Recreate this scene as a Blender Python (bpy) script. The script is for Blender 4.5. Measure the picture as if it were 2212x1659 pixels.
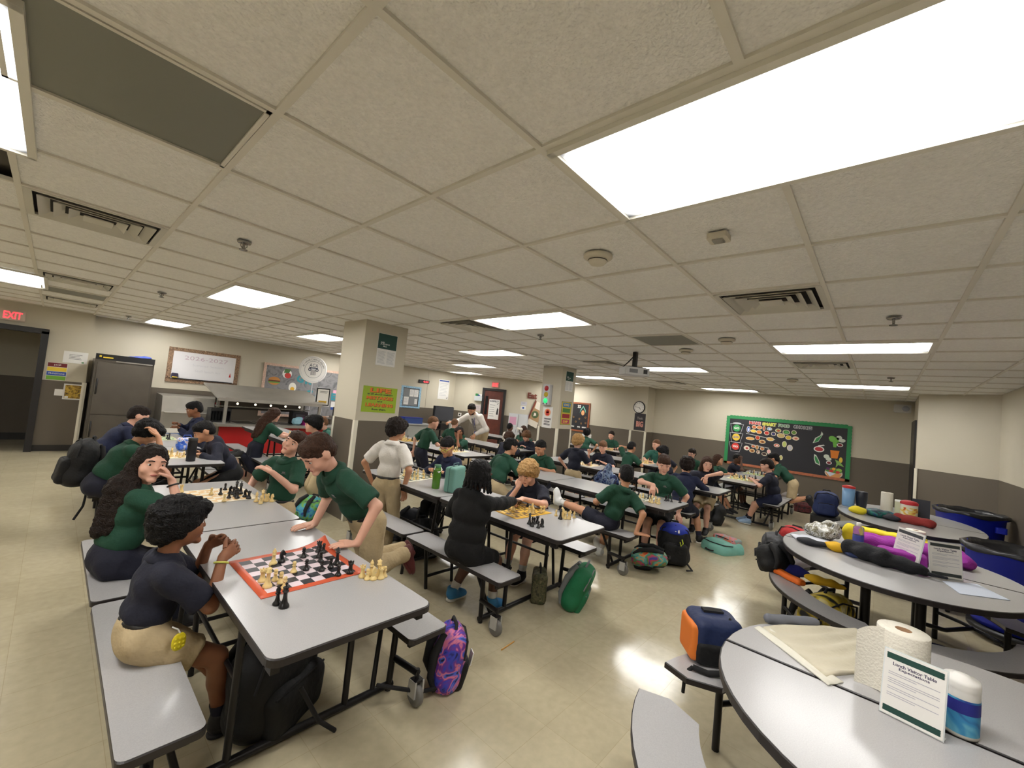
import bpy, math, random
import numpy as np
from mathutils import Vector, Matrix
random.seed(7); rng = np.random.RandomState(7)
for o in list(bpy.data.objects): bpy.data.objects.remove(o)
S = bpy.context.scene
COL = S.collection
# ------------------------------------------------------------------ camera
W_, H_ = 2212, 1659
FPX = 893.3
YAW, PITCH, ROLL = [math.radians(a) for a in (47.876, 2.858, 5.773)]
CAM = np.array([0.0, 0.0, 1.60])
CEIL = 2.462
def _basis():
    cy, sy, cp, sp = math.cos(YAW), math.sin(YAW), math.cos(PITCH), math.sin(PITCH)
    r = np.array([cy, -sy, 0.0]); f = np.array([sy*cp, cy*cp, sp]); u = np.cross(r, f)
    cr, sr = math.cos(ROLL), math.sin(ROLL)
    return r*cr + u*sr, f, -r*sr + u*cr
CR, CF, CU = _basis()
cam = bpy.data.cameras.new('camera'); cam.sensor_fit = 'HORIZONTAL'; cam.sensor_width = 36.0
cam.lens = FPX/W_*36.0; cam.clip_start = 0.02; cam.clip_end = 100
camo = bpy.data.objects.new('camera', cam); COL.objects.link(camo)
m = Matrix.Identity(4)
for i in range(3):
    m[i][0] = CR[i]; m[i][1] = CU[i]; m[i][2] = -CF[i]; m[i][3] = CAM[i]
camo.matrix_world = m
S.camera = camo
# ------------------------------------------------------------------ world, exposure
wd = bpy.data.worlds.new('world'); S.world = wd; wd.use_nodes = True
wd.node_tree.nodes['Background'].inputs[0].default_value = (0.75, 0.72, 0.66, 1)
wd.node_tree.nodes['Background'].inputs[1].default_value = 0.05
S.view_settings.view_transform = 'Standard'; S.view_settings.look = 'None'
S.view_settings.gamma = 1.0; S.view_settings.use_curve_mapping = False
S.view_settings.exposure = 0.0
LAMP = 20.5            # emission of the ceiling panels
S.cycles.max_bounces = 6; S.cycles.diffuse_bounces = 3; S.cycles.glossy_bounces = 2; S.cycles.transmission_bounces = 4
S.cycles.use_adaptive_sampling = True; S.cycles.adaptive_threshold = 0.2; S.cycles.adaptive_min_samples = 16
S.cycles.use_denoising = True
S.cycles.sample_clamp_indirect = 6.0
# ------------------------------------------------------------------ picking points of the place
def ray(px, py): return (px-1106)/FPX*CR + CF - (py-829.5)/FPX*CU
def at_z(px, py, z): v = ray(px, py); return CAM + v*((z-CAM[2])/v[2])
def at_x(px, py, x): v = ray(px, py); return CAM + v*(x/v[0])
def at_y(px, py, y): v = ray(px, py); return CAM + v*(y/v[1])
# ------------------------------------------------------------------ materials
def lin(c):
    return tuple(((v/255)/12.92 if v/255 <= 0.04045 else ((v/255+0.055)/1.055)**2.4) for v in c)
MATS = {}
def M(name, rgb, rough=0.6, metal=0.0, noise=0.0, nscale=8.0, bump=0.0, bscale=60.0, emit=0.0, alpha=1.0, trans=0.0, spec=0.5, coat=0.0, rgb2=None):
    if name in MATS: return MATS[name]
    mt = bpy.data.materials.new(name); mt.use_nodes = True; nt = mt.node_tree
    b = nt.nodes['Principled BSDF']; c = lin(rgb)
    b.inputs['Base Color'].default_value = (*c, 1); b.inputs['Roughness'].default_value = rough
    b.inputs['Metallic'].default_value = metal; b.inputs['Specular IOR Level'].default_value = spec
    b.inputs['Coat Weight'].default_value = coat; b.inputs['Coat Roughness'].default_value = 0.12
    if trans: b.inputs['Transmission Weight'].default_value = trans
    if alpha < 1: b.inputs['Alpha'].default_value = alpha
    if emit:
        b.inputs['Emission Color'].default_value = (*c, 1); b.inputs['Emission Strength'].default_value = emit
        mt.cycles.emission_sampling = 'NONE'
    if noise or bump or rgb2:
        tc = nt.nodes.new('ShaderNodeTexCoord')
    if noise or rgb2:
        nz = nt.nodes.new('ShaderNodeTexNoise'); nz.inputs['Scale'].default_value = nscale; nz.inputs['Detail'].default_value = 2
        nt.links.new(tc.outputs['Object'], nz.inputs['Vector'])
        rp = nt.nodes.new('ShaderNodeValToRGB')
        c2 = lin(rgb2) if rgb2 else tuple(min(1, v*(1+noise)) for v in c)
        c1 = c if rgb2 else tuple(v*(1-noise) for v in c)
        rp.color_ramp.elements[0].color = (*c1, 1); rp.color_ramp.elements[1].color = (*c2, 1)
        rp.color_ramp.elements[0].position = 0.38 if rgb2 else 0.3; rp.color_ramp.elements[1].position = 0.62 if rgb2 else 0.7
        nt.links.new(nz.outputs['Fac'], rp.inputs['Fac']); nt.links.new(rp.outputs['Color'], b.inputs['Base Color'])
    if bump:
        n2 = nt.nodes.new('ShaderNodeTexNoise'); n2.inputs['Scale'].default_value = bscale; n2.inputs['Detail'].default_value = 1
        nt.links.new(tc.outputs['Object'], n2.inputs['Vector'])
        bp = nt.nodes.new('ShaderNodeBump'); bp.inputs['Strength'].default_value = bump; bp.inputs['Distance'].default_value = 0.01
        nt.links.new(n2.outputs['Fac'], bp.inputs['Height']); nt.links.new(bp.outputs['Normal'], b.inputs['Normal'])
    MATS[name] = mt; return mt
def spots(name, base, cols, scale=9.0, rough=0.6):
    """cloth print: several colours in soft cells"""
    if name in MATS: return MATS[name]
    mt = M(name, base, rough); nt = mt.node_tree; b = nt.nodes['Principled BSDF']
    tc = nt.nodes.new('ShaderNodeTexCoord'); nz = nt.nodes.new('ShaderNodeTexNoise')
    nz.inputs['Scale'].default_value = scale; nz.inputs['Detail'].default_value = 2; nz.inputs['Distortion'].default_value = 1.2
    rp = nt.nodes.new('ShaderNodeValToRGB'); el = rp.color_ramp.elements
    rp.color_ramp.interpolation = 'EASE'
    n = len(cols)
    while len(el) < n: el.new(0.5)
    for i, c in enumerate(cols):
        el[i].position = 0.3 + 0.4*i/(n-1); el[i].color = (*lin(c), 1)
    nt.links.new(tc.outputs['Object'], nz.inputs['Vector']); nt.links.new(nz.outputs['Fac'], rp.inputs['Fac'])
    nt.links.new(rp.outputs['Color'], b.inputs['Base Color']); return mt
# ------------------------------------------------------------------ objects
def link(o, parent=None):
    COL.objects.link(o)
    if parent is not None: o.parent = parent
    return o
def thing(name, label, cat, loc=(0, 0, 0), rz=0.0, group=None):
    o = link(bpy.data.objects.new(name, None)); o.empty_display_size = 0.1
    o.location = loc; o.rotation_euler = (0, 0, rz); return tag(o, label, cat, group)
def tag(o, label=None, cat=None, group=None, kind=None):
    if label: o['label'] = label
    if cat: o['category'] = cat
    if group: o['group'] = group
    if kind: o['kind'] = kind
    return o
def mesh_obj(name, v, f, mats, parent=None, loc=None, smooth=False, mi=None, rz=None):
    me = bpy.data.meshes.new(name); me.from_pydata([tuple(p) for p in v], [], f)
    for mm in (mats if isinstance(mats, (list, tuple)) else [mats]): me.materials.append(mm)
    if mi is not None: me.polygons.foreach_set('material_index', mi)
    if smooth: me.polygons.foreach_set('use_smooth', [True]*len(me.polygons))
    me.update()
    o = link(bpy.data.objects.new(name, me), parent)
    if loc is not None: o.location = loc
    if rz is not None: o.rotation_euler = (0, 0, rz)
    return o
def dup(o, parent=None):
    c = o.copy(); link(c); c.parent = parent if parent is not None else o.parent
    for ch in o.children:
        d = ch.copy(); link(d); d.parent = c
        for g in ch.children:
            e = g.copy(); link(e); e.parent = d
    return c
class MB:
    """collects simple shapes that belong to ONE piece"""
    def __init__(s): s.v = []; s.f = []; s.m = []; s.sm = []
    def add(s, v, f, m=0, smooth=False):
        n = len(s.v); s.v += [tuple(p) for p in v]; s.f += [tuple(i+n for i in q) for q in f]
        s.m += [m]*len(f); s.sm += [smooth]*len(f); return s
    def box(s, c, d, m=0, R=None, bev=0.0):
        hx, hy, hz = d[0]/2, d[1]/2, d[2]/2
        if bev:
            b = min(bev, hx*.9, hy*.9); out = []
            for z in (-hz, hz):
                for (sx, sy) in ((-1, -1), (1, -1), (1, 1), (-1, 1)):
                    cs = [(sx*hx, sy*(hy-b)), (sx*(hx-b*.3), sy*(hy-b*.3)), (sx*(hx-b), sy*hy)]
                    if sx*sy < 0: cs = cs[::-1]
                    if sx*sy > 0: pass
                    out.append([(x, y, z) for x, y in cs])
            lo = sum(out[:4], []); hi = sum(out[4:], []); n = len(lo)
            v = lo+hi; f = [tuple(range(n))[::-1], tuple(range(n, 2*n))]+[(i, (i+1) % n, (i+1) % n+n, i+n) for i in range(n)]
        else:
            v = [(x, y, z) for z in (-hz, hz) for (x, y) in ((-hx, -hy), (hx, -hy), (hx, hy), (-hx, hy))]
            f = [(3, 2, 1, 0), (4, 5, 6, 7), (0, 1, 5, 4), (1, 2, 6, 5), (2, 3, 7, 6), (3, 0, 4, 7)]
        if R is not None: v = [tuple(np.asarray(R) @ np.array(p)) for p in v]
        return s.add([(p[0]+c[0], p[1]+c[1], p[2]+c[2]) for p in v], f, m)
    def tube(s, pts, r, n=8, m=0, caps=True, smooth=True):
        pts = [np.array(p, float) for p in pts]; k = len(pts)
        rs = r if isinstance(r, (list, tuple)) else [r]*k
        v = []; prev = None
        for i, p in enumerate(pts):
            t = pts[min(i+1, k-1)]-pts[max(i-1, 0)]; t /= (np.linalg.norm(t)+1e-9)
            if prev is None:
                a = np.array([0, 0, 1.0]) if abs(t[2]) < .9 else np.array([1.0, 0, 0])
                a = np.cross(t, a)
            else: a = prev - t*(prev@t)
            a /= (np.linalg.norm(a)+1e-9); prev = a; b = np.cross(t, a)
            for j in range(n):
                w = 2*math.pi*j/n; v.append(p+rs[i]*(math.cos(w)*a+math.sin(w)*b))
        f = [(i*n+j, i*n+(j+1) % n, (i+1)*n+(j+1) % n, (i+1)*n+j) for i in range(k-1) for j in range(n)]
        s.add(v, f, m, smooth)
        if caps:
            s.add(v[:n], [tuple(range(n))[::-1]], m); s.add(v[-n:], [tuple(range(n))], m)
        return s
    def lathe(s, prof, n=20, m=0, c=(0, 0, 0), smooth=True, R=None, mlist=None):
        v = []
        for (r, z) in prof:
            for j in range(n):
                w = 2*math.pi*j/n; p = np.array([r*math.cos(w), r*math.sin(w), z])
                if R is not None: p = np.asarray(R) @ p
                v.append((p[0]+c[0], p[1]+c[1], p[2]+c[2]))
        for i in range(len(prof)-1):
            f = [(i*n+j, i*n+(j+1) % n, (i+1)*n+(j+1) % n, (i+1)*n+j) for j in range(n)]
            nn = len(s.v)
            if i == 0: base = nn; s.v += v
            s.f += [tuple(q+base for q in ff) for ff in f]; s.m += [mlist[i] if mlist else m]*n; s.sm += [smooth]*n
        return s
    def prism(s, poly, z0, z1, m=0, mside=None, R=None, c=(0, 0, 0)):
        n = len(poly); v = [(x, y, z0) for x, y in poly]+[(x, y, z1) for x, y in poly]
        if R is not None: v = [tuple(np.asarray(R) @ np.array(p)) for p in v]
        v = [(p[0]+c[0], p[1]+c[1], p[2]+c[2]) for p in v]
        s.add(v, [tuple(range(n))[::-1]], m); s.f.append(tuple(i+len(s.v)-2*n for i in range(n, 2*n))); s.m.append(m); s.sm.append(False)
        b = len(s.v)-2*n
        for i in range(n):
            s.f.append((b+i, b+(i+1) % n, b+(i+1) % n+n, b+i+n)); s.m.append(m if mside is None else mside); s.sm.append(False)
        return s
    def ball(s, c, r, n=10, m=0, R=None):
        r = r if isinstance(r, (list, tuple)) else (r, r, r); k = max(4, n//2)
        prof = [(math.sin(math.pi*i/k), -math.cos(math.pi*i/k)) for i in range(k+1)]
        D = np.diag(r); RR = D if R is None else np.asarray(R) @ D
        prof[0] = (1e-4, -1); prof[-1] = (1e-4, 1)
        return s.lathe(prof, n, m, c, True, RR)
    def build(s, name, mats, parent=None, loc=None, rz=None):
        o = mesh_obj(name, s.v, s.f, mats, parent, loc, False, s.m, rz)
        o.data.polygons.foreach_set('use_smooth', s.sm); return o
def rounded(x0, x1, y0, y1, r, n=5):
    out = []
    for (cx, cy, a0) in ((x1-r, y1-r, 0), (x0+r, y1-r, 90), (x0+r, y0+r, 180), (x1-r, y0+r, 270)):
        for i in range(n+1):
            w = math.radians(a0+90*i/n); out.append((cx+r*math.cos(w), cy+r*math.sin(w)))
    return out
_tx = {}
def text_geo(txt, bold=0.0, spacing=1.0):
    key = (txt, bold, spacing)
    if key in _tx: return _tx[key]
    cu = bpy.data.curves.new('t', 'FONT'); cu.body = txt; cu.align_x = 'CENTER'; cu.align_y = 'CENTER'
    cu.offset = bold; cu.space_character = spacing; cu.resolution_u = 2; cu.space_line = 1.0
    o = bpy.data.objects.new('t', cu); me = bpy.data.meshes.new_from_object(o)
    v = [tuple(p.co)[:2] for p in me.vertices]; f = [tuple(p.vertices) for p in me.polygons]
    bpy.data.objects.remove(o); bpy.data.curves.remove(cu); bpy.data.meshes.remove(me)
    if v:
        a = np.array(v); lo, hi = a.min(0), a.max(0); a = (a-(lo+hi)/2); ext = hi-lo
    else: a = np.zeros((0, 2)); ext = np.array([1, 1])
    _tx[key] = (a, f, ext); return _tx[key]
class Frame:
    """a vertical surface: origin on the floor, direction to the right as seen from the room, normal into the room"""
    def __init__(s, o, d):
        s.o = np.array([o[0], o[1], 0.0]); d = np.array([d[0], d[1], 0.0]); s.d = d/np.linalg.norm(d)
        s.n = np.array([s.d[1], -s.d[0], 0.0]); s.R = np.stack([s.d, np.array([0, 0, 1.0]), s.n], 1)   # local (right, up, out)
    def px(s, x, y):
        v = ray(x, y); t = ((s.o-CAM)@s.n)/(v@s.n); p = CAM+v*t
        return (p-s.o)@s.d, p[2]
    def P(s, a, z, out=0.0): return s.o+s.d*a+s.n*out+np.array([0, 0, z])
    def mat(s, a, z, out=0.0):
        mm = Matrix.Identity(4); p = s.P(a, z, out)
        for i in range(3):
            for j in range(3): mm[i][j] = s.R[i][j]
            mm[i][3] = p[i]
        return mm
class Flat:
    """printed sheets: everything in a plane (u right, v up), layered by tiny steps"""
    def __init__(s): s.b = MB(); s.mats = []
    def mi(s, mt):
        if mt not in s.mats: s.mats.append(mt)
        return s.mats.index(mt)
    def rect(s, x0, x1, y0, y1, z, mt): s.b.add([(x0, y0, z), (x1, y0, z), (x1, y1, z), (x0, y1, z)], [(0, 1, 2, 3)], s.mi(mt)); return s
    def poly(s, pts, z, mt): s.b.add([(x, y, z) for x, y in pts], [tuple(range(len(pts)))], s.mi(mt)); return s
    def disc(s, cx, cy, rx, ry, z, mt, n=20): return s.poly([(cx+rx*math.cos(2*math.pi*i/n), cy+ry*math.sin(2*math.pi*i/n)) for i in range(n)], z, mt)
    def ring(s, cx, cy, r0, r1, z, mt, n=32):
        v = [(cx+r*math.cos(2*math.pi*i/n), cy+r*math.sin(2*math.pi*i/n), z) for r in (r0, r1) for i in range(n)]
        s.b.add(v, [(i, (i+1) % n, n+(i+1) % n, n+i) [::-1] for i in range(n)], s.mi(mt)); return s
    def line(s, x0, y0, x1, y1, w, z, mt):
        dx, dy = x1-x0, y1-y0; l = math.hypot(dx, dy)+1e-9; ax, ay = -dy/l*w/2, dx/l*w/2
        return s.poly([(x0-ax, y0-ay), (x1-ax, y1-ay), (x1+ax, y1+ay), (x0+ax, y0+ay)], z, mt)
    def text(s, txt, cx, cy, h, z, mt, w=None, bold=0.0, rot=0.0, spacing=1.0):
        a, f, e = text_geo(txt, bold, spacing)
        if len(a) == 0: return s
        sy = h/max(e[1], 1e-6); sx = sy if w is None else w/max(e[0], 1e-6)
        c, q = math.cos(rot), math.sin(rot)
        v = [(cx+(x*sx)*c-(y*sy)*q, cy+(x*sx)*q+(y*sy)*c, z) for x, y in a]
        s.b.add(v, f, s.mi(mt)); return s
    def build(s, name, parent=None, matrix=None):
        o = s.b.build(name, s.mats, parent)
        if matrix is not None: o.matrix_world = matrix
        return o
# ================================================================== smooth solids (signed distance field -> surface net)
def nrm(v): v = np.asarray(v, float); return v/(np.linalg.norm(v)+1e-9)
def cap(a, b, ra, rb=None): return ('cap', np.asarray(a, float), np.asarray(b, float), ra, ra if rb is None else rb)
def cyl(a, b, ra, rb=None): return ('cyl', np.asarray(a, float), np.asarray(b, float), ra, ra if rb is None else rb)
def elp(c, r, R=None): return ('ell', np.asarray(c, float), np.asarray(r, float), np.eye(3) if R is None else np.asarray(R, float))
def rbx(c, h, r, R=None): return ('box', np.asarray(c, float), np.asarray(h, float), np.eye(3) if R is None else np.asarray(R, float), r)
def half(p, n): return ('half', np.asarray(p, float), nrm(n))     # keeps the side the normal points to
def hcut(p, n): return ('hair', np.asarray(p, float), nrm(n))
def _bb(p):
    if p[0] in ('cap', 'cyl'):
        r = max(p[3], p[4])*(1.0 if p[0] == 'cap' else 1.02); return np.minimum(p[1], p[2])-r, np.maximum(p[1], p[2])+r
    if p[0] == 'ell': e = np.sqrt(((p[3]*p[2])**2).sum(1)); return p[1]-e, p[1]+e
    e = np.abs(p[3])@p[2]; return p[1]-e, p[1]+e
def _ev(p, X):
    if p[0] == 'half': return -((X-p[1])@p[2])
    if p[0] == 'hair': return -((X-p[1])@p[2])+.006*np.sin(X[..., 0]*150+np.sin(X[..., 1]*90)*2)*np.sin(X[..., 1]*170)
    if p[0] in ('cap', 'cyl'):
        a, b = p[1], p[2]; ab = b-a; L2 = ab@ab+1e-12; t0 = ((X-a)@ab)/L2; t = np.clip(t0, 0, 1)
        q = X-a-t[..., None]*ab
        if p[0] == 'cap': return np.sqrt((q*q).sum(-1))-(p[3]+(p[4]-p[3])*t)
        q = X-a-t0[..., None]*ab; L = math.sqrt(L2)
        return np.maximum(np.sqrt((q*q).sum(-1))-(p[3]+(p[4]-p[3])*t), np.abs(t0-.5)*L-L/2)
    q = (X-p[1])@p[3]
    if p[0] == 'ell':
        u = q/p[2]; k0 = np.sqrt((u*u).sum(-1)); w = u/p[2]; k1 = np.sqrt((w*w).sum(-1))+1e-9; return k0*(k0-1)/k1
    d = np.abs(q)-(p[2]-p[4]); o = np.maximum(d, 0); return np.sqrt((o*o).sum(-1))+np.minimum(d.max(-1), 0)-p[4]
_E = [(0, 1), (2, 3), (4, 5), (6, 7), (0, 2), (1, 3), (4, 6), (5, 7), (0, 4), (1, 5), (2, 6), (3, 7)]
_C = np.array([[i >> 2 & 1, i >> 1 & 1, i & 1] for i in range(8)])
def sdf(prims, vox, k=0.02, sub=(), cut=(), smooth=2):
    """prims joined softly, sub taken away, cut = half spaces kept; returns vertices and quads"""
    bbs = [_bb(p) for p in prims]
    lo = np.min([b[0] for b in bbs], 0)-3*vox; hi = np.max([b[1] for b in bbs], 0)+3*vox
    n = np.ceil((hi-lo)/vox).astype(int)+1
    D = np.full(n, 1.0, np.float32)
    ax = [lo[i]+vox*np.arange(n[i]) for i in range(3)]
    def block(b0, b1, mg):
        i0 = np.maximum(0, np.floor((b0-mg-lo)/vox).astype(int)); i1 = np.minimum(n, np.ceil((b1+mg-lo)/vox).astype(int)+1)
        sl = tuple(slice(i0[i], i1[i]) for i in range(3))
        g = np.stack(np.meshgrid(ax[0][sl[0]], ax[1][sl[1]], ax[2][sl[2]], indexing='ij'), -1); return sl, g
    for p, b in zip(prims, bbs):
        sl, g = block(b[0], b[1], k+2*vox); d = _ev(p, g); a = D[sl]
        h = np.clip(.5+.5*(a-d)/k, 0, 1); D[sl] = a*(1-h)+d*h-k*h*(1-h)
    for p in sub:
        b = _bb(p); sl, g = block(b[0], b[1], 2*vox)
        if g.size: D[sl] = np.maximum(D[sl], -_ev(p, g))
    if len(cut):
        G = np.stack(np.meshgrid(*ax, indexing='ij'), -1)
        for p in cut: D = np.maximum(D, _ev(p, G))
    I = D < 0
    c = sum(I[_C[i][0]:n[0]-1+_C[i][0], _C[i][1]:n[1]-1+_C[i][1], _C[i][2]:n[2]-1+_C[i][2]].astype(np.int8) for i in range(8))
    act = np.argwhere((c > 0) & (c < 8))
    if len(act) == 0: return np.zeros((0, 3)), np.zeros((0, 4), int)
    val = np.stack([D[act[:, 0]+_C[i][0], act[:, 1]+_C[i][1], act[:, 2]+_C[i][2]] for i in range(8)], 1)
    acc = np.zeros((len(act), 3)); cnt = np.zeros(len(act))
    for (i, j) in _E:
        a, b = val[:, i], val[:, j]; m_ = (a < 0) != (b < 0); t = np.where(m_, a/np.where(a-b == 0, 1, a-b), 0)
        pt = _C[i]+(t[:, None])*(_C[j]-_C[i]); acc += pt*m_[:, None]; cnt += m_
    V = lo+vox*(act+acc/cnt[:, None])
    idx = -np.ones(n-1, int); idx[act[:, 0], act[:, 1], act[:, 2]] = np.arange(len(act))
    Q = []
    for d in range(3):
        e, f = (d+1) % 3, (d+2) % 3
        s0 = [slice(None)]*3; s1 = [slice(None)]*3; s0[d] = slice(0, -1); s1[d] = slice(1, None)
        A, B = I[tuple(s0)], I[tuple(s1)]; ch = np.argwhere(A != B)
        ch = ch[(ch[:, e] > 0) & (ch[:, f] > 0) & (ch[:, e] < n[e]-1) & (ch[:, f] < n[f]-1)]
        if len(ch) == 0: continue
        fl_ = A[ch[:, 0], ch[:, 1], ch[:, 2]]
        def at(de, df):
            q = ch.copy(); q[:, e] += de; q[:, f] += df; return idx[q[:, 0], q[:, 1], q[:, 2]]
        q = np.stack([at(-1, -1), at(0, -1), at(0, 0), at(-1, 0)], 1)
        q[~fl_] = q[~fl_][:, ::-1]; Q.append(q)
    Q = np.concatenate(Q); Q = Q[(Q >= 0).all(1)]
    for _ in range(smooth):
        S_ = np.zeros_like(V); N_ = np.zeros(len(V))
        for i in range(4):
            a, b = Q[:, i], Q[:, (i+1) % 4]
            for ax_ in range(3): S_[:, ax_] += np.bincount(a, V[b, ax_], len(V))+np.bincount(b, V[a, ax_], len(V))
            N_ += np.bincount(a, minlength=len(V))+np.bincount(b, minlength=len(V))
        V = V*.45+.55*S_/np.maximum(N_, 1)[:, None]
    return V, Q
def normals(V, Q):
    fn = np.cross(V[Q[:, 2]]-V[Q[:, 0]], V[Q[:, 3]]-V[Q[:, 1]]); N = np.zeros_like(V)
    for i in range(4):
        for a in range(3): N[:, a] += np.bincount(Q[:, i], fn[:, a], len(V))
    return N/(np.linalg.norm(N, axis=1)[:, None]+1e-12)
def wob(V, Q, amp, s, seed=0.0):
    N = normals(V, Q); P = V*s+seed
    w = np.sin(P[:, 0]*1.7+np.sin(P[:, 1]*1.3+seed))+np.sin(P[:, 1]*2.1+np.sin(P[:, 2]*1.9))+np.sin(P[:, 2]*1.5+np.sin(P[:, 0]*2.3))
    return V+N*(amp*w/3)[:, None]
def solid(name, V, Q, mats, parent=None, loc=None, extra=None, mi=None):
    """quads (+ extra MB tubes joined into the same skin)"""
    if extra is not None and extra.v:
        nv = len(V); V = np.concatenate([V, np.array(extra.v, float)]); faces = [tuple(q) for q in Q.tolist()]+[tuple(i+nv for i in f) for f in extra.f]
        if mi is not None: mi = list(mi)+list(extra.m)
    else: faces = Q.tolist()
    if loc is not None: V = V-np.asarray(loc, float)
    me = bpy.data.meshes.new(name); me.from_pydata(V.tolist(), [], faces)
    for m_ in (mats if isinstance(mats, (list, tuple)) else [mats]): me.materials.append(m_)
    if mi is not None: me.polygons.foreach_set('material_index', list(mi))
    me.polygons.foreach_set('use_smooth', [True]*len(me.polygons)); me.update()
    return link(bpy.data.objects.new(name, me), parent)
# ================================================================== people
SKIN = dict(fair=M('skin_fair', (222, 170, 146), .5, noise=.04, nscale=20), tan=M('skin_tan', (196, 142, 108), .5, noise=.04, nscale=20),
            brown=M('skin_brown', (142, 92, 64), .5, noise=.04, nscale=20), dark=M('skin_dark', (92, 60, 44), .5, noise=.04, nscale=20))
CLOTH = dict(green=M('cloth_green', (24, 68, 50), .85, bump=.25, bscale=70, noise=.08), teal=M('cloth_teal', (38, 92, 78), .85, bump=.25, bscale=70, noise=.08),
             navy=M('cloth_navy', (21, 23, 40), .85, bump=.25, bscale=70, noise=.1), navyblue=M('cloth_navy_blue', (20, 28, 58), .85, bump=.25, bscale=70, noise=.1), white=M('cloth_white', (226, 220, 212), .85, bump=.25, bscale=70, noise=.04),
             khaki=M('cloth_khaki', (184, 164, 128), .9, bump=.3, bscale=60, noise=.08), black=M('cloth_black', (10, 10, 11), .9, bump=.25, bscale=70, noise=.1), grey=M('cloth_grey', (120, 118, 116), .9, bump=.2))
def hairmat(n, c):
    m_ = M('hair_'+n, c, .55, bump=.8, bscale=140, noise=.3, nscale=60, spec=.2); return m_
HAIRM = dict(black=hairmat('black', (15, 13, 14)), dark=hairmat('dark_brown', (31, 22, 18)), brown=hairmat('brown', (62, 41, 30)), light=hairmat('light_brown', (112, 80, 56)), blond=hairmat('blond', (176, 138, 88)))
EYEW = M('eye_white', (228, 222, 214), .25); EYED = M('eye_dark', (40, 26, 18), .15); LIP = M('lips', (168, 92, 84), .5); BROW = M('brow', (50, 36, 28), .8); BELT = M('belt_black', (24, 20, 19), .45)
SHOE = dict(black=M('shoe_black', (28, 27, 29), .6), white=M('shoe_white', (226, 226, 224), .55), blue=M('shoe_blue', (64, 140, 200), .55), light=M('shoe_light_blue', (150, 176, 208), .6), maroon=M('shoe_maroon', (84, 30, 30), .6), grey=M('shoe_grey', (84, 82, 84), .6))
SOLE = M('sole_white', (222, 216, 204), .6); SOCKW = M('sock_white', (214, 212, 208), .9); SOCKD = M('sock_dark', (34, 34, 52), .9); SOLE_M = M('sole_maroon', (92, 34, 34), .6)
DEV = []
def ik(a, t, l1, l2, hint):
    a = np.asarray(a, float); t = np.asarray(t, float); d = t-a; L = np.linalg.norm(d); Lc = min(max(L, abs(l1-l2)+1e-3), (l1+l2)*.998)
    u = d/(L+1e-9); t = a+u*Lc; x = (l1*l1-l2*l2+Lc*Lc)/(2*Lc); h = math.sqrt(max(l1*l1-x*x, 0))
    hv = np.asarray(hint, float); hv = hv-u*(hv@u); hv = nrm(hv); return a+u*x+hv*h, t
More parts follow.
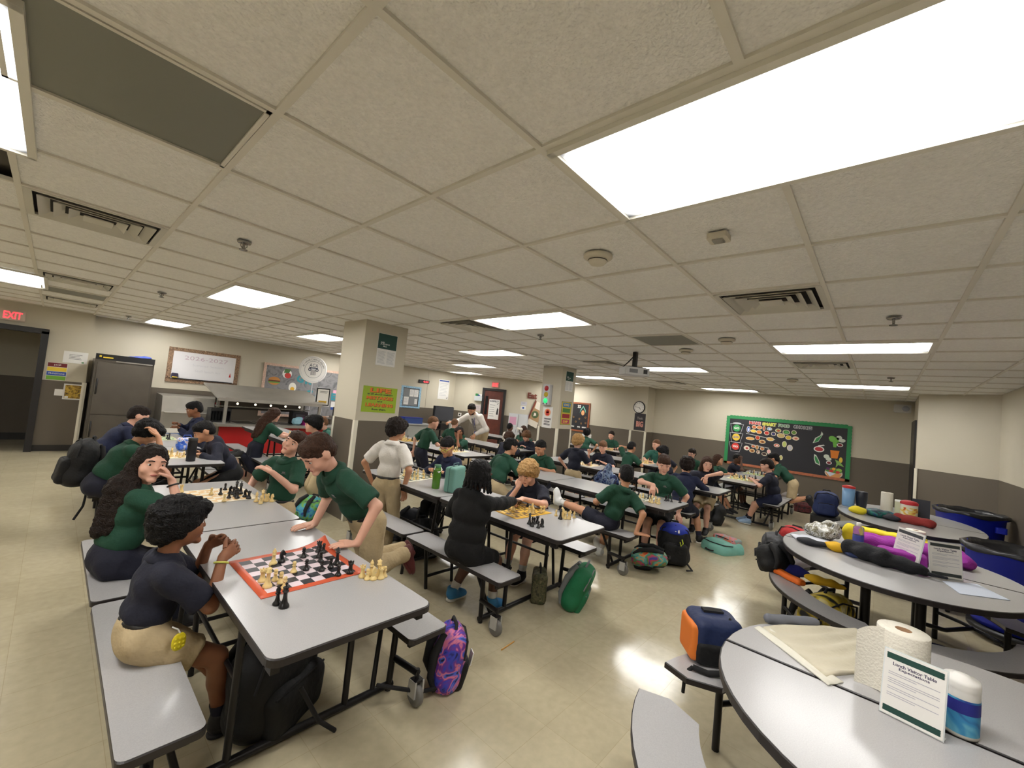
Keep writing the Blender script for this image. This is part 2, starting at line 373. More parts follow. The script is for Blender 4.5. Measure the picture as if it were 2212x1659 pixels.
def person(label, pel, yaw, H=1.28, lean=10, side=0, twist=0, head=(0, 0, 0), hl=None, hr=None, fl=None, fr=None, top='green', sleeve='short', bottom='navy', legs='shorts', shoe='black', sole=None, sock=None,
           hair=('dark', 'short'), skin='fair', vox=.012, hpx=None, glasses=None, belt=False, hood=False, kl=None, kr=None, el=None, er=None, tie=False, beard=False, finger=(35, 35), palm=(None, None), fat=1.0, hunch=0, toes=None, logo=False, group=None, neckf=0.0, band=None, ts=1.0, sl=.84):
    k = H/1.38; y_ = math.radians(yaw); fwd = np.array([math.cos(y_), math.sin(y_), 0]); lft = np.array([-math.sin(y_), math.cos(y_), 0]); up = np.array([0, 0, 1.0])
    P = np.array(pel, float); l_, s_ = math.radians(lean), math.radians(side)
    tu = nrm(up*math.cos(l_)*math.cos(s_)+fwd*math.sin(l_)+lft*math.sin(s_)); tf = nrm(fwd-tu*(fwd@tu)); tl_ = np.cross(tu, tf)
    h_ = math.radians(hunch); tu2 = nrm(tu*math.cos(h_)+tf*math.sin(h_)); tf2 = nrm(tf*math.cos(h_)-tu*math.sin(h_))
    w_ = math.radians(twist); cf = nrm(tf2*math.cos(w_)+np.cross(tu2, tf2)*math.sin(w_)); cl = np.cross(tu2, cf)
    belly = P+tu*.13*k*ts; chest = belly+tu2*.155*k*ts; nb = belly+tu2*.29*k*ts
    shl = {1: nb-tu2*.045*k+cl*.132*k*fat**.4, -1: nb-tu2*.045*k-cl*.132*k*fat**.4}
    hp, hy, hrl = [math.radians(v) for v in head]; ya = y_+w_+hy
    hf = np.array([math.cos(ya)*math.cos(hp), math.sin(ya)*math.cos(hp), -math.sin(hp)]); hl_ = np.array([-math.sin(ya), math.cos(ya), 0]); hu = np.cross(hf, hl_)
    hl2 = hl_*math.cos(hrl)+hu*math.sin(hrl); hu = np.cross(hf, hl2); hl_ = hl2
    hk = k**.5*1.0
    hc = nb+nrm(tu2+.35*up)*.065*k+hu*.092*hk+hf*(.018+neckf)*hk
    HR = np.stack([hf, hl_, hu], 1); Lh = lambda a, b, c: hc+HR@(np.array([a, b, c])*hk)
    TR = np.stack([tf, tl_, tu], 1); TR2 = np.stack([cf, cl, tu2], 1)
    root = thing('person', label, 'person', (P[0], P[1], 0), group=group); loc = (P[0], P[1], 0)
    # --- limbs
    arms = {}; ex = MB()
    for sgn, tgt, hint, fc, pn in ((1, hl, el, finger[0], palm[0]), (-1, hr, er, finger[1], palm[1])):
        if tgt is None: tgt = (.06, .20*sgn, P[2]-.02)
        w = P*np.array([1, 1, 0])+fwd*tgt[0]+lft*tgt[1]; w[2] = tgt[2]
        sh = shl[sgn]; d0 = nrm(w-sh)
        hd = np.array(tgt[3:6], float) if len(tgt) >= 6 else None
        if hd is not None: hd = nrm(fwd*hd[0]+lft*hd[1]+up*hd[2])
        hint = (-.35, .8*sgn, -.5) if hint is None else hint; hv = fwd*hint[0]+lft*hint[1]+up*hint[2]
        dd = hd if hd is not None else d0
        wr = w-dd*.055*k; elb, wr = ik(sh, wr, .245*k, .225*k, hv)
        if hd is None: dd = nrm(wr-elb)
        arms[sgn] = (sh, elb, wr, dd)
        n_ = -up if pn is None else fwd*pn[0]+lft*pn[1]+up*pn[2]; n_ = nrm(n_-dd*(n_@dd)); t_ = np.cross(n_, dd)*sgn
        pc = wr+dd*.048*k; arms[sgn] += (pc, n_, t_)
        ns = 6 if vox > .009 else 8
        for i in range(4):
            b0 = pc+dd*.036*k+t_*(.027-.0180*i)*k; L = (.064, .072, .066, .05)[i]*k; a = 0; pts = [b0-dd*.02*k, b0]; cur = b0
            for j, fr_ in enumerate((.45, .32, .25)):
                a += math.radians(fc*(1, 1.2, .9)[j]*(.5 if j == 0 else 1)); cur = cur+(dd*math.cos(a)+n_*math.sin(a))*L*fr_; pts.append(cur)
            ex.tube(pts, [.0088*k, .0088*k, .0084*k, .0078*k, .0052*k], ns)
        td = nrm(dd*.65+t_*.75+n_*.25*(fc > 40)); b0 = pc-dd*.02*k+t_*.028*k
        ex.tube([b0, b0+td*.03*k, b0+nrm(td+dd*.5+n_*.4*(fc > 40))*.056*k, b0+nrm(td+dd*.7+n_*.6*(fc > 40))*.074*k], [.0115*k, .0105*k, .009*k, .0058*k], ns)
    leg = {}
    for sgn, tgt, hint in ((1, fl, kl), (-1, fr, kr)):
        if tgt is None: tgt = (.33, .09*sgn, .07) if legs != 'stand' else (0, .08*sgn, .07)
        w = P*np.array([1, 1, 0])+fwd*tgt[0]+lft*tgt[1]; w[2] = tgt[2]
        hj = P+tl_*.072*k*sgn-tu*.02*k; hv = fwd*1+up*.5 if hint is None else fwd*hint[0]+lft*hint[1]+up*hint[2]
        kn, an = ik(hj, w, .335*k, .325*k, hv)
        fd = fwd if toes is None else nrm(fwd*toes[0]+lft*toes[1]+up*toes[2])
        leg[sgn] = (hj, kn, an, fd)
    # --- the body, one continuous skin
    B = [elp(P+tu*.0, np.array([.088*fat, .112*fat, .095])*k, TR), elp(belly, np.array([.082*fat, .105*fat, .125])*k, TR), elp(chest, np.array([.082*fat, .118*fat, .135])*k, TR2),
         cap(shl[1]-cl*.02*k, shl[-1]+cl*.02*k, .045*k), cap(nb-tu2*.03*k, Lh(-.015, 0, -.05), .046*k, .043*k),
         elp(Lh(-.012, 0, .02), np.array([.093, .073, .088])*hk, HR), elp(Lh(.028, 0, -.045), np.array([.058, .056, .062])*hk, HR), elp(Lh(.03, 0, 0.0), np.array([.062, .062, .06])*hk, HR)]
    F = [cap(Lh(.086, 0, .010), Lh(.100, 0, -.021), .0075*hk, .0105*hk), elp(Lh(.082, 0, -.088), np.array([.02, .026, .018])*hk, HR), elp(Lh(-.006, .076, -.012), np.array([.02, .009, .031])*hk, HR), elp(Lh(-.006, -.076, -.012), np.array([.02, .009, .031])*hk, HR),
         elp(Lh(.082, 0, -.056), np.array([.014, .026, .012])*hk, HR), elp(Lh(.078, .03, .026), np.array([.012, .026, .008])*hk, HR), elp(Lh(.078, -.03, .026), np.array([.012, .026, .008])*hk, HR), elp(Lh(.058, .042, -.03), np.array([.028, .022, .024])*hk, HR), elp(Lh(.058, -.042, -.03), np.array([.028, .022, .024])*hk, HR)]
    for sgn in (1, -1):
        sh, elb, wr, dd, pc, n_, t_ = arms[sgn]
        B += [cap(sh, elb, .042*k*fat**.5, .034*k), cap(elb, wr, .034*k, .023*k), rbx(pc-dd*.003*k, np.array([.034, .034, .0125])*k, .0115*k, np.stack([dd, t_, n_], 1))]
        hj, kn, an, fd = leg[sgn]
        B += [cap(hj, kn, .075*k*fat**.5, .049*k), cap(kn, kn*.62+an*.38+nrm(hj-kn)*0, .046*k, .047*k), cap(kn*.62+an*.38, an, .047*k, .03*k), cap(an, an+fd*.06*k-np.cross(fd, nrm(np.cross(up, fd) if abs(fd[2]) < .9 else lft))*.035*k, .028*k, .022*k)]
    V, Q = sdf(B+F, vox, .016*k)
    solid('body', V, Q, SKIN[skin], root, loc, ex)
    cv = max(vox, .009)
    # --- shirt
    g = .012*k
    T_ = [elp(P+tu*.02*k, np.array([.094*fat, .119*fat, .095])*k, TR), elp(belly, np.array([.104*fat, .128*fat, .13])*k, TR), elp(chest, np.array([.101*fat, .136*fat, .14])*k, TR2), cap(shl[1]-cl*.015*k, shl[-1]+cl*.015*k, .057*k), cap(nb-tu2*.05*k, nb-tu2*.005*k, .07*k, .056*k)]
    ctop = top
    for sgn in (1, -1):
        sh, elb, wr = arms[sgn][:3]
        if sleeve == 'short': T_ += [cap(sh, sh*.7+elb*.3, .057*k, .060*k), cyl(sh*.9+elb*.1, sh*.16+elb*.84, .059*k, .066*k)]
        else: T_ += [cap(sh, elb, .058*k, .05*k), cyl(elb*.97+sh*.03, wr+nrm(wr-elb)*.0, .05*k, .036*k), cap(elb, elb*.5+wr*.5, .05*k, .044*k)]
    if hood: T_ += [elp(nb-cf*.06*k-tu2*.01*k, np.array([.05, .10, .07])*k, TR2), cap(nb-cf*.05*k+cl*.07*k, nb+cf*.05*k+cl*.05*k-tu2*.02*k, .03*k), cap(nb-cf*.05*k-cl*.07*k, nb+cf*.05*k-cl*.05*k-tu2*.02*k, .03*k)]
    long_hem = hood or sleeve == 'long'
    if long_hem: T_ += [elp(P-tu*.0*k, np.array([.105*fat, .13*fat, .12])*k, TR)]
    hem = P+tu*((.064 if not long_hem else -.06)*k)
    V, Q = sdf(T_, cv, .02*k, cut=[half(hem, tu)] if True else [])
    V = wob(V, Q, .006*k, 26/k, seed=float(P[0]*7+P[1]))
    solid('shirt', V, Q, CLOTH[top], root, loc)
    if not hood and not tie or tie:
        c0 = nb-tu2*.012*k+cf*.004*k; cr = MB(); ns = 18; vs = []
        for (rr, zz) in ((.050, .0), (.055, .045), (.060, .047), (.088, .004), (.084, .0)):
            for j in range(ns):
                a = 2*math.pi*j/ns; dz = -.030*max(0, math.cos(a))**2
                vs.append(c0+cf*(math.cos(a)*rr*k*1.0)+cl*(math.sin(a)*rr*k*1.08)+tu2*(zz+dz)*k)
        ff = [(i*ns+j, i*ns+(j+1) % ns, (i+1)*ns+(j+1) % ns, (i+1)*ns+j) for i in range(4) for j in range(ns)]
        cr.add(vs, ff, 0, True); o = cr.build('collar', CLOTH[top], root); o.location = (-loc[0], -loc[1], 0)
    # --- lower clothes
    Bt = [elp(P-tu*.005*k, np.array([.104*fat, .126*fat, .105])*k, TR), elp(P+tu*.05*k, np.array([.097*fat, .121*fat, .06])*k, TR)]
    for sgn in (1, -1):
        hj, kn, an, fd = leg[sgn]
        if bottom == 'skirt': continue
        if legs in ('shorts', 'standshorts'): Bt += [cap(hj, hj*.55+kn*.45, .088*k*fat**.5, .08*k), cyl(hj*.6+kn*.4, hj*(1-sl)+kn*sl, .08*k, .080*k)]
        else: Bt += [cap(hj, kn, .088*k*fat**.5, .064*k), cyl(kn*.98+hj*.02, an*.94+kn*.06, .062*k, .052*k), cap(kn, kn*.7+an*.3, .063*k, .06*k)]
    if legs == 'skirt': Bt += [cap(leg[1][0], leg[1][1], .095*k, .085*k), cap(leg[-1][0], leg[-1][1], .095*k, .085*k), cap((leg[1][0]+leg[-1][0])/2, (leg[1][1]+leg[-1][1])/2, .095*k, .085*k)]
    V, Q = sdf(Bt, cv, .024*k, cut=[half(P+tu*.075*k, -tu)]); V = wob(V, Q, .007*k, 24/k, seed=float(P[1]*5))
    solid('skirt' if legs == 'skirt' else ('shorts' if 'shorts' in legs else 'trousers'), V, Q, CLOTH[bottom], root, loc)
    if belt:
        V, Q = sdf([elp(P+tu*.05*k, np.array([.101*fat, .126*fat, .075])*k, TR)], cv*.8, .01, cut=[half(P+tu*.045*k, tu), half(P+tu*.072*k, -tu)], smooth=1); solid('belt', V, Q, BELT, root, loc)
    # --- shoes and socks
    for sgn in (1, -1):
        hj, kn, an, fd = leg[sgn]; sd = nrm(np.cross(up, fd) if abs(fd[2]) < .9 else lft); fu = np.cross(fd, sd); A = an-fu*.01*k; SR = np.stack([fd, sd, fu], 1)
        V, Q = sdf([elp(A+fd*.006*k-fu*.008*k, np.array([.058, .041, .052])*k, SR), elp(A+fd*.055*k-fu*.018*k, np.array([.07, .041, .04])*k, SR), elp(A+fd*.085*k-fu*.03*k, np.array([.075, .042, .034])*k, SR), elp(A+fd*.12*k-fu*.038*k, np.array([.048, .04, .026])*k, SR), cyl(A-fu*.01*k, A+fu*.05*k, .046*k, .044*k)], max(vox*.8, .006), .02*k, cut=[half(A-fu*.05*k, fu)])
        so = solid('shoe', V, Q, SHOE[shoe], root, loc)
        V, Q = sdf([cyl(A+fd*.11*k-fu*.062*k, A+fd*.11*k-fu*.042*k, .043*k), cyl(A-fd*.012*k-fu*.062*k, A-fd*.012*k-fu*.042*k, .040*k), rbx(A+fd*.05*k-fu*.052*k, np.array([.07, .038, .010])*k, .008*k, SR)], max(vox*.8, .006), .008*k, smooth=1)
        solid('sole', V, Q, SOLE if sole is None else sole, so, loc)
        if sock is not None:
            o = MB().tube([an+nrm(kn-an)*.02*k, an*.72+kn*.28], [.034*k, .042*k], 12, caps=False).build('sock', sock, root); o.location = (-loc[0], -loc[1], 0)
    # --- hair
    hm, st = hair; Hp = [elp(Lh(-.016, 0, .030), np.array([.1, .083, .091])*hk, HR)]; sb = []; ct = []
    amp = .005
    if st == 'short': amp = .005; Hp += [elp(Lh(-.05, 0, -.014), np.array([.058, .072, .062])*hk, HR)]; ct = [hcut(Lh(.086, 0, .052), HR@np.array([-.60, 0, .80]))]
    elif st == 'buzz': Hp = [elp(Lh(-.014, 0, .026), np.array([.097, .078, .087])*hk, HR)]; Hp += [elp(Lh(-.048, 0, -.014), np.array([.055, .069, .058])*hk, HR)]; ct = [hcut(Lh(.083, 0, .060), HR@np.array([-.60, 0, .80]))]; amp = .001
    elif st == 'crop':
        Hp = [elp(Lh(-.014, 0, .032), np.array([.099, .0775, .087])*hk, HR), elp(Lh(.022, 0, .076), np.array([.066, .066, .040])*hk, HR), elp(Lh(.055, .02, .062), np.array([.034, .04, .03])*hk, HR), elp(Lh(-.04, .0, .078), np.array([.05, .06, .034])*hk, HR), elp(Lh(-.05, 0, -.014), np.array([.058, .072, .062])*hk, HR)]; ct = [hcut(Lh(.09, 0, .042), HR@np.array([-.60, 0, .80]))]; amp = .004
    elif st in ('mop', 'curly'):
        Hp = [elp(Lh(-.02, 0, .032), np.array([.115, .1, .1])*hk, HR), elp(Lh(.05, 0, .07), np.array([.062, .075, .045])*hk, HR), elp(Lh(-.06, 0, -.02), np.array([.06, .088, .075])*hk, HR), elp(Lh(-.01, .07, .0), np.array([.05, .03, .055])*hk, HR), elp(Lh(-.01, -.07, .0), np.array([.05, .03, .055])*hk, HR)]
        ct = [hcut(Lh(.092, 0, .034), HR@np.array([-.64, 0, .77]))]; amp = .011 if st == 'curly' else .0075
    elif st in ('long', 'pony'):
        Hp += [elp(Lh(-.05, 0, -.01), np.array([.065, .082, .09])*hk, HR), elp(Lh(-.005, .07, -.02), np.array([.035, .02, .07])*hk, HR), elp(Lh(-.005, -.07, -.02), np.array([.035, .02, .07])*hk, HR)]
        back = nb-cf*.095*k
        if st == 'long': Hp += [cap(Lh(-.07, 0, -.05), back-tu2*.02*k, .07*hk, .075*k), cap(back-tu2*.02*k, belly-tf*.105*k+tu*.02*k, .072*k, .05*k), cap(Lh(-.05, .05, -.03), nb-cf*.04*k+cl*.085*k-tu2*.03*k, .045*hk, .045*k), cap(nb-cf*.05*k+cl*.085*k-tu2*.03*k, belly-tf*.085*k+tl_*.06*k+tu*.03*k, .045*k, .03*k), cap(Lh(-.05, -.05, -.03), nb-cf*.04*k-cl*.085*k-tu2*.03*k, .045*hk, .045*k), cap(nb-cf*.05*k-cl*.085*k-tu2*.03*k, belly-tf*.085*k-tl_*.06*k+tu*.03*k, .045*k, .03*k)]
        else: Hp += [cap(Lh(-.10, 0, .02), Lh(-.13, 0, -.02), .03*hk, .03*hk), cap(Lh(-.13, 0, -.02), back-tu2*.06*k, .03*hk, .018*k)]
        sb = [elp(Lh(.085, 0, -.03), np.array([.062, .058, .088])*hk, HR)]; amp = .006
    elif st == 'braids':
        Hp += [elp(Lh(-.04, 0, 0), np.array([.08, .085, .09])*hk, HR)]
        for i in range(13):
            a = math.radians(70+220*i/12); p0 = Lh(.085*math.cos(a)-.01, .085*math.sin(a), .01); Hp += [cap(p0, p0-up*.13*k+(p0-hc)*np.array([1, 1, 0])*.35, .017*k, .012*k)]
        sb = [elp(Lh(.085, 0, -.03), np.array([.06, .06, .085])*hk, HR)]; amp = .004
    hv_ = max(min(vox, .011), .007)
    V, Q = sdf(Hp, hv_, .018*hk if st != 'braids' else .006, sub=sb, cut=ct); V = wob(V, Q, amp*hk, 75, seed=float(P[0]*3)); V = wob(V, Q, amp*.6*hk, 170, seed=float(P[1]*3))
    solid('hair', V, Q, HAIRM[hm], root, loc)
    # --- face
    for s in (1, -1):
        o = MB().ball(Lh(.0735, .031*s, .006), .0122*hk, 10).build('eye', EYEW, root); o.location = (-loc[0], -loc[1], 0)
        i_ = MB().ball(Lh(.0802, .0305*s, .0045), .0078*hk, 8).build('iris', EYED, o)
        o = MB().tube([Lh(.086, .046*s, .026), Lh(.0915, .032*s, .030), Lh(.0905, .016*s, .027)], .0034*hk, 6).build('eyebrow', HAIRM[hm] if hm != 'blond' else BROW, root); o.location = (-loc[0], -loc[1], 0)
    o = MB().ball(Lh(.0935, 0, -.0565), (.006*hk, .019*hk, .006*hk), 10, R=HR).build('mouth', LIP, root); o.location = (-loc[0], -loc[1], 0)
    if glasses:
        gmb = MB()
        for s in (1, -1):
            c_ = [Lh(.100, .031*s+.022*math.cos(a), .004+.017*math.sin(a)) for a in np.linspace(0, 2*math.pi, 13)]
            gmb.tube(c_, .0026*hk, 6, caps=False); gmb.tube([Lh(.1, .053*s, .006), Lh(.0, .082*s, .008)], .0026*hk, 6)
        gmb.tube([Lh(.101, .009, .006), Lh(.101, -.009, .006)], .0026*hk, 6); o = gmb.build('glasses', glasses, root); o.location = (-loc[0], -loc[1], 0)
    if beard:
        V, Q = sdf([elp(Lh(.03, 0, -.066), np.array([.068, .064, .05])*hk, HR)], vox, .01, sub=[elp(Lh(.09, 0, -.03), np.array([.05, .04, .03])*hk, HR)]); solid('beard', V, Q, HAIRM[hm], root, loc)
    if logo:
        q = chest+tu2*.03*k+cl*.055*k+cf*.098*k; o = MB().box(q, (.028*k, .010*k, .003), R=np.stack([cl, tu2, cf], 1)).box(q-tu2*.012*k, (.045*k, .004*k, .003), R=np.stack([cl, tu2, cf], 1)).build('chest_logo', CLOTH['grey'], root); o.location = (-loc[0], -loc[1], 0); o['kind'] = 'stuff'
    if band:
        sh, elb, wr = arms[-1][:3]; d_ = nrm(wr-elb); u_ = nrm(np.cross(d_, up)); v_ = np.cross(d_, u_); c_ = wr-d_*.03*k
        o = MB().tube([c_+(u_*math.cos(a)+v_*math.sin(a))*.030*k for a in np.linspace(0, 2*math.pi, 17)], .005*k, 6, caps=False).build('wristband', band, root); o.location = (-loc[0], -loc[1], 0)
    if tie:
        p0, p1, p2 = nb+cf*.075*k-tu2*.01*k, chest+cf*.115*k, belly+cf*.13*k-up*.05
        o = MB().tube([p0, p1, p2], [.018*k, .028*k, .02*k], 6).build('necktie', spots('tie_pattern', (60, 60, 66), [(40, 40, 46), (150, 148, 150), (70, 66, 70)], 40), root); o.location = (-loc[0], -loc[1], 0)
        o = MB().tube([nb-cf*.04*k, nb+cf*.08*k+cl*.05*k, chest+cf*.13*k+cl*.02*k], .006, 6).box(belly+cf*.16*k-up*.05, (.05, .06, .09)).build('lanyard', M('lanyard_blue', (50, 60, 140), .6), root); o.location = (-loc[0], -loc[1], 0); o['kind'] = 'stuff'
    d = hc-CAM; yy = d@CF; DEV.append((label, (round(1106+FPX*(d@CR)/yy), round(829.5-FPX*(d@CU)/yy)), hpx))
    return root
# ================================================================== the room
cream = M('wall_cream', (198, 190, 171), 0.6)
brown = M('wall_brown', (99, 90, 78), 0.55)
basem = M('base_rubber', (38, 34, 31), 0.5)
guardm = M('guard_white', (228, 222, 205), 0.45)
WZ = 1.22
def struct(o): o['kind'] = 'structure'; return o
# floor: glossy vinyl tiles, joints too fine to pick apart
fl = bpy.data.materials.new('floor_vinyl'); fl.use_nodes = True; nt = fl.node_tree; bs = nt.nodes['Principled BSDF']
tc = nt.nodes.new('ShaderNodeTexCoord'); bk = nt.nodes.new('ShaderNodeTexBrick'); bk.offset = 0.0; bk.squash = 1.0
for k, v in (('Scale', 1.0), ('Mortar Size', 0.0012), ('Brick Width', 0.308), ('Row Height', 0.3016), ('Mortar Smooth', 0.5), ('Bias', 0.0)): bk.inputs[k].default_value = v
bk.inputs['Color1'].default_value = (*lin((203, 191, 161)), 1); bk.inputs['Color2'].default_value = (*lin((196, 184, 154)), 1); bk.inputs['Mortar'].default_value = (*lin((180, 166, 134)), 1)
nt.links.new(tc.outputs['Object'], bk.inputs['Vector'])
nz = nt.nodes.new('ShaderNodeTexNoise'); nz.inputs['Scale'].default_value = 22; nz.inputs['Detail'].default_value = 2
nt.links.new(tc.outputs['Object'], nz.inputs['Vector'])
mx = nt.nodes.new('ShaderNodeMix'); mx.data_type = 'RGBA'; mx.blend_type = 'MULTIPLY'; mx.inputs[0].default_value = 0.22
nt.links.new(bk.outputs['Color'], mx.inputs[6]); nt.links.new(nz.outputs['Fac'], mx.inputs[7]); nt.links.new(mx.outputs[2], bs.inputs['Base Color'])
n3 = nt.nodes.new('ShaderNodeTexNoise'); n3.inputs['Scale'].default_value = 2.3; n3.inputs['Detail'].default_value = 1
nt.links.new(tc.outputs['Object'], n3.inputs['Vector'])
bp = nt.nodes.new('ShaderNodeBump'); bp.inputs['Strength'].default_value = 0.25; bp.inputs['Distance'].default_value = 0.03
nt.links.new(n3.outputs['Fac'], bp.inputs['Height']); nt.links.new(bp.outputs['Normal'], bs.inputs['Normal'])
bs.inputs['Roughness'].default_value = 0.16; bs.inputs['Specular IOR Level'].default_value = 0.6
struct(MB().box((4.3, 5.5, -0.05), (15.2, 14.6, 0.1)).build('floor', fl))
# walls: (name, from, to) right-hand as seen from the room; the paint changes at wainscot height
def wall(name, a, b, z0=0.0, z1=CEIL+0.06, th=0.12, bb=True, t0=0.0, t1=0.0):
    fr = Frame(a, (b[0]-a[0], b[1]-a[1])); L = math.hypot(b[0]-a[0], b[1]-a[1]); mb = MB()
    def slab(za, zb, mi):
        if zb > za:
            c = fr.P((L+t0-t1)/2, (za+zb)/2, -th/2); mb.box(c, (L-t0-t1, zb-za, th), mi, R=fr.R)
    slab(z0, min(WZ, z1), 1); slab(max(WZ, z0), z1, 0)
    struct(mb.build(name, [cream, brown]))
    if bb and z0 == 0:
        struct(MB().box(fr.P(L/2, 0.052, 0.006), (L, 0.104, 0.012), 0, R=fr.R).build('baseboard_'+name.split('_', 1)[1], basem))
    return fr
DX0, DX1 = -1.02, -0.185      # hallway door opening
F_EXIT = Frame((-3.0, 10.7), (1, 0))
wall('wall_hall_side', (-3.0, 10.7), (DX0-0.0, 10.7)); wall('wall_hall_lintel', (DX0, 10.7), (DX1, 10.7), z0=2.0); wall('wall_hall_end', (DX1, 10.7), (0.42, 10.7), t1=.006)
wall('wall_hall_return', (0.42, 10.7), (0.42, 11.05), t0=.006)
F_KIT = wall('wall_kitchen', (0.42, 11.05), (9.3, 11.05))
F_PIER = wall('wall_pier', (9.3, 11.05), (9.56, 10.42))
F_DIAG = wall('wall_diagonal', (9.56, 10.42), (11.3, 8.0))
F_SIDE = wall('wall_far_side', (11.3, 8.0), (11.3, 5.3))
F_PIL = Frame((11.02, 5.3), (0, -1))
struct(MB().box((11.28, 5.08, WZ/2), (.52, .44, WZ), 1).box((11.28, 5.08, (WZ+CEIL+.03)/2), (.52, .44, CEIL+.03-WZ), 0).build('wall_pilaster', [cream, brown]))
F_BOARD = wall('wall_board', (11.5, 4.86), (11.5, -0.45))
wall('wall_alcove', (11.5, -0.45), (9.82, -0.43), t1=.008); F_BLOCK = wall('wall_block', (9.82, -0.43), (9.31, -1.28))
F_RIGHT = wall('wall_right', (9.31, -1.28), (-3.0, -1.28)); wall('wall_rear', (-3.0, -1.28), (-3.0, 10.7))
# hallway behind the open door
struct(MB().box((-0.8, 12.25, 0.6), (4.4, 0.1, 1.2), 1).box((-0.8, 12.25, 1.85), (4.4, 0.1, 1.3), 0).box((-0.8, 12.19, 0.06), (4.4, 0.02, 0.14), 2).build('wall_corridor', [cream, brown, basem]))
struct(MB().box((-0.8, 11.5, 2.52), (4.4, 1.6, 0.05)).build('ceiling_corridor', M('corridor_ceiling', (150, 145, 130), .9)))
frame_m = M('door_frame_black', (28, 25, 26), 0.4)
dmb = MB()
for x in (DX0-0.0, DX1): dmb.box((x+(0.04 if x == DX1 else -0.04), 10.7, 1.02), (0.085, 0.2, 2.04))
dmb.box(((DX0+DX1)/2, 10.7, 2.04), (DX1-DX0+0.165, 0.2, 0.085)); struct(dmb.build('door_1', frame_m))
# columns
def column(name, x0, x1, y0, y1):
    c = ((x0+x1)/2, (y0+y1)/2); mb = MB()
    mb.box((c[0], c[1], WZ/2), (x1-x0, y1-y0, WZ), 1).box((c[0], c[1], (WZ+CEIL+.03)/2), (x1-x0, y1-y0, CEIL+.03-WZ), 0)
    o = struct(mb.build(name, [cream, brown]))
    for (x, y) in ((x0, y0), (x1, y0), (x0, y1)):
        sx, sy = (1 if x == x0 else -1), (1 if y == y0 else -1)
        MB().box((x+sx*0.021-sx*.003, y-sy*0.002, WZ/2), (0.048, 0.006, WZ)).box((x-sx*.002, y+sy*0.021-sy*.003, WZ/2), (0.006, 0.048, WZ)).build('corner_guard', guardm, o)
    return o
column('column_near', 2.51, 3.11, 4.78, 5.36); column('column_far', 6.73, 7.22, 4.77, 5.25)
F_C1 = Frame((2.51, 4.78), (1, 0)); F_C2S = Frame((6.73, 5.25), (0, -1)); F_C2F = Frame((6.73, 4.77), (1, 0))
trim = 1
for (x, y, ax) in ((11.015, 5.3, 0), (11.015, 4.86, 0), (9.81, -0.445, 0), (0.405, 10.69, 0)):
    struct(MB().box((x, y, WZ/2), (0.012, 0.06, WZ)).box((x, y, WZ/2), (0.06, 0.012, WZ)).build('trim_%d' % trim, guardm)); trim += 1
struct(MB().box((10.6, -0.435, 1.02), (1.1, 0.06, 2.04)).build('door_2', frame_m))
# ------------------------------------------------------------------ ceiling grid
GX, GY, DX, DY = 0.39935, 1.49676, 0.6159, 0.6033
tile_m = M('ceiling_tile', (241, 239, 234), 0.9, noise=0.05, nscale=60, bump=0.9, bscale=95)
bar_m = M('grid_bar', (222, 217, 205), 0.5)
ceil = struct(MB().box((4.3, 4.9, CEIL+0.09), (15.0, 12.9, 0.05)).build('ceiling', M('ceiling_void', (90, 86, 80), .9)))
def cell(px, py):
    p = at_z(px, py, CEIL); return int(math.floor((p[0]-GX)/DX)), int(math.floor((p[1]-GY)/DY))
LIGHTS = {}
for bi, ai in ((1, -3), (4, 1), (1, 5), (4, 9), (1, 13), (7, -3), (7, 5), (10, 9), (13, 13), (10, 1), (13, 5), (16, 1), (13, -3), (-2, 1), (-2, 9), (7, 13), (-5, -3), (-5, 5), (16, 9), (-5, 13)): LIGHTS[(bi, ai)] = 1
used = {}
for (b_, a_) in LIGHTS: used[(b_, a_)] = 1; used[(b_, a_+1)] = 1
VENTS = [cell(228, 485), cell(1675, 648), cell(185, 612), cell(170, 657), cell(1010, 702), cell(1822, 787), cell(1297, 784), cell(1445, 824), cell(995, 780)]
VENTS = [v for i, v in enumerate(VENTS) if v not in VENTS[:i] and v not in used]
GREYS = [cell(300, 210), cell(1437, 736), cell(178, 642)]; GREYS = [g for g in GREYS if g not in used and g not in VENTS]
for c_ in VENTS+GREYS: used[c_] = 1
bars = MB()
xs = [GX+DX*i for i in range(-6, 19) if -3 < GX+DX*i < 11.5]; ys = [GY+DY*i for i in range(-5, 17) if -1.28 < GY+DY*i < 11.05]
bo = None
for x in xs:
    o = MB().box((0, 0, 0), (0.024, 12.4, 0.02)).build('grid_bar', bar_m, ceil, (x, 4.9, CEIL+0.01)) if bo is None else dup(bo, ceil)
    o.location = (x, 4.9, CEIL+0.01); bo = bo or o
b2 = None
for y in ys:
    o = MB().box((0, 0, 0), (14.5, 0.024, 0.02)).build('grid_bar', bar_m, ceil) if b2 is None else dup(b2, ceil)
    o.location = (4.25, y, CEIL+0.0099); b2 = b2 or o
cells = []
for i in range(-6, 19):
    for j in range(-5, 16):
        if (i, j) in used: continue
        x, y = GX+DX*(i+.5), GY+DY*(j+.5)
        if -3 < x < 11.6 and -1.3 < y < 11.1:
            d = np.array([x, y, CEIL])-CAM; vis = (d@CF > 0.2)
            cells.append((0 if vis else 1, np.linalg.norm(d), x, y))
cells.sort(); t0 = None; rest = MB()
for k, (v_, d_, x, y) in enumerate(cells):
    if k < 300:
        if t0 is None: t0 = o = MB().box((0, 0, 0), (DX-0.02, DY-0.02, 0.014), bev=0.0).build('ceiling_tile', tile_m, ceil)
        else: o = dup(t0, ceil)
        o.location = (x, y, CEIL+0.017)
    else: rest.box((x, y, CEIL+0.017), (DX-0.02, DY-0.02, 0.014))
tag(rest.build('ceiling_tile_field', tile_m, ceil), kind='stuff')
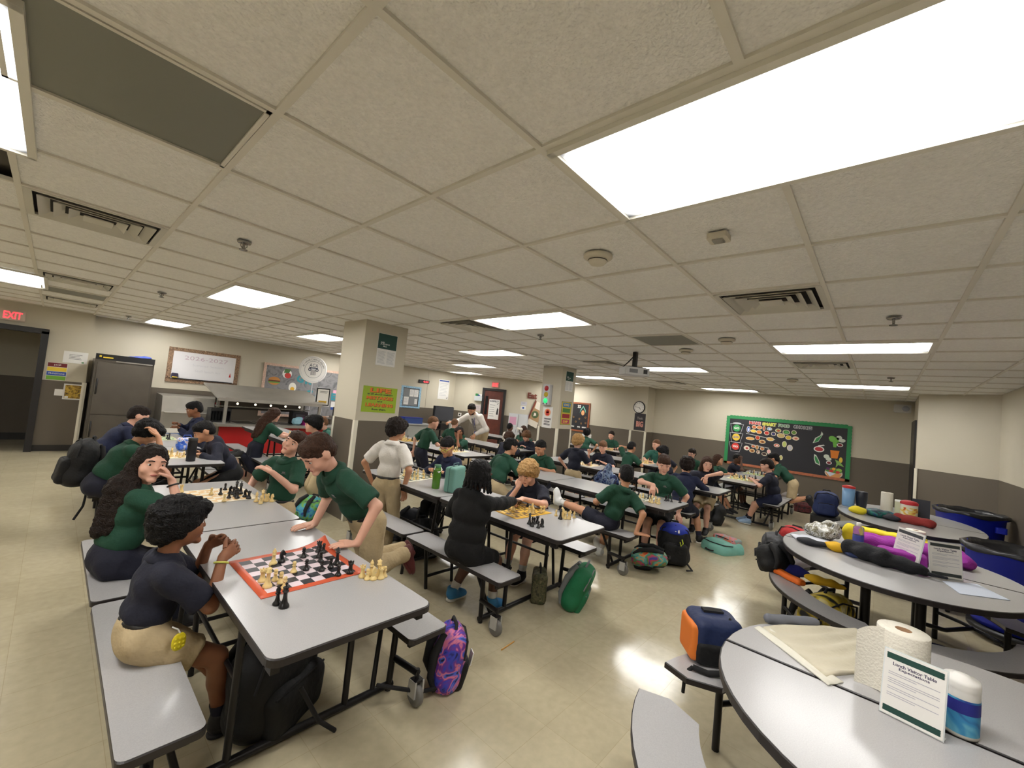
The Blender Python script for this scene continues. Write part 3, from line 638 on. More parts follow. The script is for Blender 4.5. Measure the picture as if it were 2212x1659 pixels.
# light panels
dm = bpy.data.materials.new('light_diffuser'); dm.use_nodes = True; nt = dm.node_tree
for n_ in list(nt.nodes): nt.nodes.remove(n_)
out = nt.nodes.new('ShaderNodeOutputMaterial'); em = nt.nodes.new('ShaderNodeEmission'); tc = nt.nodes.new('ShaderNodeTexCoord'); sp = nt.nodes.new('ShaderNodeSeparateXYZ')
nt.links.new(tc.outputs['Generated'], sp.inputs[0])
def edge(sock, lo):
    a = nt.nodes.new('ShaderNodeMath'); a.operation = 'SUBTRACT'; a.inputs[1].default_value = 0.5; nt.links.new(sock, a.inputs[0])
    b = nt.nodes.new('ShaderNodeMath'); b.operation = 'ABSOLUTE'; nt.links.new(a.outputs[0], b.inputs[0])
    r = nt.nodes.new('ShaderNodeMapRange'); r.inputs[1].default_value = 0.5; r.inputs[2].default_value = lo; r.inputs[3].default_value = 0.10; r.inputs[4].default_value = 1.0
    r.interpolation_type = 'SMOOTHSTEP'
    nt.links.new(b.outputs[0], r.inputs[0]); return r.outputs[0]
mu = nt.nodes.new('ShaderNodeMath'); mu.operation = 'MULTIPLY'; nt.links.new(edge(sp.outputs[0], 0.36), mu.inputs[0]); nt.links.new(edge(sp.outputs[1], 0.42), mu.inputs[1])
m2 = nt.nodes.new('ShaderNodeMath'); m2.operation = 'MULTIPLY'; m2.inputs[1].default_value = LAMP; nt.links.new(mu.outputs[0], m2.inputs[0])
nt.links.new(m2.outputs[0], em.inputs['Strength']); em.inputs['Color'].default_value = (1.0, 0.985, 0.95, 1); nt.links.new(em.outputs[0], out.inputs[0])
trim_m = M('light_trim', (226, 222, 210), 0.4)
LLAB = {(1, -3): 'large glowing light panel overhead at the top right', (4, 1): 'bright light panel between the near column and the projector', (1, 5): 'bright light panel over the left row of tables in front of the whiteboard',
        (4, 9): 'light panel just left of the near column top', (1, 13): 'small far light panel above the whiteboard', (7, -3): 'bluish white light panel above the round tables on the right',
        (7, 5): 'light panel right of the near column, nearest of the three stacked there', (10, 9): 'light panel right of the near column, middle of the three stacked there', (13, 13): 'light panel right of the near column, farthest of the three stacked there',
        (10, 1): 'long light panel directly behind the hanging projector', (13, 5): 'light panel between the far column and the projector', (16, 1): 'light panel close to the wall left above the food board',
        (13, -3): 'light panel over the right end of the food board', (-2, 1): 'light panel cut off at the upper left corner', (-2, 9): 'light panel at the left edge above the exit sign', (7, 13): 'tiny far light panel peeking out left of the near column',
        (-5, -3): 'light panel behind the camera by the right wall', (-5, 5): 'light panel at the rear wall', (16, 9): 'small light panel above the corner door', (-5, 13): 'light panel by the hallway wall'}
tl, wl = 2*DY-0.03, DX-0.03
tr = MB()
for sx in (-1, 1): tr.box((sx*(wl/2-.012), 0, 0), (0.026, tl, 0.02))
for sy in (-1, 1): tr.box((0, sy*(tl/2-.012), 0), (wl, 0.026, 0.02))
lo = None
for key in LIGHTS:
    x, y = GX+DX*(key[0]+.5)+(.09 if key[0] == -2 else 0), GY+DY*(key[1]+1)-(.5 if key == (-2, 1) else .25 if key == (-2, 9) else 0)
    if lo is None:
        lo = o = thing('ceiling_light', LLAB[key], 'ceiling light', (x, y, CEIL-.004), group='ceiling light panels')
        tr.build('trim_frame', trim_m, o); MB().box((0, 0, 0.006), (wl-.05, tl-.05, 0.008)).build('diffuser', dm, o)
        MB().box((0, 0, 0.06), (wl-.02, tl-.02, 0.05)).build('housing', trim_m, o)
    else: o = dup(lo)
    o.parent = None; o.location = (x, y, CEIL-.004); o['label'] = LLAB[key]
# air diffusers: nested louvre frames around a dark throat
vm = M('vent_white', (206, 202, 190), 0.4); dk = M('vent_dark', (30, 29, 27), 0.8)
def cell_c(c): return GX+DX*(c[0]+.5), GY+DY*(c[1]+.5)
VL = ['air vent nearest the left light panel, above the whiteboard side', 'air vent left above the food board, nearest of the right-hand vents', 'second air vent at the left, beyond the large one', 'third small air vent by the exit sign wall', 'air vent touching the light panel right of the near column',
      'air vent between the two right-hand light panels', 'air vent left of the hanging projector', 'small far air vent right of the projector', 'air vent beside the middle far light panel']
v0 = None
for k, c_ in enumerate(VENTS):
    x, y = cell_c(c_)
    if v0 is None:
        v0 = o = thing('air_vent', VL[k], 'air vent', (x, y, CEIL), group='ceiling air vents')
        MB().box((0, 0, 0.03), (DX-.03, DY-.03, 0.01)).build('throat', dk, o)
        fm = MB(); rr = .295; q = .262
        for sx in (-1, 1): fm.box((sx*(rr+q)/2, 0, .004), (rr-q, 2*rr-.01, .012)).box((0, sx*(rr+q)/2, .004), (2*q, rr-q, .012))
        fm.build('outer_frame', vm, o)
        for i, rr in enumerate((0.245, 0.185, 0.125)):
            q = rr-.045; z0, z1 = -.014+.003*i, .022; mb = MB()
            o1 = [(-rr, -rr), (rr, -rr), (rr, rr), (-rr, rr)]; i1 = [(a*q/rr, b*q/rr) for a, b in o1]
            v = [(a, b, z0) for a, b in o1]+[(a, b, z1) for a, b in i1]+[(a, b, z0+.004) for a, b in o1]+[(a, b, z1+.004) for a, b in i1]; f = []
            for t in range(4): f += [(t, 4+t, 4+(t+1) % 4, (t+1) % 4), (8+t, 8+(t+1) % 4, 12+(t+1) % 4, 12+t), (t, (t+1) % 4, 8+(t+1) % 4, 8+t)]
            mb.add(v, f); mb.build('louvre', vm, o)
        MB().box((0, 0, -0.006), (0.13, 0.13, 0.006)).build('centre_plate', vm, o)
    else: o = dup(v0)
    o.parent = None; o.location = (x, y, CEIL); o['label'] = VL[k]
# perforated return grilles
gm = M('grille_grey', (112, 112, 102), 0.45, metal=0.1)
nt = gm.node_tree; tc = nt.nodes.new('ShaderNodeTexCoord'); vo = nt.nodes.new('ShaderNodeTexVoronoi'); vo.inputs['Scale'].default_value = 120; vo.inputs['Randomness'].default_value = 0.0
nt.links.new(tc.outputs['Object'], vo.inputs['Vector']); rp = nt.nodes.new('ShaderNodeValToRGB'); rp.color_ramp.elements[0].position = 0.25; rp.color_ramp.elements[1].position = 0.4
rp.color_ramp.elements[0].color = (*lin((52, 53, 48)), 1); rp.color_ramp.elements[1].color = (*lin((128, 128, 118)), 1)
nt.links.new(vo.outputs['Distance'], rp.inputs[0]); nt.links.new(rp.outputs[0], nt.nodes['Principled BSDF'].inputs['Base Color'])
GLb = ['large grey perforated return grille at the upper left', 'grey ceiling grille panel near the projector', 'narrow grey ceiling grille above the hallway wall']
for k, g in enumerate(GREYS):
    x, y = cell_c(g); t = thing('return_grille', GLb[k], 'ceiling grille', (x, y, CEIL), group='grey return grilles')
    MB().box((0, 0, 0.008), (DX-.03, DY-.03, 0.006)).build('perforated_sheet', gm, t)
    fm = MB()
    for sx in (-1, 1): fm.box((sx*(DX/2-.022), 0, 0.003), (0.014, DY-.03, 0.012)).box((0, sx*(DY/2-.022), 0.003), (DX-.03, 0.014, 0.012))
    fm.build('edge_frame', bar_m, t)
# sprinklers, smoke detectors, sensor box
chrome = M('chrome', (150, 148, 145), 0.25, metal=0.9)
sp0 = None
SPL = [((528, 522), 'sprinkler head in front of the near left light panel'), ((350, 632), 'sprinkler head left of the bright left light panel'), ((1168, 724), 'sprinkler head behind the light panel near the projector'), ((1931, 686), 'sprinkler head above the bluish light panel on the right'), ((1925, 816), 'small far sprinkler head over the food board light'), ((278, 683), 'far sprinkler head by the whiteboard wall corner')]
for (p, lb) in SPL:
    q = at_z(p[0], p[1], CEIL)
    if sp0 is None:
        sp0 = o = thing('sprinkler', lb, 'sprinkler', group='ceiling sprinklers')
        MB().lathe([(.001, .0), (.042, .0), (.036, -.012), (.014, -.014), (.001, -.014)], 16).build('escutcheon', chrome, o)
        MB().tube([(0, 0, -.01), (0, 0, -.05)], .008).tube([(-.016, 0, -.012), (-.018, 0, -.03), (0, 0, -.052)], .003, 6).tube([(.016, 0, -.012), (.018, 0, -.03), (0, 0, -.052)], .003, 6).build('body', chrome, o)
        MB().lathe([(.001, -.052), (.024, -.052), (.024, -.056), (.001, -.056)], 12).build('deflector', chrome, o)
    else: o = dup(sp0)
    o.parent = None; o.location = (q[0], q[1], CEIL); o['label'] = lb
det_m = M('detector_cream', (212, 204, 186), 0.5)
sd0 = None
for (p, lb) in [((1292, 552), 'round smoke detector nearest, by the large overhead light'), ((1570, 733), 'round smoke detector right of the grey ceiling grille'), ((1482, 756), 'small round smoke detector just behind the grey grille'), ((1712, 820), 'far smoke detector above the food board')]:
    q = at_z(p[0], p[1], CEIL)
    if sd0 is None:
        sd0 = o = thing('smoke_detector', lb, 'smoke detector', group='smoke detectors')
        MB().lathe([(.001, 0), (.078, 0), (.078, -.014), (.066, -.022), (.001, -.022)], 24).build('base', det_m, o)
        MB().lathe([(.05, -.02), (.052, -.034), (.038, -.05), (.001, -.053)], 24).build('chamber', det_m, o)
        MB().lathe([(.0505, -.027), (.0535, -.030), (.0525, -.033)], 24).build('vent_slot', dk, o)
    else: o = dup(sd0)
    o.parent = None; o.location = (q[0], q[1], CEIL); o['label'] = lb
q = at_z(1553, 508, CEIL); t = thing('ceiling_sensor', 'small square white sensor box on the ceiling below the large light', 'sensor', (q[0], q[1], CEIL))
MB().box((0, 0, -.012), (.085, .085, .024), bev=.01).build('case', det_m, t); MB().box((0, 0, -.026), (.045, .045, .01)).build('lens', M('sensor_lens', (150, 146, 136), .3), t)
# ================================================================== long folding cafeteria tables
lam = M('laminate_grey', (176, 174, 174), 0.24, noise=0.05, nscale=260, spec=0.45)
edge_m = M('edge_black', (38, 33, 33), 0.45)
steel = M('frame_black', (24, 21, 22), 0.4, spec=0.4)
rubber = M('caster_grey', (112, 110, 106), 0.5); capm = M('caster_cover', (176, 174, 168), 0.35)
TZ, BZ = 0.70, 0.41
def slab_parts(root, poly, z, name, th=0.028, sub=None):
    """a laminate board with its dark vinyl edge"""
    n = len(poly); mb = MB().prism(poly, z-th+.004, z); o = mb.build(name, lam, root)
    cx = sum(p[0] for p in poly)/n; cy = sum(p[1] for p in poly)/n
    v = []
    for (x, y) in poly:
        dx, dy = x-cx, y-cy; l = math.hypot(dx, dy); k = 0.006
        v.append((x, y, dx/l*k, dy/l*k))
    vs = [(x, y, z-.0012) for x, y, a, b in v]+[(x+a, y+b, z-.004) for x, y, a, b in v]+[(x+a, y+b, z-th) for x, y, a, b in v]+[(x, y, z-th-.002) for x, y, a, b in v]
    f = []
    for r in range(3):
        f += [(r*n+i, (r+1)*n+i, (r+1)*n+(i+1) % n, r*n+(i+1) % n) for i in range(n)]
    f.append(tuple(3*n+i for i in range(n)))
    mesh_obj('edge_band', vs, f, edge_m, o)
    return o
def caster(root, x, y, face):
    c = MB().tube([(x, y, .12), (x, y, .185)], .011, 8).box((x, y, .13), (.05, .05, .012)); o = c.build('caster', steel, root)
    w = MB(); R = Matrix.Rotation(math.radians(90), 3, 'X') @ Matrix.Rotation(face, 3, 'Z') if False else None
    ax = np.array([math.cos(face), math.sin(face), 0])
    u = np.array([-ax[1], ax[0], 0]); Rm = np.stack([u, np.array([0, 0, 1.0]), ax], 1)
    w.lathe([(.001, -.018), (.046, -.018), (.057, -.011), (.057, .011), (.046, .018), (.001, .018)], 20, 0, (x, y, .058), True, Rm); w.build('wheel', rubber, o)
    for s_ in (-1, 1): MB().box((x+s_*ax[0]*.024, y+s_*ax[1]*.026, .093), (.010 if abs(ax[0]) > .5 else .058, .058 if abs(ax[0]) > .5 else .010, .082)).build('fork', capm, o)
def long_table(label, cx, y0, ym, y1, along='y', group='long folding cafeteria tables', wx=0.325, simple=False):
    root = thing('cafeteria_table', label, 'table', (0, 0, 0), group=group)
    g = 0.008
    T = (lambda x, y: (x, y)) if along == 'y' else (lambda x, y: (y, x))
    def rpoly(xa, xb, ya, yb, r):
        p = rounded(xa, xb, ya, yb, r)
        if along != 'y': p = [(b, a) for a, b in p][::-1]
        return p
    for (a, b) in ((y0, ym-g), (ym+g, y1)): slab_parts(root, rpoly(cx-wx, cx+wx, a, b, .045), TZ, 'tabletop')
    for s in (-1, 1):
        for (a, b) in ((y0+.23, ym-.01), (ym+.03, y1-.23)):
            bx = cx+s*.523; slab_parts(root, rpoly(bx-.115, bx+.115, a, b, .03), BZ, 'bench')
            m = MB()
            xx, yy = T(bx, (a+b)/2); d = (.05, b-a-.1, .04) if along == 'y' else (b-a-.1, .05, .04)
            m.box((xx, yy, BZ-.05), d)
            for q in (a+.06, b-.06):
                xx, yy = T(bx, q); m.box((xx, yy, BZ-.048), (.16, .02, .045) if along == 'y' else (.02, .16, .045))
            m.build('bench_rail', steel, root)
    def bar(name, pts, r=.014):
        MB().tube([(*T(p[0], p[1]), p[2]) for p in pts], r, 8).build(name, steel, root)
    L = y1-y0
    for (yy, e) in ((y0+.50, -1), (y1-.50, 1)):
        bar('foot_bar', [(cx-.52, yy, .03), (cx+.52, yy, .03)], .018)
        bar('cross_bar', [(cx-.25, yy, .60), (cx+.25, yy, .60)])
        for s in (-1, 1):
            bar('leg', [(cx+s*.25, yy, .03), (cx+s*.25, yy, TZ-.03)], .016)
            bar('leg', [(cx+s*.50, yy, .0), (cx+s*.515, yy, BZ-.03)], .017)
            bar('leg', [(cx+s*.40, yy+e*.0, .03), (cx+s*.50, yy-e*.12, BZ-.03)], .013)
            bar('caster_arm', [(cx+s*.515, yy, .165), (cx+s*.54, yy+e*.19, .165)], .017)
            xx, yq = T(cx+s*.54, yy+e*.185); caster(root, xx, yq, 0 if along == 'y' else math.pi/2)
    for e in (-1, 1):
        yy = ym+e*.13
        for s in (-1, 1):
            bar('leg', [(cx+s*.23, yy+e*.06, .0), (cx+s*.23, yy-e*.02, TZ-.03)], .014)
            bar('leg', [(cx+s*.50, yy+e*.05, .0), (cx+s*.51, yy, BZ-.03)], .015)
            bar('stay', [(cx+s*.23, yy+e*.03, .34), (cx+s*.24, ym+e*(L/2-.50), .34)], .011)
        bar('cross_bar', [(cx-.50, yy+e*.04, .10), (cx+.50, yy+e*.04, .10)], .013)
        bar('cross_bar', [(cx-.23, yy, .36), (cx+.23, yy, .36)], .012)
    fa = [(cx-.29, y0+.06), (cx+.29, y0+.06)]
    for i, (a, b) in enumerate(fa):
        xx, yq = T(a, b); MB().box((xx, yq, TZ-.045), (.03, .05, .05) if along == 'y' else (.05, .03, .05)).build('corner_clip', steel, root)
    for s in (-1, 1):
        for (a, b) in ((y0+.1, ym-.03), (ym+.03, y1-.1)):
            xx, yq = T(cx+s*(wx-.03), (a+b)/2); MB().box((xx, yq, TZ-.048), (.02, b-a, .042) if along == 'y' else (b-a, .02, .042)).build('apron', steel, root)
    return root
long_table('nearest long grey table at lower left with the orange-bordered chessboard', .885, 1.43, 2.86, 4.17)
long_table('long grey table with the yellow chessboard and the mint lunch box', 2.76, 1.62, 2.96, 4.35)
long_table('long grey table where a boy leans back with his leg on the bench', 4.58, 1.58, 3.07, 4.55)
long_table('long grey table with the shiny blue drawstring bag beside it', 6.33, 1.58, 3.1, 4.6)
long_table('long grey table standing crosswise in front of the food board', 1.82, 7.68, 9.02, 10.35, along='x')
long_table('long grey table behind the drawstring bag, near the clock pilaster', 8.12, 3.15, 4.5, 5.85)
long_table('long grey table with the tall black bottle, in front of the kitchen cabinet', .965, 5.03, 6.25, 7.55)
long_table('long grey table along the red serving counter', 2.77, 6.15, 7.5, 8.85)
long_table('long grey table right of the near column with a boy standing at it', 4.83, 4.95, 6.3, 7.65)
long_table('long grey table in front of the bearded man in white', 6.45, 5.32, 6.45, 7.65)
long_table('far long grey table beside the white cabinet', 8.35, 6.35, 7.5, 8.6)
long_table('far long grey table left of the clock pilaster with a white box on it', 9.75, 4.75, 5.6, 6.5)
# ================================================================== round tables with curved benches
def ell(cx, cy, rx, ry, a0, a1, n):
    return [(cx+rx*math.cos(math.radians(a0+(a1-a0)*i/n)), cy+ry*math.sin(math.radians(a0+(a1-a0)*i/n))) for i in range(n+1)]
def round_table(label, cx, cy, rx, ry, ri=.93, ro=1.30):
    root = thing('round_table', label, 'table', (0, 0, 0), group='round folding tables with curved benches')
    k = 1.8   # degrees kept free at the fold
    for a0 in (-90, 90):
        slab_parts(root, ell(cx+(.012 if a0 < 0 else -.012), cy, rx, ry, a0, a0+180, 28), TZ, 'tabletop', th=.034)
    MB().box((cx, cy, TZ-.022), (.05, 2*ry-.06, .03)).build('hinge_rail', steel, root)
    for a in (45, 135, 225, 315):
        o_ = ell(cx, cy, rx*ro, ry*ro, a-36, a+36, 14); i_ = ell(cx, cy, rx*ri, ry*ri, a+32, a-32, 14)
        cap = lambda p, q: [((p[0]*(1-t)+q[0]*t), (p[1]*(1-t)+q[1]*t)) for t in (.3, .7)]
        def bulge(p, q, ang):
            mx_, my_ = (p[0]+q[0])/2, (p[1]+q[1])/2; w = math.radians(ang)
            return [(mx_-math.sin(w)*.05, my_+math.cos(w)*.05)]
        poly = o_ + bulge(o_[-1], i_[0], a+34) + i_ + bulge(i_[-1], o_[0], a+146+180 if False else a-34+180)
        slab_parts(root, poly, BZ, 'bench')
        w = math.radians(a)
        for da in (-20, 20):
            w = math.radians(a+da); p = (cx+rx*(ri+ro)/2*math.cos(w), cy+ry*(ri+ro)/2*math.sin(w))
            MB().tube([(p[0], p[1], 0), (p[0], p[1], BZ-.03)], .018, 8).build('leg', steel, root)
        pa = [(cx+rx*(ri+ro)/2*math.cos(math.radians(a+d)), cy+ry*(ri+ro)/2*math.sin(math.radians(a+d)), .22) for d in (-20, -7, 7, 20)]
        MB().tube(pa, .014, 8).build('stretcher', steel, root)
        pb = (cx+rx*(ri+ro)/2*math.cos(math.radians(a)), cy+ry*(ri+ro)/2*math.sin(math.radians(a)))
        pc = (cx+rx*.30*math.cos(math.radians(a)), cy+ry*.30*math.sin(math.radians(a)))
        MB().tube([(pb[0], pb[1], .22), ((pb[0]+pc[0])/2, (pb[1]+pc[1])/2, .20), (pc[0], pc[1], .26)], .016, 8).build('arm', steel, root)
        MB().tube([(pc[0], pc[1], 0.05), (pc[0], pc[1], TZ-.03)], .03, 8).build('post', steel, root)
        MB().tube([(pc[0], pc[1], .12), ((pb[0]+pc[0])/2, (pb[1]+pc[1])/2, .06), ((pb[0]+pc[0])/2, (pb[1]+pc[1])/2, .0)], .02, 8).build('foot', steel, root)
    return root
round_table('nearest round table at the lower right with the large paper towel roll', 2.02, -.30, .68, .755, 1.08, 1.41)
round_table('middle round table heaped with purple and black jackets', 4.42, -.10, .84, .70, .86, 1.12)
round_table('farthest round table with the pitcher and red-lidded tub', 7.08, -.25, 1.0, .65, .92, 1.22)
# ================================================================== wall things, signs and prints
def rgb(*c): return M('print_%d_%d_%d' % c, c, .6)
WHITE, BLACK, RED, YEL, GRN, BLU, ORG = rgb(236, 233, 228), rgb(26, 26, 30), rgb(196, 44, 40), rgb(232, 200, 60), rgb(54, 138, 76), rgb(52, 84, 170), rgb(226, 122, 44)
PAPER = rgb(226, 224, 220); GREY = rgb(120, 122, 124); DGRN = rgb(24, 66, 58); PINK = rgb(236, 170, 196)
def sheet(name, label, cat, fr, s0, s1, z0, z1, draw, base=PAPER, th=.004, out=.0005, group=None):
    """a printed sheet on a wall: u right, v up, origin in its centre"""
    F = Flat(); w, h = s1-s0, z1-z0
    F.b.box((0, 0, th/2), (w, h, th), F.mi(base)); draw(F, w, h, th+.0008)
    o = F.build(name); o.matrix_world = fr.mat((s0+s1)/2, (z0+z1)/2, out); return tag(o, label, cat, group)
def lines(F, x0, x1, y, n, dy, hh, z, mt, rag=.25):
    for i in range(n): F.rect(x0, x1-(x1-x0)*rag*((i*37) % 10)/10, y-i*dy-hh, y-i*dy, z, mt)
def d_blank(F, w, h, z): lines(F, -w*.3, w*.3, h*.3, 4, h*.12, h*.03, z, GREY)
# -- hallway wall
RL = M('exit_red', (255, 60, 70), .5, emit=2.2)
ex_t = thing('exit_sign', 'lit red EXIT sign above the open hallway door', 'exit sign'); ex_t.matrix_world = F_EXIT.mat(2.475, 2.235, .0)
F = Flat(); F.b.box((0, 0, .025), (.27, .17, .05), F.mi(rgb(206, 190, 176))); F.build('housing', ex_t)
F = Flat(); F.text('EXIT', 0, 0, .115, .0525, RL, w=.20, bold=.02); F.build('letters', ex_t)
sheet('notice_paper', 'white paper notice between hallway door and steel cabinet', 'notice', F_EXIT, 3.10, 3.40, 1.55, 1.755, lambda F, w, h, z: (lines(F, -.08, .08, .05, 4, .025, .008, z, GREY), F.rect(.08, .11, -.09, -.07, z, GRN)))
def d_stack(F, w, h, z):
    for i, (c, t) in enumerate(((rgb(110, 28, 34), 'STOP'), (YEL, ''), (BLU, 'TRANSITIONS'), (rgb(120, 178, 60), ''))):
        y1 = h/2-i*h/4; F.rect(-w/2+.005, w/2-.005, y1-h/4+.004, y1-.003, z, c)
        if t: F.text(t, 0, y1-h/8, h*.09, z+.0006, WHITE, w=w*(.35 if i == 0 else .8))
sheet('rules_sign', 'four-band red yellow blue green rules sign beside the hallway door', 'sign', F_EXIT, 2.93, 3.17, 1.23, 1.53, d_stack)
sw = thing('light_switch', 'white double light switch plate beside the hallway door', 'light switch'); sw.matrix_world = F_EXIT.mat(3.12, 1.02, 0)
F = Flat(); F.b.box((0, 0, .004), (.12, .11, .008), F.mi(WHITE)); F.build('plate', sw)
for x in (-.028, .028):
    F = Flat(); F.b.box((x, 0, .012), (.012, .026, .012), F.mi(WHITE)); F.build('toggle', sw)
ph = spots('photo_print', (120, 96, 30), [(58, 44, 22), (150, 118, 36), (206, 168, 60), (70, 60, 40)], 14)
sheet('photo_poster', 'small yellow and brown photo poster with white border by the steel cabinet', 'poster', F_EXIT, 3.16, 3.405, .905, 1.18, lambda F, w, h, z: (F.rect(-w/2+.02, w/2-.02, -h/2+.02, h/2-.02, z, ph), F.rect(-w/2+.025, -w/2+.07, -h/2+.025, -h/2+.06, z+.0006, WHITE)))
# -- whiteboard with animal print frame
leo = spots('animal_print', (150, 110, 80), [(52, 36, 28), (176, 140, 108), (70, 50, 38), (198, 168, 136)], 46)
wb = thing('whiteboard', 'whiteboard with brown animal-print frame and faint handwriting above the kitchen equipment', 'whiteboard'); wb.matrix_world = F_KIT.mat(1.78, 1.73, 0)
F = Flat(); F.b.box((0, 0, .012), (1.12, .58, .02), F.mi(M('whiteboard_white', (226, 224, 226), .25)))
pen = rgb(196, 176, 188)
F.text('2026-2027', 0.02, .17, .085, .0235, pen, w=.78); F.text('Summer Session', .06, .03, .05, .0235, rgb(204, 202, 208), w=.56); F.text('Staff lunch list', .06, -.09, .05, .0235, rgb(204, 202, 208), w=.46); F.poly([(.46, -.16), (.5, -.16), (.48, -.06)], .0235, RED); F.build('writing_surface', wb)
for (x, y, w, h) in ((0, .325, 1.28, .075), (0, -.325, 1.28, .075), (-.60, 0, .08, .60), (.60, 0, .08, .60)):
    F = Flat(); F.b.box((x, y, .014), (w, h, .026), F.mi(leo)); F.build('frame_strip', wb)
F = Flat(); F.b.box((0, -.285, .03), (1.06, .02, .05), F.mi(BLACK)); F.build('pen_tray', wb)
er = thing('marker_box', 'small dark box of markers on the whiteboard tray', 'box'); er.matrix_world = F_KIT.mat(1.78-.50, 1.73-.225, .03); F = Flat(); F.b.box((0, 0, .025), (.11, .10, .05), F.mi(rgb(48, 42, 66)), bev=.02); F.build('case', er); F = Flat(); F.b.box((0, -.035, .052), (.09, .016, .006), F.mi(YEL)); F.build('band', er)
# -- cafe bulletin board
wood = spots('grey_wood_paper', (128, 126, 128), [(104, 103, 106), (140, 138, 140), (120, 118, 120)], 5)
cb = thing('bulletin_board', 'grey wood-look cafe bulletin board with food cut-outs, behind the serving counter', 'bulletin board'); cb.matrix_world = F_KIT.mat(4.05, 1.38, .022)
F = Flat(); F.b.box((0, 0, .008), (2.14, 1.20, .016), F.mi(wood)); F.build('backing', cb)
strip = spots('pale_border', (226, 196, 178), [(232, 204, 186), (206, 170, 150), (236, 214, 198)], 30)
for (x, y, w, h) in ((0, .61, 2.26, .06), (0, -.61, 2.26, .06), (-1.10, 0, .06, 1.18), (1.10, 0, .06, 1.18)):
    F = Flat(); F.b.box((x, y, .012), (w, h, .02), F.mi(strip)); F.build('border_strip', cb)
TEAL = rgb(58, 150, 164)
for t, x, y in (('G', -.28, .33), ('R', -.07, .31), ('C', -.02, -.02), ('A', .20, -.03), ('F', .42, -.04), ('E', .62, -.05), ('!', .80, -.06), ('!', .74, .20)):
    F = Flat(); F.text(t, x, y, .19, .022, TEAL, bold=.05); F.b.v = F.b.v; F.build('letter', cb)
def cut(parent, items, z=.018, name='food_cutout'):
    F = Flat()
    for it in items:
        k = it[0]
        if k == 'd': F.disc(it[1], it[2], it[3], it[4], z+it[6], it[5])
        elif k == 'p': F.poly(it[1], z+it[3], it[2])
        elif k == 'r': F.rect(it[1], it[2], it[3], it[4], z+it[6], it[5])
    F.b.add([(v[0], v[1], z-.004) for v in F.b.v[:3]], [(0, 1, 2)], 0)
    return F.build(name, parent)
BUN, MEAT, LET, TOM, EGG = rgb(206, 140, 72), rgb(110, 60, 36), rgb(110, 160, 70), rgb(200, 60, 50), rgb(240, 236, 226)
cut(cb, [('d', -.87, .22, .135, .10, BUN, 0), ('r', -1.0, -.74, .17, .20, LET, .001), ('r', -1.0, -.74, .20, .235, MEAT, .001)])
cut(cb, [('d', -.60, .42, .11, .11, WHITE, 0), ('d', -.58, .38, .075, .07, TOM, .001), ('p', [(-.68, .44), (-.56, .44), (-.52, .54), (-.66, .54)], rgb(80, 120, 66), .001)])
cut(cb, [('d', -.44, .10, .09, .12, EGG, 0), ('d', -.44, .06, .05, .05, rgb(232, 178, 50), .001)])
cut(cb, [('p', [(-.78, -.06), (-.54, -.06), (-.60, -.18), (-.72, -.18)], RED, 0), ('d', -.66, -.05, .12, .03, EGG, .001)])
cut(cb, [('d', -.40, -.26, .07, .035, rgb(230, 160, 60), 0)])
cut(cb, [('r', .60, .80, .02, .13, PINK, 0), ('p', [(.66, .02), (.74, .02), (.72, -.04)], PINK, .001)])
cut(cb, [('r', .58, .71, -.40, -.18, WHITE, 0), ('r', .58, .71, -.40, -.33, BLU, .001)])
# -- back wall right of the near column
wv = spots('blue_wave_border', (110, 160, 200), [(70, 120, 180), (170, 206, 226), (90, 150, 170)], 30)
ck = thing('cork_board', 'grey pinboard with blue patterned border and pinned papers', 'pinboard'); ck.matrix_world = F_KIT.mat(7.13, 1.52, 0)
F = Flat(); F.b.box((0, 0, .008), (.56, .56, .016), F.mi(rgb(132, 134, 136))); F.build('backing', ck)
for (x, y, w, h) in ((0, .31, .74, .06), (0, -.31, .74, .06), (-.33, 0, .08, .56), (.33, 0, .08, .56)):
    F = Flat(); F.b.box((x, y, .010), (w, h, .016), F.mi(wv)); F.build('border_strip', ck)
for (x, y, w, h) in ((0, .275, .6, .014), (0, -.275, .6, .014), (.283, 0, .014, .55)):
    F = Flat(); F.b.box((x, y, .018), (w, h, .014), F.mi(BLACK)); F.build('frame_bar', ck)
for (x, y, w, h) in ((.02, .13, .15, .22), (.19, .13, .16, .22), (-.16, -.12, .17, .24), (.20, -.13, .10, .16)):
    F = Flat(); F.b.box((x, y, .018), (w, h, .003), F.mi(WHITE)); lines(F, x-w*.4, x+w*.35, y+h*.35, 5, h*.14, h*.03, .0202, rgb(150, 150, 170)); F.build('pinned_paper', ck)
led = thing('led_clock', 'long black digital clock with glowing red digits on the back wall', 'clock'); led.matrix_world = F_KIT.mat(7.56, 2.055, 0)
F = Flat(); F.b.box((0, 0, .02), (.40, .10, .04), F.mi(BLACK)); F.build('case', led); F = Flat(); F.text('4:44', .06, 0, .06, .0425, RL, w=.2, bold=.03); F.build('digits', led)
sheet('white_poster', 'tall white text poster with blue heading on the back wall', 'poster', F_KIT, 8.18, 8.63, 1.55, 2.21, lambda F, w, h, z: (F.rect(-w*.45, w*.45, h*.40, h*.46, z, BLU), lines(F, -w*.38, w*.38, h*.30, 9, h*.075, h*.014, z, rgb(170, 172, 180)), F.poly([(w*.3, -h*.45), (w*.4, -h*.45), (w*.42, -h*.36)], z, BLACK)))
wire = MB().tube([F_KIT.P(7.72, z, .006) for z in (CEIL-.05, 1.9, 1.3, 1.22)], .004, 6).build('cable', rgb(190, 182, 164)); tag(wire, 'thin pale cable running down the back wall beside the digital clock', 'cable')
ol = thing('wall_outlet', 'white outlet box on the back wall next to the man', 'outlet'); ol.matrix_world = F_PIER.mat(.30, 1.09, 0)
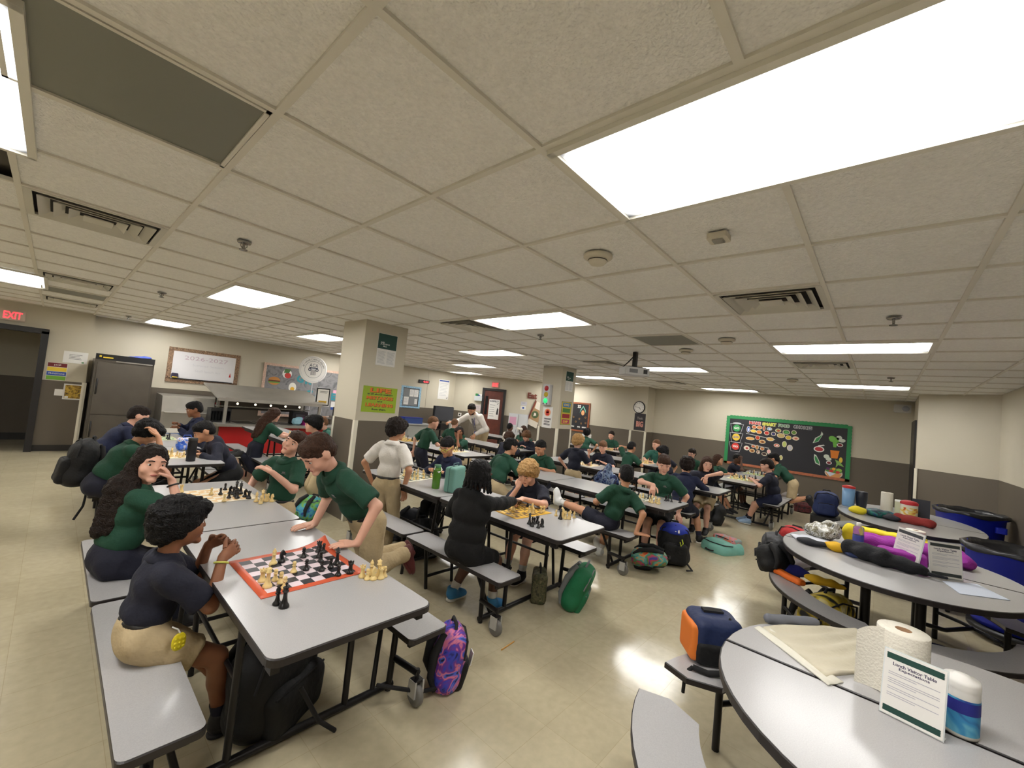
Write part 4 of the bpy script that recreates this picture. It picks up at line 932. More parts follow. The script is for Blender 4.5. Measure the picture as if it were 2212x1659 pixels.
F = Flat(); F.b.box((0, 0, .01), (.12, .12, .02), F.mi(WHITE)); F.build('plate', ol); F = Flat(); F.b.box((0, 0, .021), (.05, .05, .004), F.mi(BLACK)); F.build('socket', ol)
# -- diagonal wall: door, exit sign, EAT sign, papers
DW = M('door_wood', (92, 40, 28), .4, noise=.25, nscale=7, coat=.2)
dr = struct(MB().box(F_DIAG.P(.76, 1.0, .02), (.66, 2.0, .045), R=F_DIAG.R).build('door_3', DW))
fm = MB()
for (a, z, w, h) in ((.40, 1.02, .08, 2.04), (1.12, 1.02, .08, 2.04), (.76, 2.04, .80, .08)): fm.box(F_DIAG.P(a, z, .035), (w, h, .08), R=F_DIAG.R)
fm.build('door_frame', frame_m, dr); MB().box(F_DIAG.P(.53, 1.5, .045), (.09, .62, .006), R=F_DIAG.R).build('door_window', M('dark_glass', (22, 22, 26), .1), dr)
MB().tube([F_DIAG.P(.47, .95, .05), F_DIAG.P(.47, .95, .10), F_DIAG.P(.56, .95, .10)], .012, 8).build('door_handle', chrome, dr)
def d_respect(F, w, h, z):
    F.text('RESPECT', 0, h*.40, h*.09, z, rgb(40, 40, 70), w=w*.8, bold=.03); lines(F, -w*.4, w*.1, h*.22, 6, h*.11, h*.02, z, GREY)
    F.poly([(w*.25, -h*.25), (w*.42, -h*.25), (w*.44, h*.02), (w*.34, h*.1), (w*.28, -h*.05)], z, BLACK); F.poly([(w*.25, h*.28), (w*.45, h*.34), (w*.3, h*.25)], z, BLACK)
sheet('respect_poster', 'white RESPECT poster on the dark wooden door', 'poster', F_DIAG, .62, .98, 1.05, 1.72, d_respect, out=.045)
e2 = thing('exit_sign', 'small lit red exit sign above the dark wooden door', 'exit sign'); e2.matrix_world = F_DIAG.mat(.77, 2.21, 0)
F = Flat(); F.b.box((0, 0, .025), (.24, .18, .05), F.mi(rgb(206, 150, 140))); F.build('housing', e2); F = Flat(); F.text('EXIT', 0, 0, .12, .0525, RL, w=.19, bold=.02); F.build('letters', e2)
et = thing('eat_sign', 'brown wooden Eat letters hanging left of the far column', 'sign'); et.matrix_world = F_DIAG.mat(2.05, 1.97, .01)
EATM = M('eat_wood', (118, 56, 42), .6)
F = Flat(); F.text('Eat', 0, 0, .19, .03, EATM, bold=.035)
F.b.add([(v[0], v[1], .0) for v in F.b.v], [f[::-1] for f in F.b.f], 0); F.build('letters', et)
F = Flat(); F.b.box((.0, -.09, .012), (.28, .014, .02), F.mi(EATM)); F.build('rail', et)
sheet('notice_paper', 'small pale notices to the right of the dark wooden door', 'notice', F_DIAG, 1.69, 1.89, 1.62, 1.74, d_blank, base=rgb(198, 196, 206)); sheet('notice_paper', 'small white notice with a dark pictogram under the Eat sign', 'notice', F_DIAG, 1.69, 1.87, 1.47, 1.60, lambda F, w, h, z: F.rect(-.03, .03, -.03, .03, z, BLU))
fh = thing('file_holder', 'clear wall file holder with leaflets left of the wooden door', 'file holder'); fh.matrix_world = F_DIAG.mat(.24, 1.72, .004)
F = Flat(); F.b.box((0, -.02, .05), (.26, .16, .10), F.mi(rgb(190, 196, 198)), bev=.01); F.build('pocket', fh)
for i, (c, dy) in enumerate(((GRN, .08), (BLU, .05), (WHITE, .07))):
    F = Flat(); F.b.box((-.06+.06*i, dy, .05), (.1, .12, .004), F.mi(c)); F.build('leaflet', fh)
sheet('notice_paper', 'pinkish paper below the wall file holder', 'notice', F_DIAG, .13, .35, 1.28, 1.48, d_blank, base=rgb(206, 190, 190))
pn = thing('pennant', 'long tan and white banner with a green emblem beside the far column', 'banner'); pn.matrix_world = F_DIAG.mat(2.17, 1.35, .06)
TAN, CRM = rgb(168, 134, 96), rgb(222, 214, 200)
F = Flat(); q = [(-.22, -.32), (.12, -.45), (.26, .36), (.05, .45)]
F.poly(q, .004, TAN); F.poly([(-.16, -.14), (.16, -.26), (.12, -.45), (-.22, -.32)], .006, CRM); F.poly([(.05, .45), (.26, .36), (.22, .12), (0, .22)], .006, CRM); F.poly([(-.26, -.30), (-.22, -.32), (.05, .45), (.0, .45)], .008, EATM); F.disc(.03, .0, .12, .12, .008, rgb(74, 92, 58)); F.poly([(-.02, -.05), (.07, -.03), (.06, .05), (.0, .06)], .010, CRM)
F.b.add([(v[0], v[1], -.004) for v in F.b.v[:4]], [(3, 2, 1, 0)], 0); F.build('cloth', pn); F = Flat(); F.b.tube([(-.26, -.34, 0), (.02, .50, 0)], .014, 8, F.mi(EATM)); F.build('pole', pn)
# -- far column prints
tlt = thing('traffic_light', 'toy traffic light with glowing green lamp on the far column', 'traffic light'); tlt.matrix_world = F_C2S.mat(.19, 1.875, 0)
F = Flat(); F.b.box((0, 0, .045), (.17, .42, .09), F.mi(rgb(196, 196, 198)), bev=.02); F.build('housing', tlt)
for i, (c, e) in enumerate((((176, 36, 44), 0), ((198, 170, 40), 0), ((40, 190, 110), 1.2))):
    mt = M('lamp_%d' % i, c, .3, emit=e); F = Flat(); F.b.ball((0, .125-.125*i, .085), (.055, .055, .03), 14, F.mi(mt)); F.build('lamp', tlt)
for x in (-.045, .045):
    F = Flat(); F.b.box((x, -.185, .092), (.02, .03, .01), F.mi(BLACK)); F.build('button', tlt)
def d_alarm(F, w, h, z):
    F.disc(0, h*.22, w*.32, w*.32, z, rgb(236, 150, 100)); F.rect(-w*.16, w*.16, h*.08, h*.26, z+.0006, RED); F.disc(0, h*.26, w*.16, w*.14, z+.0006, RED); lines(F, -w*.3, w*.4, -h*.05, 3, h*.13, h*.03, z, BLACK); lines(F, -w*.3, w*.4, -h*.10, 3, h*.13, h*.02, z, BLACK)
sheet('alarm_poster', 'white poster with a red alarm lamp below the toy traffic light', 'poster', F_C2S, .09, .33, 1.21, 1.64, d_alarm)
def d_uni(F, w, h, z):
    F.rect(-w/2+.004, w/2-.004, 0, h/2-.004, z, DGRN); F.text('FOOD', -w*.22, h*.22, h*.06, z+.0006, WHITE, w=w*.34, bold=.02); F.text('JUSTICE', -w*.1, h*.14, h*.05, z+.0006, WHITE, w=w*.5, bold=.02); F.text('FOR ALL', -w*.06, h*.06, h*.05, z+.0006, WHITE, w=w*.4, bold=.02)
    for c in (-1, 1): lines(F, c*w*.24-w*.19, c*w*.24+w*.19, -h*.06, 9, h*.044, h*.014, z, rgb(176, 178, 182))
def d_poster_and(F, w, h, z):
    F.rect(-w/2+.004, w/2-.004, .02*h, h/2-.004, z, DGRN); F.text('AND', -w*.26, h*.22, h*.045, z+.0006, WHITE, w=w*.2, bold=.02); F.text('JUSTICE', -w*.12, h*.165, h*.045, z+.0006, WHITE, w=w*.48, bold=.02); F.text('ALL', -w*.12, h*.11, h*.045, z+.0006, WHITE, w=w*.2, bold=.02)
    for c in (-1, 1): lines(F, c*w*.24-w*.2, c*w*.24+w*.2, -h*.06, 11, h*.036, h*.012, z, rgb(176, 178, 182))
sheet('justice_poster', 'dark green and white civil rights poster on the near column', 'poster', F_C1, .18, .455, 1.93, 2.34, d_poster_and)
sheet('justice_poster', 'dark green and white civil rights poster on the far column', 'poster', F_C2F, .13, .40, 1.985, 2.385, d_poster_and)
def d_colour(F, w, h, z):
    F.rect(-w/2+.006, w/2-.006, -h/2+.006, h/2-.006, z, rgb(196, 178, 60))
    for i, (c, t) in enumerate((((48, 120, 190), 'DIG'), ((70, 124, 60), ''), ((150, 34, 40), ''), ((176, 60, 96), 'DIP'))):
        y = h*.36-i*h*.24; F.rect(-w*.38, w*.38, y-h*.09, y+h*.09, z+.0006, rgb(*c))
        if t: F.text(t, 0, y, h*.1, z+.0012, YEL, w=w*.5, bold=.03)
sheet('colour_poster', 'bright multicoloured poster with yellow background on the far column', 'poster', F_C2F, .075, .425, 1.305, 1.77, d_colour, base=rgb(38, 44, 80))
OR2 = rgb(226, 118, 40); LIME = rgb(150, 176, 40); INK = rgb(34, 46, 40)
def d_life(F, w, h, z):
    for t, y, hh, ww, c in (('LIFE', .36, .17, .62, OR2), ('is all about making', .20, .075, .74, INK), ('MISTAKES', .065, .13, .78, OR2), ('and', -.07, .06, .14, INK), ('LEARNING', -.21, .13, .80, OR2), ('from them.', -.38, .075, .42, INK)):
        if c is OR2: F.text(t, .004, y*h-.003, hh*h*1.08, z, rgb(110, 60, 30), w=ww*w*1.02, bold=.06)
        F.text(t, 0, y*h, hh*h, z+.0008, c, w=ww*w, bold=.035)
sheet('life_poster', 'lime green poster reading LIFE is all about making MISTAKES and LEARNING', 'poster', F_C1, .06, .54, 1.33, 1.655, d_life, base=LIME)
# -- notice board beyond the far column
ss = thing('notice_board', 'black notice board with wooden frame behind the far column', 'notice board'); ss.matrix_world = F_SIDE.mat(.80, 1.43, 0)
BWD = M('board_wood', (150, 84, 52), .6, noise=.15, nscale=20); SLATE = M('board_black', (34, 33, 37), .7, noise=.2, nscale=4)
F = Flat(); F.b.box((0, 0, .008), (.70, .84, .016), F.mi(SLATE)); F.build('backing', ss)
for (x, y, w, h) in ((0, .435, .76, .05), (0, -.435, .76, .05), (-.36, 0, .05, .84), (.36, 0, .05, .84)):
    F = Flat(); F.b.box((x, y, .014), (w, h, .03), F.mi(BWD)); F.build('frame_strip', ss)
F = Flat(); F.text('SS', -.02, .33, .10, .0175, WHITE, bold=.03); F.build('lettering', ss)
cut(ss, [('d', .13, .14, .06, .08, rgb(222, 160, 110), 0), ('p', [(.02, .14), (.13, .32), (.24, .14), (.22, .24), (.13, .36), (.04, .24)], rgb(120, 190, 170), .001)], name='face_cutout')
for i, (x, y) in enumerate(((-.2, -.02), (.02, -.06), (.24, 0), (-.1, -.16), (.1, -.2), (.26, -.17))): cut(ss, [('d', x, y, .03, .03, rgb(150, 110, 60), 0), ('d', x, y, .015, .015, BLACK, .001)], name='doughnut_cutout')
for i, (x, w) in enumerate(((-.22, .16), (.02, .12), (.22, .18))): cut(ss, [('r', x-w/2, x+w/2, -.36, -.27, rgb(60, 58, 62), 0), ('r', x-w/2+.01, x+w/2-.01, -.33, -.30, WHITE, .001)], name='label_card')
# -- clock and poster on the pilaster
cl_ = thing('wall_clock', 'round white wall clock with black rim on the pilaster', 'clock'); cl_.matrix_world = F_PIL.mat(.215, 1.885, 0)
F = Flat(); F.b.lathe([(.001, 0), (.168, 0), (.172, .02), (.160, .036), (.148, .03)], 32, F.mi(BLACK)); F.build('rim', cl_)
F = Flat(); F.disc(0, 0, .15, .15, .024, WHITE, 32); F.b.lathe([(.15, 0), (.15, .024)], 32, 0)
for i in range(12):
    a = math.radians(90-30*(i+1)); F.text(str(i+1), .12*math.cos(a), .12*math.sin(a), .026, .0246, BLACK)
F.build('dial', cl_)
for (a, L, w) in ((-52, .075, .012), (176, .115, .008)):
    a = math.radians(a); F = Flat(); F.line(-.015*math.cos(a), -.015*math.sin(a), L*math.cos(a), L*math.sin(a), w, .027, BLACK); F.build('hand', cl_)
def d_think(F, w, h, z):
    F.text('Think', 0, h*.22, h*.15, z, rgb(176, 166, 160), w=w*.5); F.text('BIG', .004, -h*.13, h*.36, z, rgb(110, 70, 66), w=w*.66, bold=.07); F.text('BIG', 0, -h*.125, h*.34, z+.0006, rgb(206, 140, 126), w=w*.62, bold=.05)
sheet('think_poster', 'dark Think BIG poster below the wall clock', 'poster', F_PIL, .095, .42, 1.245, 1.715, d_think, base=rgb(44, 40, 44))
# -- emergency light, outlet on the board wall
eml = thing('emergency_light', 'white emergency light unit high on the wall at right', 'emergency light'); eml.matrix_world = F_BOARD.mat(5.13, 2.31, 0)
F = Flat(); F.b.box((0, 0, .05), (.26, .16, .10), F.mi(rgb(206, 204, 200)), bev=.02); F.build('case', eml); F = Flat(); F.b.lathe([(.001, .13), (.05, .13), (.055, .10)], 20, F.mi(rgb(170, 172, 184)), c=(.05, 0, 0)); F.build('lamp_head', eml)
w_ol = thing('wall_outlet', 'small white outlet plate low on the wall beside the pitcher', 'outlet'); q = F_BOARD.px(1826, 1085); w_ol.matrix_world = F_BOARD.mat(q[0], q[1], 0); F = Flat(); F.b.box((0, 0, .005), (.10, .13, .01), F.mi(WHITE)); F.build('plate', w_ol)
F = Flat(); F.b.box((0, 0, .012), (.05, .07, .004), F.mi(GREY)); F.build('socket', w_ol)
# ================================================================== the food board
fb = thing('food_board', 'large black MAKE SMART FOOD CHOICES bulletin board with green border', 'bulletin board'); fb.matrix_world = F_BOARD.mat(3.14, 1.285, 0)
BW, BH = 2.46, 1.20
F = Flat(); F.b.box((0, 0, .008), (BW-.08, BH-.04, .016), F.mi(M('board_paper', (36, 36, 42), .55, bump=.5, bscale=3.0))); F.build('backing', fb)
GB = M('green_border', (44, 136, 80), .6); OB = M('copper_border', (176, 104, 72), .6, noise=.12, nscale=25)
def scallop(x0, y0, x1, y1, w, mt, name):
    F = Flat(); L = math.hypot(x1-x0, y1-y0); n = int(L/.035); ux_, uy_ = (x1-x0)/L, (y1-y0)/L; nx, ny = -uy_, ux_
    pts = [(x0, y0), (x1, y1)]
    for i in range(n, -1, -1):
        t = i/n*L; d = w if i % 2 else w-.008; pts.append((x0+ux_*t+nx*d, y0+uy_*t+ny*d))
    F.poly(pts, .024, mt); F.b.add([(v[0], v[1], .016) for v in F.b.v], [], 0); m_ = len(pts)
    F.b.f += [(i, (i+1) % m_, m_+(i+1) % m_, m_+i)[::-1] for i in range(m_)]; F.b.m += [0]*m_; F.b.sm += [False]*m_; F.build(name, fb)
scallop(-BW/2+.07, BH/2-.07, BW/2-.07, BH/2-.07, .085, GB, 'border_strip'); scallop(-BW/2+.075, -BH/2, -BW/2+.075, BH/2-.01, .08, GB, 'border_strip'); scallop(BW/2-.075, BH/2-.01, BW/2-.075, -BH/2, .08, GB, 'border_strip'); scallop(BW/2, -BH/2+.055, -BW/2, -BH/2+.055, .06, OB, 'border_strip')
for t, x, c, w in (('MAKE', -.60, (206, 52, 48), .24), ('SMART', -.30, (206, 204, 60), .28), ('FOOD', .0, (52, 130, 74), .22), ('CHOICES', .36, (36, 44, 70), .34)):
    F = Flat(); F.text(t, x, .465-.0*x, .082, .019, WHITE if c[0] != 206 or c[1] < 100 else rgb(230, 228, 150), w=w*1.05, bold=.09); F.text(t, x, .465, .070, .0205, rgb(*c), w=w, bold=.03); F.build('heading_word', fb)
# traffic light cut-out
F = Flat(); X = -.99
def tl(sc, z, mt):
    for y in (.30, .07, -.16): F.poly([(X-.14*sc, y+.10*sc), (X+.14*sc, y+.10*sc), (X+.09*sc, y-.115*sc), (X-.09*sc, y-.115*sc)], z, mt)
tl(1.07, .0175, rgb(190, 190, 194)); tl(1.0, .0182, rgb(26, 24, 28)); F.disc(X, .41, .1, .035, .0176, rgb(190, 190, 194))
for (y, c, t, tc_) in ((.30, (52, 150, 80), 'GO', WHITE), (.075, (236, 196, 60), 'SLOW', BLU), (-.155, (214, 62, 52), 'WHOA', WHITE)):
    F.disc(X, y, .085, .085, .019, rgb(*c), 24); F.text(t, X, y, .055, .0196, tc_, w=.12, bold=.03)
F.build('traffic_light_cutout', fb)
for (x0, y0, x1, y1) in ((-.78, .195, -.16, .12), (-.79, -.04, -.27, -.10)):
    F = Flat(); F.line(x0, y0, x1, y1, .014, .0185, rgb(200, 198, 190)); F.build('shelf_line', fb)
def blob(x, y, rx, ry, c, c2=None):
    it = [('d', x, y, rx+.011, ry+.011, rgb(226, 214, 190), 0), ('d', x, y, rx, ry, rgb(*c), .0007)]
    if c2: it.append(('d', x+rx*.1, y-ry*.1, rx*.55, ry*.55, rgb(*c2), .0014))
    cut(fb, it, z=.0178)
for a in ((-.73, .30, .03, .07, (60, 100, 190), (210, 220, 240)), (-.61, .37, .04, .035, (206, 110, 60)), (-.50, .37, .05, .035, (206, 130, 80)), (-.40, .36, .018, .05, (190, 96, 60)), (-.29, .36, .045, .03, (90, 140, 200), (220, 230, 240)), (-.11, .34, .05, .035, (150, 170, 80), (200, 60, 50)), (.05, .32, .06, .045, (60, 130, 60), (90, 160, 80)), (.20, .33, .04, .04, (100, 140, 60)),
          (-.62, .27, .055, .03, (232, 204, 70)), (-.50, .26, .05, .035, (226, 140, 60)), (-.34, .255, .045, .04, (206, 60, 50)), (-.20, .25, .04, .035, (60, 60, 110)), (-.05, .23, .07, .045, (196, 170, 110)), (.10, .20, .05, .04, (210, 180, 60)), (.24, .20, .055, .035, (226, 190, 160), (200, 110, 90)),
          (-.68, .08, .085, .03, (226, 170, 90)), (-.52, .12, .04, .045, (196, 70, 40)), (-.42, .035, .06, .035, (206, 150, 80), (110, 60, 36)), (-.26, .12, .07, .035, (232, 186, 90)), (-.12, -.01, .05, .03, (206, 80, 60), (236, 220, 210)), (.03, .04, .035, .06, (190, 200, 110)), (.14, -.03, .045, .06, (196, 190, 196)),
          (-.74, -.16, .055, .045, (236, 220, 206), (190, 70, 60)), (-.60, -.10, .035, .025, (210, 110, 70)), (-.52, -.11, .025, .045, (190, 130, 70)), (-.41, -.13, .035, .03, (210, 130, 70)), (-.62, -.21, .05, .035, (206, 150, 80), (110, 60, 36)), (-.49, -.22, .03, .035, (120, 60, 40), (236, 226, 216)), (-.36, -.25, .045, .03, (70, 50, 50)), (-.27, -.18, .03, .045, (236, 180, 180)), (-.24, -.27, .04, .025, (120, 60, 46), (226, 190, 170)), (-.12, -.26, .04, .04, (226, 190, 180)), (-.02, -.28, .025, .045, (206, 200, 130))): blob(*a)
WO = rgb(206, 214, 200)
cut(fb, [('p', [(.56, .14), (.66, .18), (.74, .36), (.71, .42), (.69, .33), (.60, .26)], WO, 0), ('p', [(.585, .155), (.655, .19), (.725, .34), (.69, .31), (.62, .25)], GRN, .0008)])
cut(fb, [('d', .95, .26, .10, .06, rgb(110, 180, 70), 0), ('d', .90, .29, .06, .05, rgb(120, 190, 80), .0008), ('p', [(.91, .24), (.99, .24), (.98, .10), (.93, .10)], rgb(110, 180, 70), .0012)])
cut(fb, [('d', 1.05, .30, .05, .05, WO, 0), ('d', 1.12, .25, .06, .04, WO, .0004), ('d', 1.09, .15, .055, .04, WHITE, .0008), ('d', 1.09, .15, .04, .027, rgb(130, 36, 44), .0012)]) if False else cut(fb, [('d', 1.02, .31, .05, .05, WO, 0), ('d', 1.07, .26, .06, .04, WO, .0004), ('d', 1.04, .16, .055, .04, WHITE, .0008), ('d', 1.04, .16, .04, .027, rgb(130, 36, 44), .0012)])
cut(fb, [('d', .68, .02, .095, .065, WHITE, 0), ('d', .68, .02, .075, .047, rgb(186, 52, 60), .0008), ('p', [(.66, .07), (.78, .11), (.76, .13), (.66, .10)], WHITE, .0012)])
cut(fb, [('p', [(.88, .03), (1.04, .03), (1.01, -.14), (.90, -.14)], rgb(226, 130, 40), 0)])
cut(fb, [('p', [(.60, -.10), (.64, -.12), (.70, -.24), (.72, -.34), (.63, -.30), (.60, -.20)], WO, 0), ('p', [(.615, -.14), (.64, -.15), (.69, -.25), (.70, -.31), (.64, -.28), (.615, -.20)], GRN, .0008)])
cut(fb, [('d', .82, -.12, .05, .045, WO, 0), ('d', .86, -.17, .05, .04, WO, .0004), ('d', .87, -.25, .05, .04, WHITE, .0008), ('d', .87, -.25, .036, .027, rgb(130, 36, 44), .0012)])
cut(fb, [('d', 1.07, -.16, .03, .06, rgb(226, 196, 70), .0), ('p', [(.97, -.16), (1.06, -.20), (1.13, -.30), (1.03, -.27), (.99, -.34), (1.0, -.24)], rgb(130, 176, 90), .0008)])
cut(fb, [('d', .96, -.46, .155, .11, rgb(206, 190, 170), 0), ('d', .96, -.41, .145, .055, rgb(96, 140, 60), .0008), ('d', .92, -.42, .04, .03, TOM, .0016), ('d', 1.03, -.43, .035, .03, TOM, .0016), ('d', .86, -.38, .035, .03, rgb(90, 40, 90), .0016), ('d', .96, -.37, .03, .03, rgb(226, 170, 60), .0016), ('d', 1.05, -.38, .05, .035, rgb(150, 190, 80), .0014), ('p', [(.82, -.46), (1.1, -.46), (1.05, -.565), (.87, -.565)], rgb(214, 150, 90), .0012), ('p', [(.82, -.44), (1.0, -.46), (.90, -.54)], rgb(206, 214, 226), .0016)], name='basket_cutout')
# ================================================================== kitchen and serving line
SS = M('stainless', (176, 172, 164), .3, metal=.6, noise=.08, nscale=3); SSD = M('stainless_dark', (112, 106, 98), .3, metal=.6, noise=.08, nscale=3); BLK = M('plastic_black', (24, 23, 25), .45)
fr_ = thing('steel_cabinet', 'tall dark stainless steel warming cabinet beside the hallway wall', 'cabinet', (.88, 10.68, 0))
MB().box((0, 0, .88), (.80, .66, 1.60)).build('body', SSD, fr_)
for (z, h) in ((1.16, .92), (.40, .56)):
    d = MB().box((0, -.345, z), (.74, .03, h), bev=.005).build('door', SSD, fr_); MB().tube([(-.34, -.36, z-.1), (-.34, -.40, z-.08), (-.34, -.40, z+.14), (-.34, -.36, z+.16)], .012, 8).build('handle', BLK, d)
cp = MB().box((0, -.34, 1.72), (.80, .03, .10)).build('control_panel', BLK, fr_); MB().box((-.34, -.357, 1.725), (.03, .004, .03)).box((-.24, -.357, 1.71), (.13, .004, .02)).build('brand_mark', YEL, cp)['kind'] = 'stuff'
MB().box((.12, -.36, 1.655), (.5, .012, .018)).build('trim_strip', SS, fr_)
for x in (-.34, .34): MB().tube([(x, -.26, 0), (x, -.26, .09)], .025, 8).build('foot', BLK, fr_)
V, Q = sdf([elp((.20, -.1, 1.715), (.16, .14, .03)), elp((.27, -.15, 1.735), (.1, .08, .03))], .012, .02); o = solid('folded_cloth', wob(V, Q, .008, 30), Q, M('cloth_blue_bag', (54, 72, 150), .7)); o.location = (.88, 10.68, .0); o.location.z = .015+.035; tag(o, 'crumpled blue cloth on top of the steel cabinet', 'cloth')
V, Q = sdf([elp((.02, -.14, 1.72), (.11, .08, .018))], .012, .02); o = solid('folded_cloth', V, Q, rgb(206, 200, 110)); o.location = (.88, 10.68, .032); tag(o, 'flat pale yellow cloth on top of the steel cabinet', 'cloth')
wc = thing('warming_cabinet', 'low stainless steel cabinet with hinged lid and blue label', 'cabinet', (1.95, 10.62, 0))
MB().box((0, 0, .44), (.98, .78, .72)).build('body', SS, wc)
V = [(-.49, -.39, .80), (.49, -.39, .80), (.49, .39, .80), (-.49, .39, .80), (-.49, -.30, 1.10), (.49, -.30, 1.10), (.49, .39, 1.12), (-.49, .39, 1.12)]
mesh_obj('lid', V, [(3, 2, 1, 0), (4, 5, 6, 7), (0, 1, 5, 4), (1, 2, 6, 5), (2, 3, 7, 6), (3, 0, 4, 7)], SS, wc)
MB().tube([(-.45, -.42, .79), (.30, -.42, .79)], .014, 8).build('handle_bar', SS, wc); MB().box((-.28, -.395, .44), (.30, .006, .09)).build('label_plate', WHITE, wc); MB().box((-.28, -.396, .36), (.30, .006, .06)).build('blue_label', rgb(60, 110, 190), wc); MB().box((.40, -.34, 1.0), (.10, .02, .06)).build('thermometer', rgb(120, 40, 40), wc)
for x in (-.42, .42): MB().tube([(x, -.3, 0), (x, -.3, .09)], .025, 8).build('foot', BLK, wc)
cr8 = thing('milk_crate', 'black plastic milk crate between steel cabinet and serving counter', 'crate', (2.32, 9.95, .66))
b_ = MB()
for i in range(7):
    for s in (-1, 1):
        x = -.15+.05*i; b_.box((x, -.15, .13+0*s), (.008, .012, .2), R=None)
b_.build('front_slats', BLK, cr8)['kind'] = 'stuff'
for (c, d) in (((0, -.15, .26), (.33, .014, .05)), ((0, -.15, .02), (.33, .014, .04)), ((-.165, 0, .14), (.014, .3, .28)), ((.165, 0, .14), (.014, .3, .28)), ((0, .15, .14), (.33, .014, .28)), ((0, 0, .01), (.33, .3, .014))): MB().box(c, d).build('wall', BLK, cr8)
sc = thing('serving_counter', 'red-fronted stainless serving counter with slanted sneeze hood', 'counter', (0, 0, 0))
REDP = M('red_panel', (176, 32, 34), .35)
MB().box((3.75, 9.98, .32), (2.96, .66, .60)).build('body', SSD, sc)
for i in range(4): MB().box((2.64+.74*i, 9.63, .33), (.72, .03, .56)).build('front_panel', REDP, sc)
MB().box((3.75, 9.90, .645), (3.10, .92, .05)).build('worktop', SS, sc); MB().box((3.75, 9.62, .03), (2.9, .02, .06)).build('kick_plate', rgb(200, 196, 186), sc)
for (x, y) in ((2.34, 9.62), (4.16, 9.62), (2.34, 10.2), (4.0, 10.2)): MB().box((x, y, .92), (.05, .05, .52)).build('post', SS, sc)
hv = [(2.18, 9.55, 1.135), (4.28, 9.55, 1.16), (4.08, 10.2, 1.40), (2.05, 10.2, 1.40), (2.18, 9.55, 1.155), (4.28, 9.55, 1.18), (4.08, 10.2, 1.425), (2.05, 10.2, 1.425)]
mesh_obj('hood', hv, [(3, 2, 1, 0), (4, 5, 6, 7), (0, 1, 5, 4), (1, 2, 6, 5), (2, 3, 7, 6), (3, 0, 4, 7)], SS, sc)
MB().box((3.18, 9.545, 1.14), (2.0, .02, .06)).build('hood_lip', SS, sc); MB().box((3.2, 10.15, .98), (1.8, .3, .02)).build('glass_shelf', M('shelf_steel', (170, 168, 162), .2, metal=.7), sc); MB().box((3.2, 10.28, 1.06), (1.8, .02, .3)).build('back_panel', M('counter_back', (74, 68, 62), .4, metal=.5), sc)
for i, x in enumerate((2.62, 2.95, 3.25, 3.55, 3.85)): MB().ball((x, 9.95, 1.10-.05), .022, 10).build('heat_lamp', M('heat_lamp_glow', (255, 236, 200), .4, emit=4.0), sc)
for i in range(3): MB().box((2.75+.42*i, 9.92, .672), (.36, .5, .006)).build('food_pan', M('pan_dark', (60, 58, 56), .35, metal=.7), sc)
bx = thing('supply_box', 'magenta cardboard box on the serving counter', 'box', (4.05, 9.72, .671)); MB().box((0, 0, .075), (.34, .2, .15)).build('carton', rgb(196, 52, 150), bx); MB().box((0, 0, .152), (.345, .205, .012)).build('lid', rgb(206, 70, 160), bx)
bx = thing('supply_box', 'black insulated box behind the magenta box', 'box', (3.85, 9.95, .671)); MB().box((0, 0, .14), (.34, .24, .28), bev=.02).build('carton', BLK, bx); MB().box((0, -.125, .2), (.2, .006, .05)).build('label_strip', rgb(60, 60, 64), bx)
V, Q = sdf([elp((0, 0, .08), (.11, .08, .08)), elp((.05, .02, .13), (.07, .05, .05))], .01, .02); o = solid('plastic_bag', wob(V, Q, .012, 40), Q, rgb(150, 196, 214)); o.location = (3.74, 9.70, .672); tag(o, 'pale blue crumpled bag beside the magenta box', 'bag')
# round school sign on a stand
rs = thing('round_sign', 'round white ACA sign with column emblem standing on the serving counter', 'sign'); Fs = Frame((4.12, 10.12), (.93, .0)); rs.matrix_world = Fs.mat(0, 1.955, 0)
SIL = rgb(196, 198, 204); NVY = rgb(50, 60, 84)
F = Flat(); F.b.lathe([(.001, -.02), (.315, -.02), (.325, -.01), (.325, .0), (.315, .006)], 40, F.mi(WHITE)); F.disc(0, 0, .315, .315, .006, WHITE, 40); F.ring(0, 0, .285, .292, .008, SIL, 40); F.ring(0, 0, .195, .202, .008, GREY, 40)
F.text('ACA', 0, .10, .085, .009, NVY, w=.20, bold=.0)
F.rect(-.10, .10, .025, .05, .009, NVY); F.ring(-.085, -.005, .018, .036, .009, NVY, 18); F.ring(.085, -.005, .018, .036, .009, NVY, 18); F.rect(-.05, .05, .0, .018, .009, SIL)
for i in range(5): F.rect(-.055+.0245*i, -.042+.0245*i, -.13, -.01, .009, GREY)
tx = 'Arlington Classics Academy'
for i, ch in enumerate(tx):
    a = math.radians(165-150*i/(len(tx)-1))
    if ch != ' ': F.text(ch, .243*math.cos(a), .243*math.sin(a), .045 if ch.isupper() else .034, .009, GREY, rot=a-math.pi/2)
F.build('disc', rs); F = Flat(); F.b.box((.02, -.75, -.02), (.025, 1.1, .02), F.mi(SIL)); F.build('stand_pole', rs); F = Flat(); F.b.box((.02, -1.27, -.01), (.24, .02, .2), F.mi(SIL)); F.build('stand_base', rs)
ce = thing('framed_sheet', 'white sheet in a black frame hanging below the round sign', 'frame'); Fs = Frame((4.22, 9.66), (1, -.05)); ce.matrix_world = Fs.mat(0, 1.34, 0)
F = Flat(); F.b.box((0, 0, 0), (.34, .44, .006), F.mi(rgb(200, 200, 204))); F.build('backing', ce)
